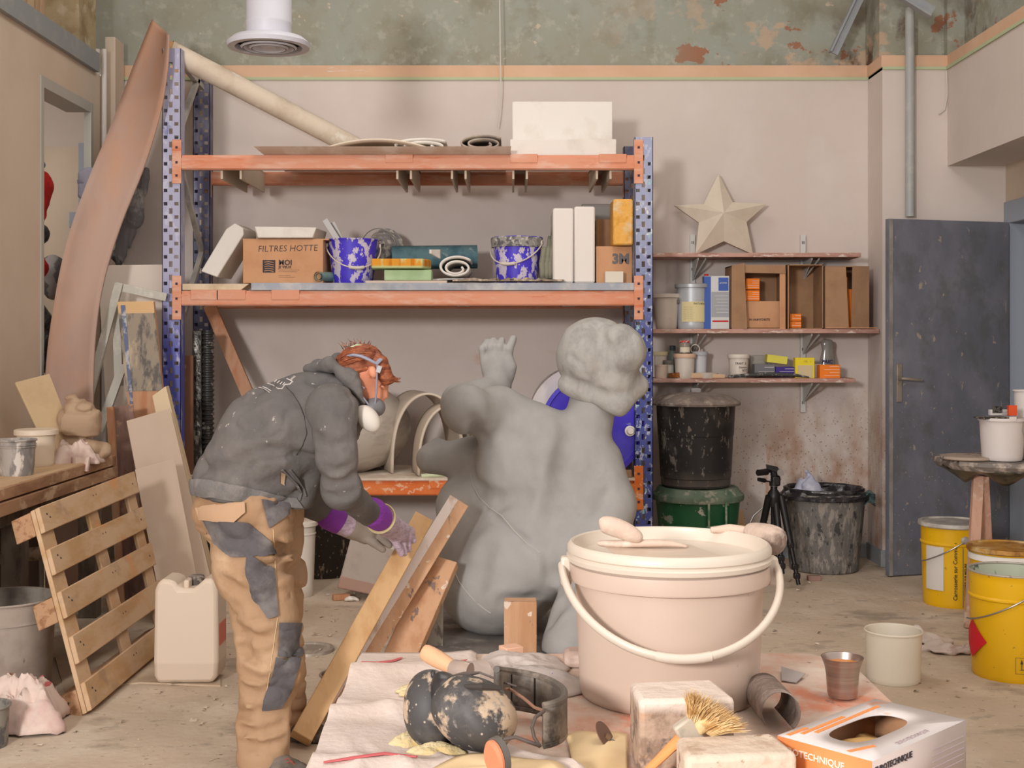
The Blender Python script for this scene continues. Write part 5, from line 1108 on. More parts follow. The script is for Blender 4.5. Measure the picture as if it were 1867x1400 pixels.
# below and in front of the rack
pail('bucket','slim white bucket on floor behind the worker\'s trousers','bucket',(PX(545,6.8),6.82,0),.075,.088,.40,plw,lid=(plw,.012),rings=((.34,.004),),ears=False)
bq=thing('bin','black plaster-splashed bin under the lowest rack level','bin')
obj('body',MB().lathe([(0,0),(.15,0),(.175,.2),(.19,.42),(.18,.42),(.165,.2),(.14,.02),(0,.02)],(PX(588,7.42),7.42,0),40),M('black_splashed_bin',(40,34,30),.5,lay=[('n',(130,116,100),(24,24,14),.58,.63,.9,5),('v',(170,160,144),(36,36,26),.13,.07,.9)]),bq); settle(bq)
crumple((0,0,0),1,1,1,.012,blk,'bin_bag','dark plastic bag slumped under rack behind the worker\'s sleeve','bag',81,.03,12,prims=[('e',P(575,920,7.35),(.17,.12,.055),0,.03,None,None,False)])
jt=thing('jerrycan','translucent jerrycan with pink liquid tilted below the gloved hands','jerrycan')
q=[(640,972,6.62),(742,1006,6.5),(716,1093,6.62),(613,1073,6.75)]
jl=M('grey_translucent',(186,174,164),.35,lay=[('n',(164,152,144),4,.45,.65)])
qq=[P(*p) for p in q]; obj('body',MB().prism(qq,(.06,.2,.03)),jl,jt,bevel=.015)
lo_=[qq[3].lerp(qq[0],.26),qq[2].lerp(qq[1],.26),qq[2],qq[3]]
obj('pink_liquid',MB().prism([p+Vector((0,-.0025,0)) for p in lo_],(.058,.19,.029)),M('pinkish_liquid',(178,146,132),.35),jt,bevel=.012)
obj('red_label',MB().prism([P(715,1008,6.49),P(719,1018,6.49),P(706,1040,6.53),P(702,1032,6.53)],(0,.002,0)),M('label_red2',(200,50,60),.5),jt); settle(jt)
obj('wood_chip',MB().box(on(622,1093)+Vector((0,0,.015)),(.09,.05,.028),Matrix.Rotation(.3,3,'Z')),pw,label='small reddish wood chip on floor before the pink jerrycan',cat='offcut',bevel=.002)
crumple((0,0,0),1,1,1,.006,foam,'plaster_lump','small white plaster lump beside the reddish wood chip','plaster',83,.012,20,prims=[('e',on(640,1096)+Vector((0,0,.012)),(.04,.03,.018),0,.02,None,None,False)])
for k,(x,y) in enumerate(((1360//1-0,1100),)): pass
dl_=M('scratched_steel_disc',(150,138,126),.5,.2,lay=[('n',(176,164,150),(20,6,6),.5,.6)])
obj('round_plate',MB().lathe([(0,.004),(.10,.004),(.105,.012),(.115,.012),(.118,0),(0,0)],on(562,1186),48),dl_,label='round grey steel lid lying on floor behind the worker\'s leg',cat='plate')
t=pail('paint_pot','dented metal pot with a scoop behind the long timber','pot',(PX(618,4.72),4.72,0),.062,.068,.135,M('dusty_pot',(168,152,136),.5,.1,lay=[('n',(120,106,94),7,.5,.62)]),ears=False,fill=(.10,M('dark_slurry',(96,84,74),.5)))
obj('stirring_rod',MB().tube([(0,0,.1),(.012,0,.24)],.008,8),steel,t)

# small crumbs of plaster and chips strewn on the floor
mbc=MB(); rr=random.Random(77)
def chip(x,y,s):
    c=Vector((x,y,s*.3)); pts=[c+Vector((rr.uniform(-1,1)*s,rr.uniform(-1,1)*s,rr.uniform(-.3,.5)*s)) for _ in range(5)]
    v=mbc.pts(pts)
    for f in ((0,1,2),(0,2,3),(0,3,1),(4,2,1),(4,3,2),(4,1,3)): mbc.face([v[k] for k in f])
for k in range(420):
    cx0,cy0,sd=[(-1.0,6.2,.35),(.9,6.4,.9),(-1.5,4.3,.5),(1.6,5.6,.6),(-.7,5.0,.5)][k%5]
    chip(rr.gauss(cx0,sd),max(3.9,rr.gauss(cy0,sd)),rr.uniform(.004,.014)*(1 if k%4 else 1.6))
o=obj('floor_crumbs',mbc,M('plaster_chip',(196,180,160),.9,lay=[('n',(120,104,90),3,.5,.6)]),label='scattered plaster crumbs and wood chips strewn over the floor',cat='debris',kind='stuff')
# ================================================================ clay statue
clay=M('grey_modelling_clay',(158,156,153),.78,lay=[('n',(146,143,140),4,.42,.66,.8),('n',(170,164,158),(7,7,3),.55,.7,.6),('n',(134,132,131),(3,3,3),.6,.72,.6)],bump=(22,.22,6))
clay2=M('grey_clay_hair',(164,161,155),.82,lay=[('n',(142,138,134),(14,14,8),.45,.62,.8),('n',(170,164,156),9,.56,.66,.6)],bump=(20,.7,7))
stt=thing('statue','large grey clay seated nude seen from behind, arm raised','statue')
T=5.25
pr=[ell(966,832,T,98,88,.18,.05),cap(1084,722,T,43,1064,815,T,47,.05),
 cap(912,755,T,47,965,785,T,50,.05),ell(990,872,T,116,118,.19,.06),ell(1003,960,T-.02,138,105,.23,.07),
 ell(930,1035,T-.05,98,104,.24,.05),ell(985,1010,T-.10,85,84,.2,.05),ell(1075,950,T,76,90,.2,.06),
 cap(858,925,T+.1,64,885,1060,T,84,.06),ell(905,1075,T,92,78,.3,.05),
 # left arm
 cap(905,757,T,50,850,750,T-.18,42,.05),cap(848,742,T-.18,40,838,738,T-.02,34,.04),cap(840,730,T,31,905,705,T+.18,24,.04),
 # lower leg / foot at the left
 cap(786,836,T+.18,27,870,838,T+.15,40,.04),cap(786,836,T+.18,24,798,812,T+.2,14,.03),cap(870,838,T+.15,40,905,870,T+.1,50,.05),
 # right arm planted on the base
 cap(1092,845,T-.02,44,1108,920,T-.12,48,.05),cap(1108,920,T-.12,48,1082,1010,T-.25,42,.05),cap(1082,1010,T-.25,42,1030,1180,T-.38,44,.04),
 # forearm into the hand
 cap(905,705,T+.18,23,905,675,T+.2,24,.03),ell(905,668,T+.2,30,31,.035,.02),
]
hT=T+.2
for (x0,y0,x1,y1,x2,y2,r) in ((880,662,879,636,888,622,7),(895,657,894,632,900,620,7),(910,656,910,632,915,620,7),(925,662,928,636,936,617,7)):
    pr+=[cap(x0,y0,hT,r,x1,y1,hT-.01,r,.008),cap(x1,y1,hT-.01,r,x2,y2,hT+.02,r*.85,.006)]
pr+=[cap(926,690,hT,9,932,668,hT-.02,8,.01),cap(932,668,hT-.02,8,929,655,hT-.02,6,.006)]
# hollows and creases worked into the clay
base_=list(pr)
for pts,r,o_,k in (([(1048,790),(1040,850),(1020,920),(995,985)],.06,.040,.05),([(872,893),(905,912),(950,908)],.03,.020,.04),([(1000,1000),(1012,1050),(1028,1090)],.03,.018,.04),
    ([(920,1098),(970,1100),(1035,1062)],.03,.018,.03),([(862,868),(885,925),(935,970),(1000,1012)],.012,.008,.015),([(940,800),(955,850),(945,890)],.05,.042,.05),([(1085,860),(1065,910)],.05,.040,.05),
    ([(868,770),(872,800)],.03,.018,.04),([(1060,985),(1040,1060),(1000,1130)],.03,.02,.03),([(880,1000),(868,1060)],.04,.03,.05)):
    pr+=groove(base_,pts,r,o_,k)
dsp=lambda g:.006*vnoise(g*7,5)+.0022*vnoise(g*20,6)
bo=organic('body',pr,.0085,clay,stt,disp=dsp,smooth=1,clip=lambda g:.187-g[...,2])
hp_=[ell(1086,650,T,72,72,.165,.03),ell(1130,640,T-.10,48,50,.10,.02),ell(1108,690,T-.03,58,45,.13,.03),cap(1036,700,T-.05,19,1128,738,T-.10,20,.018),cap(1128,738,T-.1,18,1160,705,T-.02,22,.03),
     ('c',P(1085,590,T-.17),P(1100,660,T-.2),.012,.014,.03,1,True),('c',P(1100,660,T-.2),P(1140,700,T-.17),.012,.01,.03,1,True)]
hb0=[q for q in hp_ if not q[-1]]; hp_+=groove(hb0,[(1088,590),(1100,630),(1092,680),(1075,715)],.02,.010,.03)+groove(hb0,[(1025,690),(1060,700),(1100,716)],.012,.006,.02)+groove(hb0,[(1150,610),(1120,640),(1110,690)],.018,.010,.03)+groove(hb0,[(1040,650),(1060,665)],.01,.005,.015)
organic('hair',hp_,.0095,clay2,stt,disp=lambda g:.006*vnoise(g*np.array([8,8,12]),9)+.0035*vnoise(g*24,10))
for nm,pts in (('armature_seam',[(858,862),(862,885),(875,908),(893,925),(915,940),(938,968),(960,990),(985,1008)]),('armature_seam',[(828,1040),(838,1062),(856,1085),(880,1108),(895,1118)])):
    # scored line pressed on the surface, found by casting from in front
    bm=bmesh.new(); bm.from_mesh(bo.data); from mathutils.bvhtree import BVHTree
    tr_=BVHTree.FromBMesh(bm); res=[]
    for x,y in pts:
        o_=Vector((0,0,H)); h=tr_.ray_cast(o_,(P(x,y,1)-o_).normalized())
        if h[0]: res.append(h[0]+h[1]*.001)
    bm.free()
    if len(res)>2: obj(nm,MB().tube(res,.0028,6),M('seam_pale',(176,170,164),.8),stt)
settle(stt)
obj('plinth',MB().bx(PX(795,5.6),PX(1110,4.9),4.72,5.75,0,.185),M('grey_plinth',(128,122,116),.85,lay=[('n',(104,98,94),(6,6,6),.45,.65),('n',(154,148,140),8,.58,.68)]),label='low grey clay-smeared plinth under the statue',cat='plinth',bevel=.006)
# timbers
pine=M('fresh_pine',(206,166,120),.7,lay=[('n',(192,148,100),(10,10,1.2),.45,.62),('n',(226,186,132),(6,6,1),.58,.68)])
pines=M('scarred_pine',(200,158,124),.75,lay=[('n',(184,138,102),(12,12,1.6),.45,.62),('n',(122,106,100),(14,14,7),.62,.65,.9,5),('n',(222,206,188),(16,16,16),.625,.65,.9,6)])
wpaint=M('white_painted_wood',(222,208,200),.75,lay=[('n',(196,170,152),(16,16,3),.56,.66)])
def timber(label,a,b,w,t,roll_,mats,parts=False):
    """rectangular timber from a (foot) to b (top), turned about its axis"""
    a=Vector(a); b=Vector(b); d=(b-a); Lg=d.length; 
    q=d.to_track_quat('Z','Y').to_matrix()@Matrix.Rotation(roll_,3,'Z')
    th=thing('timber',label,'timber')
    obj('beam_body',MB().box((a+b)/2,(w,t,Lg),q),mats[0],th,bevel=.003)
    if len(mats)>1:
        cs=[(Vector((sx,0,0)),w/2,t) for sx in (1,-1)]+[(Vector((0,sy,0)),t/2,w) for sy in (1,-1)]
        n_,hh_,ww=max(cs,key=lambda c:(q@c[0]).dot((Vector((0,0,H))-(a+b)/2).normalized()))
        ta=Vector((0,1,0)) if n_.x else Vector((1,0,0))
        if (q@ta).x>0: ta=-ta
        sz=(.003,ww*.44,Lg*.995) if n_.x else (ww*.44,.003,Lg*.995)
        obj('white_painted_strip',MB().box((a+b)/2+q@(n_*(hh_+.001)+ta*ww*.28),sz,q),mats[1],th)
    settle(th); return th
timber('long fresh pine timber slanting up from floor to gloved hands',(PX(548,4.27),4.27,.035),P(770,948,4.80),.075,.085,.75,[pine])
timber('pine timber with white painted edge leaning on the statue',(PX(604,4.6),4.60,.035),P(834,918,5.0),.085,.10,.94,[pines,wpaint])
timber('scarred short timber leaning on statue right of painted one',(PX(690,4.62),4.62,.03),P(808,1022,4.98),.125,.05,.35,[pines])
obj('timber_post',MB().bx(PX(919,4.86),PX(978,4.86),4.80,4.89,.187,PZ(1092,4.86)),pines,label='short upright timber post propping the statue from below',cat='timber',bevel=.003)
obj('crate_panel',MB().bx(PX(775,4.9),PX(806,4.9),4.95,5.0,0,PZ(1100,4.9)),M('speckled_grey_board',(160,150,136),.85,lay=[('n',(110,102,94),(30,30,14),.5,.6)]),label='narrow speckled board behind the scarred timber',cat='board',bevel=.002)
# ================================================================ the worker
wk=thing('person','person in grey hoodie and tan work trousers bending over the timber','person')
skin=M('skin',(214,144,112),.6,lay=[('n',(200,122,96),6,.45,.65,.6)],spec=.3)
hood_m=M('grey_sweatshirt',(98,94,92),.95,lay=[('n',(120,114,110),(3,3,2),.45,.66),('n',(80,76,76),(4,4,4),.5,.68,.7),('n',(178,170,162),(30,30,26),.665,.69,.8,5)],bump=(60,.25))
tan=M('tan_work_cotton',(170,138,108),.9,lay=[('n',(160,124,90),(3,3,2),.45,.66),('n',(198,168,136),5,.55,.7,.7)],bump=(50,.2))
gpan=M('grey_reinforcement',(92,88,90),.9,lay=[('n',(120,114,112),7,.48,.64),('n',(76,72,76),11,.55,.68,.7)],bump=(50,.25))
def folds(amp,f,seed,aniso=(1,1,1)):
    an=np.array(aniso,np.float32)
    def fn(g):
        n=vnoise(g*f*an,seed); m=vnoise(g*f*1.9*an,seed+3)
        return amp*(np.clip(1-np.abs(n)/.30,0,1)**1.6)+amp*.5*(np.clip(1-np.abs(m)/.25,0,1)**1.5)+amp*.45*n
    return fn
B=4.15
legN=[(455,940,4.12,80),(462,1030,4.1,71),(484,1130,4.08,57),(494,1220,4.06,54),(484,1310,4.05,46),(478,1392,4.05,47)]
legF=[(482,940,4.3,74),(500,1060,4.33,55),(515,1160,4.33,40),(520,1250,4.36,36),(530,1322,4.38,36)]
def chain(pts,k,sc=1.0,add=0): return [cap(a[0],a[1],a[2],a[3]*sc+add,b[0],b[1],b[2],b[3]*sc+add,k) for a,b in zip(pts,pts[1:])]
tor=[(440,872,B,86),(498,800,B,95),(568,758,B,84),(610,738,B,60)]
armN=[(605,748,4.02,50),(614,835,3.98,34),(624,892,4.02,32),(674,935,4.30,24)]
armF=[(612,775,4.3,50),(566,872,4.45,38),(560,900,4.48,36),(606,940,4.52,24)]
# one continuous body under the clothes
face=[ell(662,672,B,43,38,.078,.02,-.5),cap(672,690,B,30,684,728,B,15,.02),cap(694,700,B,16,699,716,B,9,.015),cap(701,716,B-.0,4.5,705,723,B,4,.008),cap(650,705,B,27,618,735,B,34,.03),
  ell(680,678,B-.080,8.5,13,.014,.004,.2),('c',P(681,678,B-.098),P(681,681,B-.098),.006,.006,.004,1,True),cap(690,742,B,9,693,735,B,7,.01),
  cap(697,704,B-.045,4,703,708,B-.03,3,.006),cap(697,704,B+.045,4,703,708,B+.03,3,.006)]
bdy=face+chain(tor,.04,.68)+chain(armN,.03,.6)+chain(armF,.03,.6)+chain(legN,.03,.5)+chain(legF,.03,.5)+[ell(440,925,4.18,62,55,.13,.05)]
# wrists and palms continue into the gloves
bdy+=[cap(676,936,4.30,15,706,952,4.44,13,.02),cap(606,940,4.52,14,640,962,4.56,13,.02)]
organic('body',bdy,.008,skin,wk)
# trousers
hemz=lambda x:0
TP=[ell(432,930,4.18,84,66,.165,.05)]+chain(legN,.04)+chain(legF,.03)
TP0=list(TP)
for q_ in ([(392,1000),(430,1020),(450,1060)],[(400,1060),(440,1080),(470,1130)],[(470,1040),(520,1030),(545,1045)],[(430,1150),(470,1170),(500,1160)],[(436,1185),(470,1200),(505,1190)],[(440,1225),(480,1245),(515,1235)],[(440,1255),(470,1272),(510,1262)],[(432,1300),(470,1312),(515,1300)],[(434,1330),(475,1342),(520,1326)],[(436,1356),(480,1366),(520,1350)],[(520,1170),(545,1185)],[(395,965),(420,990),(430,1040)],[(455,960),(500,1000),(545,1000)],[(515,1240),(540,1232)]):
    TP+=groove(TP0,q_,.018,.008,.016)
tr=organic('trousers',TP,.008,tan,wk,disp=folds(.015,6,101,(1.1,1,2.0)),smooth=1,
   clip=lambda g:g[...,2]-(.905-.02*(g[...,0]+.8)))
# grey panels, pockets and flap on the trousers
patch('holster_pocket',tr,[(372,945),(452,952),(492,985),(502,1012),(420,1016),(392,990)],gpan,wk,.006)
patch('pocket_flap',tr,[(360,926),(447,918),(447,934),(428,951),(368,946)],M('tan_flap',(184,150,120),.9),wk,.011)
patch('side_panel',tr,[(476,912),(528,918),(524,938),(490,962)],gpan,wk,.006)
patch('cargo_pocket',tr,[(450,1008),(498,1038),(506,1122),(488,1126),(462,1088),(452,1050)],gpan,wk,.008)
patch('knee_patch',tr,[(508,1134),(553,1136),(549,1200),(506,1198)],gpan,wk,.008)
patch('shin_patch',tr,[(503,1200),(546,1202),(534,1250),(512,1288),(478,1294)],gpan,wk,.007)
for nm,(a,b) in (('trouser_seam',((506,1126),(482,1294))),('trouser_seam',((498,965),(502,1040)))):
    bm=bmesh.new(); bm.from_mesh(tr.data); bv=BVHTree.FromBMesh(bm); rs=[]
    for i in range(14):
        f=i/13; o_=Vector((0,0,H)); h=bv.ray_cast(o_,(P(a[0]+(b[0]-a[0])*f,a[1]+(b[1]-a[1])*f,1)-o_).normalized())
        if h[0]: rs.append(h[0]+h[1]*.001)
    bm.free()
    if len(rs)>3: obj(nm,MB().tube(rs,.0016,6),M('seam_thread',(206,178,140),.8),wk)
# hoodie
def hclip(g):
    x=g[...,0]; xh=PX(342,B); x2=PX(548,B); zz=PZ(898,B)+(PZ(926,B)-PZ(898,B))*((x-xh)/(x2-xh))
    return np.where(x<PX(590,B),zz-g[...,2],-1).astype(np.float32)
HP=chain(tor,.05)+[cap(445,885,B,80,530,898,B,38,.05),cap(560,840,B,40,540,905,B,26,.05)]
HP0=list(HP)
for q_ in ([(545,800),(500,830),(440,838)],[(548,818),(505,858),(450,872)],[(552,840),(520,880),(470,892)],[(380,800),(430,790),(470,760)],[(556,790),(545,840),(560,880)],[(360,850),(400,860),(450,850)],[(520,720),(540,760),(545,800)],[(570,690),(600,700),(630,715)]):
    HP+=groove(HP0,q_,.022,.010,.028)
hd_=organic('hoodie',HP,.0085,hood_m,wk,disp=folds(.016,5,111,(.8,1,1.3)),clip=hclip,smooth=1)
SP=chain(armN,.045); SP0=list(SP)
for q_ in ([(575,800),(600,815),(640,805)],[(585,850),(612,862),(642,850)],[(592,880),(620,886),(650,872)],[(600,905),(622,905),(650,895)],[(580,830),(605,838),(625,832)]): SP+=groove(SP0,q_,.014,.006,.02)
organic('sleeve',SP,.0075,hood_m,wk,disp=folds(.007,6,121,(.9,1,1.3)),smooth=1,label='near sleeve of the grey hoodie')
organic('sleeve',chain(armF,.04),.0095,hood_m,wk,disp=folds(.012,9,131),smooth=1,label='far sleeve of the grey hoodie')
# hood, ribbed hem, side pocket
organic('hood',[cap(560,672,B-.02,11,600,664,B-.06,14,.02),cap(600,664,B-.06,14,640,688,B-.08,15,.02),cap(640,688,B-.08,15,662,735,B-.07,9,.02),cap(575,668,B+.06,14,615,662,B+.06,17,.02),cap(615,662,B+.06,17,650,690,B+.07,14,.02),
   cap(590,672,B,14,620,700,B,22,.02)],.007,hood_m,wk,disp=folds(.010,16,141),smooth=1)
hm_=M('ribbed_hem_grey',(112,108,106),.95,lay=[('n',(134,128,124),9,.45,.62)],bump=(90,.3))
patch('ribbed_hem',hd_,[(338,872),(430,884),(540,908),(556,930),(430,912),(336,902)],hm_,wk,.008)
patch('hoodie_pocket_edge',hd_,[(512,858),(520,862),(518,884),(511,880)],M('pocket_braid',(168,140,112),.9),wk,.006)

cuf=patch('sleeve_seam',hd_,[(556,765),(566,752),(640,710),(641,713),(568,756),(558,768)],M('pale_seam',(132,126,120),.9),wk,.004) if 0 else None
# print on the back: bent outline with lettering
prw=M('white_back_print',(206,198,192),.9)
def ontop(src,pts,rad,name,mat,lift=.002,closed=False):
    bm=bmesh.new(); bm.from_mesh(src.data); bv=BVHTree.FromBMesh(bm); rs=[]
    for x,y in pts:
        o_=Vector((0,0,H)); h=bv.ray_cast(o_,(P(x,y,1)-o_).normalized())
        if h[0]: rs.append(h[0]+h[1]*lift)
    bm.free()
    if len(rs)>1: return obj(name,MB().tube(rs,rad,6,closed=closed,flat=.5),mat,wk)
for q_ in ([(514,856),(526,868),(540,884),(548,898),(544,912)],[(528,856),(540,872),(552,890),(556,905)]): ontop(hd_,q_,.007,'pocket_edge',hood_m)
ontop(hd_,[(503,692),(513,688),(524,691),(534,696),(529,701),(520,702),(515,709),(507,709),(498,703),(488,700),(478,701)],.0032,'back_print_outline',prw)
for k,(x,y) in enumerate(((500,691),(505,693),(510,695),(515,697),(520,698))): ontop(hd_,[(x,y),(x-4,y+4)],.0024,'back_print_letter',prw)
ontop(hd_,[(472,707),(482,709),(492,716)],.0018,'back_print_line',prw); ontop(hd_,[(480,706),(486,708),(494,713)],.0024,'back_print_line',prw)
ontop(hd_,[(557,752),(570,742),(590,732),(610,724),(630,718),(645,717)],.0018,'shoulder_seam',M('pale_seam',(134,128,122),.9))
ontop(hd_,[(522,705),(535,718),(546,735),(556,760),(560,790),(552,812),(540,830)],.0018,'back_seam',M('dark_seam',(62,58,58),.9))
# hair
hairm=M('copper_hair',(150,84,54),.6,lay=[('n',(112,56,34),(26,26,70),.42,.6),('n',(184,108,66),(30,30,90),.55,.66)],spec=.4,bump=((40,40,160),.7))
organic('hair',[ell(656,663,B,43,32,.086,.02,.25),ell(642,676,B,26,22,.08,.02),cap(621,656,B,12,632,664,B,17,.015),cap(688,668,B-.03,22,706,690,B-.04,12,.02),cap(706,690,B-.04,12,724,690,B-.03,3,.012),cap(688,668,B+.03,22,704,688,B+.03,12,.02)],
  .006,hairm,wk,disp=lambda g:.005*vnoise(g*np.array([30,30,60]),161)+.004*vnoise(g*np.array([14,14,40]),162))
mbh=MB(); rr=random.Random(6); hc_=P(656,663,B)
for k in range(120):
    ph=rr.uniform(-1.45,1.45)+PI/2; t0=rr.uniform(15,40); t1=rr.uniform(140,172); q_=[]
    for i in range(9):
        th=math.radians(t0+(t1-t0)*i/8); x=math.cos(th); y=math.sin(th)*math.cos(ph); z=math.sin(th)*math.sin(ph)
        X=x*L(43.5,B)*1.02; Z=z*L(33,B)*1.03+rr.uniform(-.0015,.0025); c_,s_n=math.cos(.25),math.sin(.25)
        q_.append(hc_+Vector((X*c_-Z*s_n,y*.089,X*s_n+Z*c_)))
    mbh.tube(q_,[.0006]+[.0019]*7+[.0006],4)
for k in range(46):
    a=P(700+rr.uniform(-8,4),688+rr.uniform(-16,8),B-.05+rr.uniform(0,.06)); b=P(712+rr.uniform(-4,6),690+rr.uniform(-4,8),B-.05+rr.uniform(0,.04)); c=P(724+rr.uniform(-8,8),690+rr.uniform(-4,9),B-.04+rr.uniform(0,.03)); mbh.tube([a,b,c],[.002,.0018,.0004],4)
for k in range(60):
    a=P(634+rr.uniform(-4,4),662+rr.uniform(-8,8),B+rr.uniform(-.04,.04)); q1=rr.uniform(0,6.28); c=P(622+11*math.cos(q1),656+11*math.sin(q1),B+rr.uniform(-.03,.03)); mbh.tube([a,(a+c)/2+Vector((0,-.008,.004)),c],[.0018,.002,.0005],4)
o_h=obj('hair_strands',mbh,hairm,wk); o_h['kind']='stuff'
rr=random.Random(5)
for k in range(34):
    x=626+rr.random()*60; y=640-8*math.sin((x-620)/60*PI)+2; dx=rr.uniform(-16,6); dy=rr.uniform(-18,-6)
    a=P(x,y,B+rr.uniform(-.05,.05)); b=P(x+dx*.5,y+dy*.7,B); c=P(x+dx,y+dy,B); obj('stray_lock',MB().tube([a,b,c],[.0013,.001,.0003],5),hairm,wk)
obj('hair_clip',MB().tube([P(640,634,B-.03),P(650,630,B-.03),P(660,631,B-.03)],.005,8),M('pale_green_clip',(178,196,160),.5),wk)
# respirator
msk=M('mask_grey',(122,122,126),.55)
organic('respirator',[ell(683,742,B,20,18,.052,.02,-.3),cap(676,746,B-.06,10,684,740,B-.03,13,.02)],.005,msk,wk)
wf=M('filter_white',(212,204,194),.7)
organic('respirator_filter',[ell(671,763,B-.08,19,28,.030,.01,.65)],.004,wf,wk,label='white filter disc of the respirator')
organic('respirator_filter',[ell(678,762,B+.075,16,22,.028,.01,.75)],.005,wf,wk,label='white filter disc of the respirator')
strapm=M('lilac_strap',(146,148,164),.7)
def strap(pts,w=.0085): 
    obj('respirator_strap',MB().tube([P(x,y,d) for x,y,d in pts],w,8,flat=.6),strapm,wk)
strap([(632,650,B-.055),(645,647,B-.083),(658,649,B-.093),(672,655,B-.094),(686,663,B-.085),(694,655,B-.06)])
strap([(688,663,B-.085),(687,690,B-.080),(686,715,B-.066),(684,735,B-.055)],.0055)
strap([(641,692,B-.075),(654,701,B-.070),(664,708,B-.066)],.0055)
strap([(650,705,B-.075),(660,722,B-.07),(672,738,B-.06)],.0055)
obj('strap_buckle',MB().box(P(691,673,B-.09),(.014,.004,.022),Matrix.Rotation(.35,3,'Y')),M('buckle_grey',(168,168,172),.5),wk)
# gloves
glm=M('lilac_knit_glove',(190,170,184),.85,lay=[('n',(166,146,160),(40,40,90),.45,.62)],bump=((80,80,200),.5))
glc=M('purple_cuff',(134,60,164),.8,bump=((60,60,180),.4))
glp=M('grey_coated_palm',(142,130,118),.7)
g1=organic('glove',[cap(683,938,4.32,22,702,952,4.42,22,.02),cap(702,952,4.42,22,726,968,4.55,20,.02),cap(722,972,4.53,14,734,976,4.58,12,.015),
  cap(732,958,4.58,8,748,968,4.62,7.5,.006),cap(748,968,4.62,7.5,753,985,4.63,6.5,.005),
  cap(728,966,4.56,8,743,980,4.60,7.5,.006),cap(743,980,4.60,7.5,744,1001,4.61,6.5,.005),
  cap(722,972,4.54,8,733,990,4.57,7.5,.006),cap(733,990,4.57,7.5,737,1008,4.58,6.5,.005),
  cap(716,978,4.52,7.5,726,996,4.54,7,.006),cap(726,996,4.54,7,732,1009,4.56,6,.005),
  cap(712,960,4.5,8,722,984,4.62,7,.006),cap(722,984,4.62,7,736,990,4.66,6,.005)],.0038,glm,wk,disp=lambda g:.0012*vnoise(g*90,171))
organic('glove_cuff',[cap(679,934,4.30,27,691,943,4.35,25,.01)],.005,glc,wk)
obj('glove_cuff_edge',MB().lathe([(.052,-.004),(.055,0),(.052,.004),(.046,0),(.052,-.004)],P(694,945,4.365),28,(P(702,952,4.42)-P(679,934,4.30)).to_track_quat('Z','Y').to_matrix()),M('yellow_glove_edge',(206,190,140),.8),wk)
g2=organic('glove',[cap(612,945,4.53,23,640,958,4.56,22,.02),cap(640,958,4.56,22,668,972,4.58,20,.02),
  cap(668,962,4.58,8,690,972,4.59,7.5,.006),cap(690,972,4.59,7.5,714,984,4.60,6,.005),
  cap(668,972,4.57,8,690,982,4.58,7.5,.006),cap(690,982,4.58,7.5,710,994,4.58,6,.005),
  cap(664,980,4.56,8,682,990,4.55,7.5,.006),cap(682,990,4.55,7.5,698,1002,4.55,6,.005),
  cap(660,964,4.60,8,680,962,4.64,7,.006),cap(680,962,4.64,7,700,972,4.66,6,.005),
  cap(650,950,4.6,8,668,950,4.64,7,.006),cap(668,950,4.64,7,684,956,4.66,6,.005)],.004,glp,wk)
organic('glove_cuff',[cap(603,940,4.51,27,616,947,4.535,26,.01)],.005,glc,wk)
organic('glove_wrist',[cap(618,948,4.535,25,634,956,4.55,23.5,.01)],.005,glm,wk)
# boots
bootm=M('dusty_grey_boot',(120,110,100),.8,lay=[('n',(84,76,68),9,.45,.62),('n',(160,148,134),12,.56,.66)])
def sole(g): return np.maximum(-(g[...,2]-.004),-1)
organic('boot',[cap(482,1385,4.05,38,500,1400,4.03,30,.03),cap(500,1400,4.02,28,545,1412,3.96,22,.03)],.007,bootm,wk,disp=folds(.004,16,181),clip=sole)
organic('boot',[cap(540,1318,4.38,30,556,1338,4.37,26,.03),cap(556,1338,4.37,25,588,1342,4.34,20,.03)],.007,M('dark_boot',(84,76,68),.8,lay=[('n',(126,116,104),12,.5,.62)]),wk,disp=folds(.006,18,182),clip=sole)
for k in range(4): obj('boot_lace',MB().tube([P(518+6*k,1385+5*k,3.955),P(526+6*k,1382+5*k,3.95),P(532+5*k,1391+5*k,3.95)],.002,6),M('red_lace',(150,80,66),.8),wk)
settle(wk)
# ================================================================ foreground bench
TZ=.72
btop=M('stained_bench_top',(200,176,160),.8,lay=[('n',(196,150,128),(7,5,5),.47,.62,.9,6),('n',(216,200,184),(5,5,5),.5,.66,.8),('n',(206,120,84),(6,5,5),.56,.66,.75,8),('n',(140,112,98),(30,20,20),.66,.69,.8,4)],bump=(40,.2))
be=thing('trestle_bench','paint-stained plywood bench top filling the foreground','table')
obj('bench_top',MB().prism([(-.312,1.2,TZ-.024),(.712,1.2,TZ-.024),(.712,2.62,TZ-.024),(.64,2.705,TZ-.024),(-.312,2.70,TZ-.024)],(0,0,.024)),btop,be,bevel=.002)
obj('bench_edge',MB().bx(-.316,-.312,1.2,2.70,TZ-.026,TZ+.001),M('bench_edge_wood',(206,170,134),.8),be)
for x in (-.22,.6):
    for y in (1.35,2.5): obj('leg',MB().bx(x-.03,x+.03,y-.03,y+.03,0,TZ-.09),pw,be)
    obj('rail',MB().bx(x-.03,x+.03,1.3,2.56,TZ-.09,TZ-.025),pw,be)
settle(be)
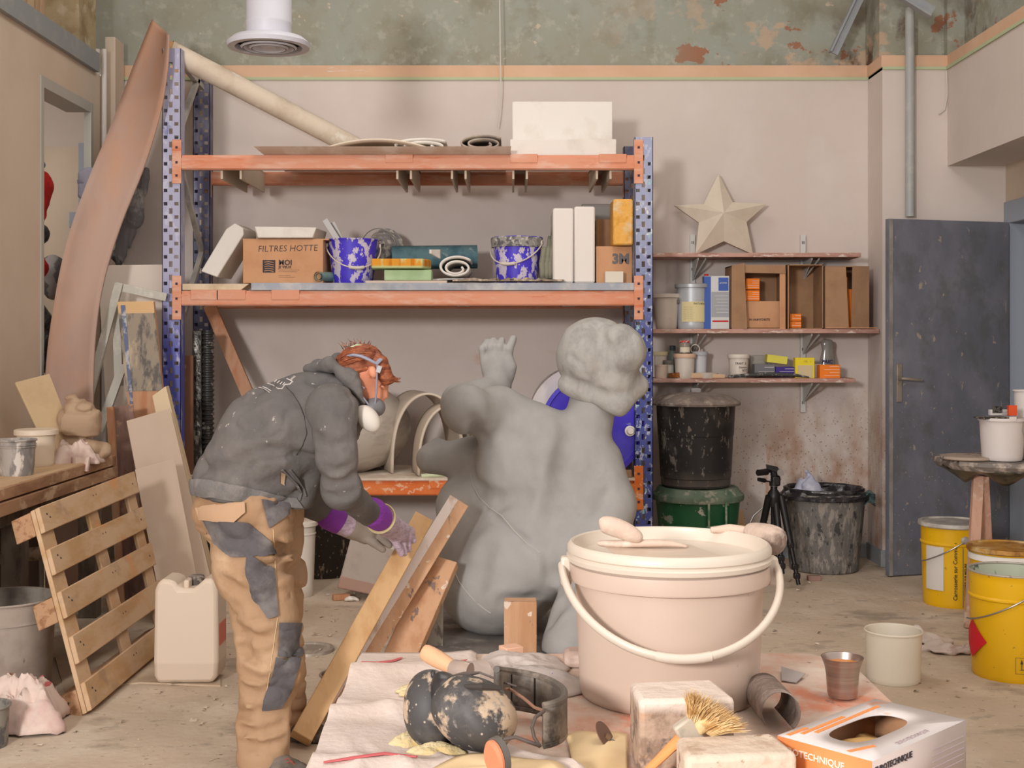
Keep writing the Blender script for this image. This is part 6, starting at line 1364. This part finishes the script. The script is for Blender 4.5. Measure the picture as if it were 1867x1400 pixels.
# canvas cloth with red stripe
clm=M('off_white_canvas',(204,188,178),.92,lay=[('n',(202,182,168),(5,5,5),.45,.65,.7),('n',(196,176,164),(16,16,16),.5,.68,.5)],bump=(70,.25))
redst=M('red_stripe_thread',(196,96,98),.9)
def folds2(x,y):
    a=vnoise(np.array([[x*5,y*3,0.3]],np.float32),201)[0]; b=vnoise(np.array([[x*13+y*6,y*9,1.7]],np.float32),202)[0]
    return .010*(1-abs(a))+.009*(1-abs(b))**2
def clh(x,y):
    h=TZ+.004+folds2(x,y)
    h+=.018*math.exp(-((y-2.24-.25*(x+.2))/.03)**2)+.012*math.exp(-((y-1.93+.1*x)/.03)**2)+.02*math.exp(-((y-2.52-.15*x)/.05)**2)
    return h
def clp(u,v):
    y=1.25+v*1.42; xr=.05+.12*math.sin(v*5+.6)+.05*math.sin(v*17); x=-.33+u*(xr+.33)
    wob=.012*math.sin(v*23)
    if u<.001: return Vector((-.325+wob*.4,y,TZ-.07+.02*math.sin(v*14)))
    if u<.03: return Vector((-.324+wob*.4,y,TZ-.01))
    e=min(1,(1-u)*14+.25)
    return Vector((x,y,TZ+.003+(clh(x,y)-TZ-.003)*e))
ccl=thing('canvas_cloth','crumpled off-white canvas cloth covering the left of bench','cloth')
obj('cloth',MB().grid(70,120,clp),clm,ccl,solid=.004)
for pts in ([(660,1218),(690,1212),(715,1205),(732,1196)],[(800,1205),(830,1208),(850,1213)],[(590,1396),(640,1394),(700,1384),(760,1390)]):
    q=[]
    for x,y in pts:
        p=Pz(x,y,TZ+.02); p.z=clh(p.x,p.y)+.0045; q.append(p)
    obj('red_stripe',MB().tube(q,[.004]+[.006]*(len(q)-2)+[.004],6,flat=.3),redst,ccl)
settle(ccl)
# second fold of grey-white cloth behind the ear defenders
ragfield('rag','thin grey-white rag with blue edge behind ear defenders',Pz(935,1235,TZ),.14,.16,.03,M('grey_white_rag',(196,184,176),.9,lay=[('n',(172,160,154),6,.45,.65),('n',(60,60,130),(20,20,20),.72,.74)],bump=(40,.3)),seed=5)
# large bucket
bc_=Vector((PX(1219,2.40),2.40,TZ))
bm_=M('cream_bucket_plastic',(196,174,158),.38,lay=[('n',(188,165,148),(2,2,1.5),.45,.7,.6),('n',(176,146,120),(28,28,28),.72,.74,.7,3)],spec=.45)
lm_=M('cream_bucket_lid',(208,194,178),.4,lay=[('n',(200,184,168),4,.5,.7,.7)],spec=.45)
bk=thing('bucket','large cream lidded bucket on the bench in the foreground','bucket')
pr_=[(0,.004),(.155,.004),(.163,0),(.168,.004),(.170,.012)]+[(.170+.009*k/8,.012+.20*k/8) for k in range(1,9)]+[(.1795,.222),(.191,.222),(.192,.226),(.190,.252),(.186,.254),(.186,.262),(.191,.264)]
obj('body',MB().lathe(pr_,bc_,96),bm_,bk)
obj('lid',MB().lathe([(.191,.256),(.194,.258),(.196,.266),(.192,.270),(.190,.272),(.194,.275),(.194,.284),(.190,.290),(.186,.292),(.182,.290),(.180,.280),(.172,.268),(.16,.266),(0,.266)],bc_,96),lm_,bk)
# bail handle
a0=.02; pts=[]
for i in range(41):
    q=PI*i/40; x=-.205*math.cos(q); y=-.215*math.sin(q)**.8; z=.245-.125*math.sin(q)**1.15
    pts.append(bc_+Vector((x,y,z)))
hb_=obj('handle',MB().tube(pts,.0072,12,flat=1.25),lm_,bk)
for s in (-1,1): obj('handle_lug',MB().box(bc_+Vector((s*.197,-.004,.236)),(.02,.03,.055)),lm_,bk,bevel=.005)
obj('handle_grip',MB().tube(pts[17:24],.0092,12),lm_,hb_)
settle(bk)
lz=TZ+.266
# trowel on the lid
dm_=M('dusty_wooden_handle',(202,178,160),.85,lay=[('n',(178,152,136),14,.48,.64),('n',(220,202,186),9,.55,.66)],bump=(40,.3))
tw=thing('trowel','dusty finishing trowel lying on the lid of big bucket','trowel')
obj('blade',MB().prism([P(1099,996,2.31),P(1125,1013,2.26),P(1148,1020,2.235),P(1245,1021,2.235),P(1323,1018,2.24),P(1256,994,2.34)],(0,0,.002)),M('pale_steel_blade',(208,190,172),.45,.3),tw)
obj('tang_bar',MB().tube([P(1086,990,2.31),P(1120,992,2.305),P(1180,990,2.305),P(1225,990,2.31),P(1256,997,2.31)],[.008,.009,.0095,.008,.003],12,flat=.8),dm_,tw,sub=2)
obj('handle',MB().tube([P(1092,957,2.30),P(1098,955,2.30),P(1120,960,2.30),P(1150,972,2.30),P(1172,985,2.30)],[.009,.0165,.019,.0165,.010],16),dm_,tw,sub=2); settle(tw)
# padded roller lying behind the bucket lid
pr2=thing('paint_roller','dusty fleece roller resting on the far rim of bucket','roller')
obj('roller_arm',MB().tube([P(1296,966,2.535),P(1330,964,2.535),P(1362,970,2.52)],[.006,.010,.012],10),dm_,pr2)
obj('roller_sleeve',MB().tube([P(1355,972,2.52),P(1362,974,2.52),P(1400,982,2.48),P(1420,988,2.46),P(1425,990,2.455)],[.014,.026,.031,.029,.018],20),M('dirty_fleece',(186,164,148),.95,lay=[('n',(130,112,100),14,.5,.62),('n',(214,196,180),9,.55,.65)],bump=(60,.6)),pr2,sub=2)
settle(pr2)
# sanding block, wood cube
obj('sanding_block',MB().box(P(1049,1187,2.60)+Vector((0,0,.0)),(.05,.06,.034)),M('brown_dusty_block',(176,150,138),.85,lay=[('n',(206,186,172),9,.5,.62)]),label='rounded dusty block peeking out behind big bucket, left',cat='block',bevel=.012).location.z=TZ+.001
wc=obj('wood_cube',MB().box(P(932,1190,2.66),(.042,.036,.026),Matrix.Rotation(.5,3,'Z')),M('pale_wood_cube',(212,168,140),.8),label='small pale wood cube at the far edge of the bench',cat='block',bevel=.002); wc.location.z=TZ+.001
# wooden handled tool
tl=thing('chisel','wooden-handled tool with clear collar on the canvas cloth','tool')
obj('handle',MB().tube([P(768,1185,2.36),P(774,1188,2.36),P(795,1200,2.34),P(820,1214,2.32),P(834,1221,2.31)],[.010,.0165,.0175,.014,.012],20),M('beech_handle',(214,166,128),.6,lay=[('n',(200,150,112),(20,20,20),.5,.66)]),tl,sub=1)
obj('clear_collar',MB().tube([P(828,1219,2.31),P(846,1224,2.29),P(857,1226,2.285)],[.017,.019,.018],18),M('cloudy_collar',(190,170,156),.25,trans=.4),tl); settle(tl); tl.location.z=max(tl.location.z,TZ+.028)
obj('thin_spatula',MB().tube([P(782,1243,2.18),P(800,1240,2.18),P(815,1238,2.18),P(826,1234,2.19),P(846,1230,2.2),P(875,1226,2.21),P(918,1243,2.19),P(942,1252,2.18)],[.003,.005,.006,.004,.0055,.002,.002,.002],8),M('bent_tool_grey',(110,98,92),.6,.3),label='thin bent wire tool lying above the ear defenders',cat='tool')
# ear defenders
edm=M('plaster_spotted_black',(66,63,62),.6,lay=[('n',(190,166,140),(12,12,12),.53,.57,.95,8),('n',(140,132,124),(40,40,40),.60,.66,.8,5),('n',(92,88,86),(16,16,16),.52,.64,.7),('v',(190,176,158),(60,60,60),.13,.08,.8)],spec=.5)
padm=M('black_cushion',(44,42,44),.35,lay=[('n',(86,80,78),14,.52,.66)],spec=.5)
ed=thing('ear_defenders','black ear defenders spotted with plaster in the foreground','ear defenders')
organic('ear_cup',[ell(866,1312,2.00,76,57,.05,.02,-.45),ell(880,1326,1.98,52,46,.05,.03,-.3),ell(850,1296,2.0,52,46,.05,.03)],.0035,edm,ed,disp=lambda g:.0022*np.sin(g[...,0]*95+g[...,2]*60)*.6)
organic('cushion',[ell(822,1300,2.045,32,68,.055,.015,.35),ell(835,1306,2.04,22,66,.05,.01,.3)],.0035,padm,ed)
organic('ear_cup',[ell(780,1300,2.08,40,60,.055,.02,.1),ell(790,1290,2.07,40,52,.05,.03,.0),ell(792,1322,2.07,38,46,.05,.03)],.0035,edm,ed,label='further ear cup of the pair')
organic('cushion',[ell(805,1296,2.07,24,66,.05,.01,.3)],.0035,padm,ed)
# padded headband
bnd=M('grey_headband_vinyl',(96,88,80),.6,lay=[('n',(130,118,106),10,.48,.62),('n',(70,64,60),16,.55,.66)],bump=(30,.4))
pl=[(905,1262,2.16),(925,1264,2.22),(955,1268,2.235),(985,1275,2.22),(1010,1286,2.18),(1027,1300,2.12),(1027,1318,2.05),(1010,1328,2.0),(990,1333,1.99)]
def band(u,v):
    p=P(*interp(pl,u)); hh=.030; return p+Vector((0,0,(v-.5)*2*hh))
obj('headband',MB().grid(48,6,band),bnd,ed,solid=.010)
for v in (-1,1): obj('headband_piping',MB().tube([P(*interp(pl,i/40))+Vector((0,0,v*.031)) for i in range(41)],.0062,8),bnd,ed)
for u in (.16,.33,.5): 
    p=P(*interp(pl,u)); obj('headband_crease',MB().bar(p+Vector((0,-.007,-.028)),p+Vector((0,-.007,.028)),.003,.003,(0,1,0)),M('crease_black',(34,30,30),.8),ed)
wr=M('coppery_wire',(150,112,92),.5,.4)
obj('wire_arm',MB().tube([P(921,1266,2.02),P(930,1266,2.03),P(955,1283,2.0),P(975,1300,1.98),P(992,1306,1.96)],.0026,8),wr,ed)
obj('wire_arm',MB().tube([P(992,1306,1.96),P(976,1318,1.94),P(970,1336,1.93),P(974,1354,1.93),P(985,1372,1.92)],.003,8),M('dark_wire',(86,74,68),.6),ed)
obj('wire_arm',MB().tube([P(918,1358,1.93),P(940,1354,1.93),P(962,1362,1.93),P(985,1370,1.92)],.0032,8),M('dark_wire',(86,74,68),.6),ed)
obj('arm_clip',MB().tube([P(848,1262,1.97),P(880,1262,1.95),P(912,1265,1.96)],[.004,.006,.004],8),M('clip_black',(60,54,50),.6),ed)
settle(ed)
if ed.location.z<TZ+.002: ed.location.z=TZ+.002
obj('blue_label_card',MB().prism([Pz(875,1228,TZ+.02),Pz(922,1240,TZ+.02),Pz(925,1300,TZ+.02),Pz(880,1262,TZ+.02)],(0,0,.002)),M('worn_white_card',(196,180,166),.8,lay=[('n',(70,84,160),(14,14,14),.62,.64)]),label='worn white card with blue patch between defenders and band',cat='card')
# yellow sponge scraps, cream discs
spm=M('pale_yellow_sponge',(206,188,146),.9,lay=[('n',(196,168,110),12,.5,.65)],bump=(60,.6))
ragfield('sponge_scrap','torn pale yellow sponge under the further ear cup, left',Pz(752,1355,TZ+.012),.035,.03,.016,spm,seed=11,cat='sponge')
ragfield('sponge_scrap','torn yellow sponge scrap in front of the ear cushions',Pz(795,1372,TZ+.012),.04,.024,.014,spm,seed=12,cat='sponge')
ragfield('sponge_scrap','faint yellow foam scrap behind the further ear cup',Pz(760,1262,TZ+.016),.04,.035,.012,spm,seed=13,cat='sponge')
pap=M('cream_paper',(228,200,156),.8,lay=[('n',(216,186,140),4,.45,.65)])
obj('cream_disc',MB().grid(40,6,lambda u,v:Pz(905,1412,TZ+.03)+Vector((.105*v*math.cos(2*PI*u),.085*v*math.sin(2*PI*u),.012*math.cos(v*1.5)+.004*math.sin(4*2*PI*u)*v)),closeu=True),pap,solid=.003,label='cream disc of sheet at the bottom edge under orange pad',cat='disc')
obj('cream_sheet',MB().grid(20,16,lambda u,v:(lambda p:Vector((p.x,p.y,TZ+.005+.007*math.sin(PI*u)*(1-v*.6)+.002*math.sin(9*u+5*v))))(Pz(1052+92*u-20*(1-v)*(1-u),1335+90*v,TZ+.01))),pap,solid=.002,label='curled cream sheet between headband and stone block',cat='sheet')
gpd=thing('grinding_pad','orange and black backing pad standing on the cream disc','pad')
Rp=Matrix.Rotation(-.2,3,'Y')@Matrix.Rotation(-.95,3,'Z')@Matrix.Rotation(-PI/2,3,'X')
pc=P(900,1368,1.80)
obj('orange_face',MB().lathe([(0,-.004),(.020,-.004),(.024,0),(.024,.004),(0,.005)],pc,32,Matrix.Diagonal(Vector((.95,1,1.15)))@Rp),M('worn_orange',(206,128,92),.7,lay=[('n',(196,60,50),(30,30,30),.58,.62),('n',(206,180,140),26,.6,.64)]),gpd)
obj('rubber_back',MB().lathe([(0,.005),(.026,.005),(.026,.014),(.02,.018),(0,.018)],pc,32,Matrix.Diagonal(Vector((.95,1,1.15)))@Rp),M('grey_rubber',(98,92,86),.7),gpd); settle(gpd); gpd.location.z=TZ+.046
sd_=thing('sanding_disc','small metal disc on a shaft lying before big bucket','disc')
Rs=Matrix.Rotation(.95,3,'Y')
obj('disc',MB().lathe([(0,0),(.024,0),(.024,.0015),(0,.0015)],P(1102,1307,2.08),28,Rs@Matrix.Rotation(.35,3,'X')),M('brown_disc',(120,92,78),.6,.2),sd_)
obj('hub',MB().tube([P(1104,1308,2.08),P(1112,1313,2.08)],.006,12),M('brown_hub',(110,84,60),.6),sd_)
obj('shaft',MB().tube([P(1112,1313,2.08),P(1124,1321,2.08),P(1138,1326,2.08)],.0018,8),wire,sd_); settle(sd_); sd_.location.z=TZ+.001
# stone blocks and the brush
stm=M('crusted_plaster_block',(178,152,132),.9,lay=[('n',(140,116,98),(16,16,16),.46,.56,.9,7),('n',(108,92,82),(34,34,34),.54,.60,.8,5),('n',(190,150,116),(10,10,10),.56,.62,.7),('z',(216,198,184),2,.098,.112)],bump=(34,.7,8))
b1=MB().prism([P(1166,1284,1.93),P(1341,1281,1.93),P(1299,1245,2.045),P(1148,1251,2.045)],(0,0,-.118))
o=obj('plaster_block',b1,stm,label='crusted plaster block with dusty top in front of bucket',cat='block',bevel=.008); o.location.z=TZ+.001
b2=MB().prism([P(1250,1394,1.775),P(1456,1386,1.785),P(1408,1347,1.875),P(1232,1354,1.865)],(0,0,-.085))
o=obj('plaster_block',b2,M('paler_plaster_block',(210,190,170),.9,lay=[('n',(186,160,138),14,.5,.62),('n',(160,132,112),(30,30,30),.62,.66)],bump=(34,.6,8)),label='paler plaster block nearest the camera beside glove box',cat='block',bevel=.009); o.location.z=TZ+.001
bs=thing('brush','pale bristle brush with orange wooden handle against plaster block','brush')
obj('handle',MB().tube([P(1172,1412,1.84),P(1200,1386,1.86),P(1222,1364,1.875),P(1240,1348,1.88)],[.007,.0085,.010,.012],12,flat=.6),M('orange_handle',(222,152,92),.6),bs)
obj('ferrule',MB().bar(P(1240,1350,1.88),P(1273,1326,1.885),.048,.018,(0,1,.1)),M('dusty_ferrule',(188,176,158),.6,.2,lay=[('n',(160,156,140),18,.5,.62)]),bs,bevel=.004)
brm=M('straw_bristles',(222,188,134),.9,lay=[('n',(190,146,88),(40,40,40),.5,.62),('n',(228,204,160),30,.55,.64)])
mbb=MB(); rr=random.Random(9)
o_=P(1274,1326,1.885); dd=(P(1304,1290,1.87)-o_).normalized(); u_,w_=frame(dd)
for k in range(1700):
    s=rr.uniform(-1,1); t_=rr.uniform(-1,1); a=o_+Vector((.5,0,.62)).normalized()*0+ (Vector((.62,0,.0))*0)
    px_=rr.uniform(-1,1); side=Vector((dd.z,0,-dd.x))
    a=o_+side*.022*px_+Vector((0,.007*t_,0))
    l_=.046+.018*rr.random(); dr_=(dd+side*(.60*px_+.25*s)+Vector((0,-.35*rr.random(),.0))).normalized()
    b=a+dr_*l_*.6; c=a+dr_*l_+Vector((.006*s,.004*t_,-.004*rr.random()))
    n_=Vector((rr.uniform(-1,1),rr.uniform(-1,1),rr.uniform(-1,1))).normalized()*.0010
    v=mbb.pts([a-n_,a+n_,b+n_,b-n_,c]); mbb.face(v[:4]); mbb.face([v[3],v[2],v[4]])
bo_=obj('bristles',mbb,brm,bs); bo_['kind']='stuff'
organic('bristle_core',[('c',o_+side*.0,o_+dd*.018,(.012),.016,.01,1.4,False)],.003,brm,bs,disp=lambda g:.004*vnoise(g*120,301))
settle(bs)
# steel cup
cupc=Vector((PX(1536,2.365),2.365,TZ+.001)); csm=M('brushed_steel',(176,160,150),.28,.9,lay=[('n',(150,134,124),(3,3,80),.45,.65)])
cu=thing('steel_cup','small stainless steel cup holding orange liquid on the bench','cup')
obj('body',MB().lathe([(0,.002),(.022,.002),(.0265,.004),(.0285,.012),(.0305,.045),(.033,.060),(.039,.076),(.040,.078),(.0385,.0775),(.032,.060),(.029,.04),(.026,.01),(0,.008)],cupc,64),csm,cu)
obj('orange_liquid',MB().lathe([(0,.0655),(.02,.0655),(.0335,.0652)],cupc,48),M('orange_liquid',(206,132,58),.25,spec=.5),cu); settle(cu)
# rolled abrasive sheet
pa0=P(1392,1228,2.30); pa1=P(1424,1262,2.14); ax=(pa1-pa0); u_=Vector((0,0,1)); w_=ax.cross(u_).normalized(); u2=w_.cross(ax).normalized()
abm=M('abrasive_grey',(124,108,98),.9,lay=[('n',(146,130,118),40,.45,.62)],bump=(120,.6))
def ab(u,v):
    q=-2.5+4.75*u; r=.033-.006*v*0; return pa0+ax*v+w_*r*math.sin(q)+u2*r*math.cos(q)*1.05+Vector((0,0,0))
t=thing('abrasive_sheet','grey abrasive sheet curled into a tube right of big bucket','sandpaper')
obj('curl',MB().grid(40,6,ab),abm,t,solid=.0018); settle(t); t.location.z=TZ+.002
obj('abrasive_scrap',MB().prism([Pz(1424,1215,TZ+.01),Pz(1468,1228,TZ+.01),Pz(1452,1244,TZ+.004),Pz(1425,1240,TZ+.004)],(0,0,.0015)),M('grey_scrap',(166,156,152),.8),label='small grey abrasive scrap lying behind the curled sheet',cat='sandpaper').location.z=TZ+.003
# glove dispenser box
gb_=thing('glove_box','orange and white glove dispenser box with oval opening on bench','box')
cA,cB,cC,cD=[Pz(x,y,.81) for x,y in ((1418,1341),(1583,1272),(1748,1310),(1590,1388))]   # left, back, right, front
o0=cD; e1=(cA-cD); e2=(cC-cD); L1=e1.length; L2=e2.length; e1.normalize(); e2=(e2-e1*e2.dot(e1)).normalized(); L2=(cC-cD).length
hb=.088
def gp_(a,b,z): return o0+e2*a+e1*b+Vector((0,0,z))
wh=M('box_white_card',(204,194,190),.6,lay=[('n',(224,150,110),(9,9,9),.62,.66,.7,3)]); orc=M('box_orange_card',(228,138,80),.6,lay=[('n',(232,168,124),(4,4,12),.5,.66)])
gc=M('box_grey_card',(188,172,164),.65)
# e2 runs front->right (long), e1 front->left; slot along the long way
cx_,cy_=L2*.47,L1*.52; sa,sb=L2*.30,L1*.22
hole=[(cx_+sa*math.copysign(abs(math.cos(q))**.6,math.cos(q)),cy_+sb*math.copysign(abs(math.sin(q))**.75,math.sin(q))) for q in [2*PI*i/40 for i in range(40)]]
outr=[]
for a,b in hole:
    da,db=a-cx_,b-cy_; s=min((L2-cx_)/da if da>1e-6 else 9e9,(-cx_)/da if da<-1e-6 else 9e9,(L1-cy_)/db if db>1e-6 else 9e9,(-cy_)/db if db<-1e-6 else 9e9); outr.append((cx_+da*s,cy_+db*s))
for cpt in ((0,0),(L2,0),(L2,L1),(0,L1)):
    i=min(range(40),key=lambda k:(outr[k][0]-cpt[0])**2+(outr[k][1]-cpt[1])**2); outr[i]=cpt
mbt=MB(); hv=[mbt.bm.verts.new(gp_(a,b,0)) for a,b in hole]; ov=[mbt.bm.verts.new(gp_(a,b,0)) for a,b in outr]
for i in range(40): mbt.face([hv[i],ov[i],ov[(i+1)%40],hv[(i+1)%40]])
obj('top_panel',mbt,wh,gb_,solid=.0015)
def quad(name,p,mat,s=.0015): 
    m=MB(); m.face(m.pts(p)); return obj(name,m,mat,gb_,solid=s)
quad('orange_side',[gp_(0,0,0),gp_(0,L1,0),gp_(0,L1,-hb),gp_(0,0,-hb)],orc)
quad('grey_side',[gp_(0,0,0),gp_(L2,0,0),gp_(L2,0,-hb),gp_(0,0,-hb)],gc)
quad('rear_side',[gp_(0,L1,0),gp_(L2,L1,0),gp_(L2,L1,-hb),gp_(0,L1,-hb)],kraft)
quad('end_side',[gp_(L2,0,0),gp_(L2,L1,0),gp_(L2,L1,-hb),gp_(L2,0,-hb)],kraft)
quad('bottom_panel',[gp_(0,0,-hb),gp_(L2,0,-hb),gp_(L2,L1,-hb),gp_(0,L1,-hb)],kraft)
obj('glove_wad',MB().grid(16,10,lambda u,v:gp_(L2*(.1+.62*u),L1*(.15+.7*v),-.034+.014*math.sin(PI*u)*math.sin(PI*v)+.004*math.sin(9*u+4*v))),M('tan_gloves',(186,146,90),.7),gb_,solid=.003)
text('printed_lettering','EUROTECHNIQUE',gp_(.005,0,-.018),e2,(0,0,1),.0125,ink,gb_,bold=.0002)
text('printed_lettering','EUROTECHNIQUE',gp_(0,L1-.002,-.022),-e1,(0,0,1),.0135,M('pale_orange_print',(240,214,196),.7),gb_,bold=.0003)
text('printed_lettering','EUROTECHNIQUE',gp_(.09,.010,0),e2,e1,.011,M('pale_grey_print',(176,160,160),.7),gb_,shear=.2)
for k in range(3): obj('orange_print_band',MB().bar(gp_(.01+.02*k,L1*(.93-.07*k),.0012),gp_(.06+.09*k,L1*(.93-.05*k),.0012),.007,.0008,(0,0,1)),M('orange_print',(230,146,84),.6),gb_)
obj('orange_print_band',MB().bar(gp_(.01,L1*.28,.0012),gp_(.06,L1*.2,.0012),.007,.0008,(0,0,1)),M('orange_print',(230,146,84),.6),gb_)
for k in range(5): obj('printed_line',MB().bar(gp_(L2*.62,-.001,-.022-.009*k),gp_(L2*.97,-.001,-.022-.009*k),.0015,.0008,(0,1,0)),M('pale_grey_print',(176,160,160),.7),gb_)
settle(gb_)
bpy.context.view_layer.update()
GR={'wall_shelf':'wall shelves on the right','shelf_rail':'slotted rails holding the wall shelves','steel_drum':'yellow steel drums','packet':'small packets on the wall shelves','open_carton':'open cartons on the middle wall shelf',
'work_glove':'limp gloves beside the right blue bucket','foam_case':'upright white foam slabs','timber':'timbers leaning on the statue','plasterboard':'plasterboard sheets leaning at left','sponge_scrap':'sponge scraps on the bench','plaster_block':'plaster blocks on the bench','cable_tray':'metal channels on the green wall','wall_pipe':'pipes in the left corner'}
for o in bpy.data.objects:
    if o.parent is None and 'label' in o.keys():
        k=o.name.split('.')[0]
        if k in GR: o['group']=GR[k]
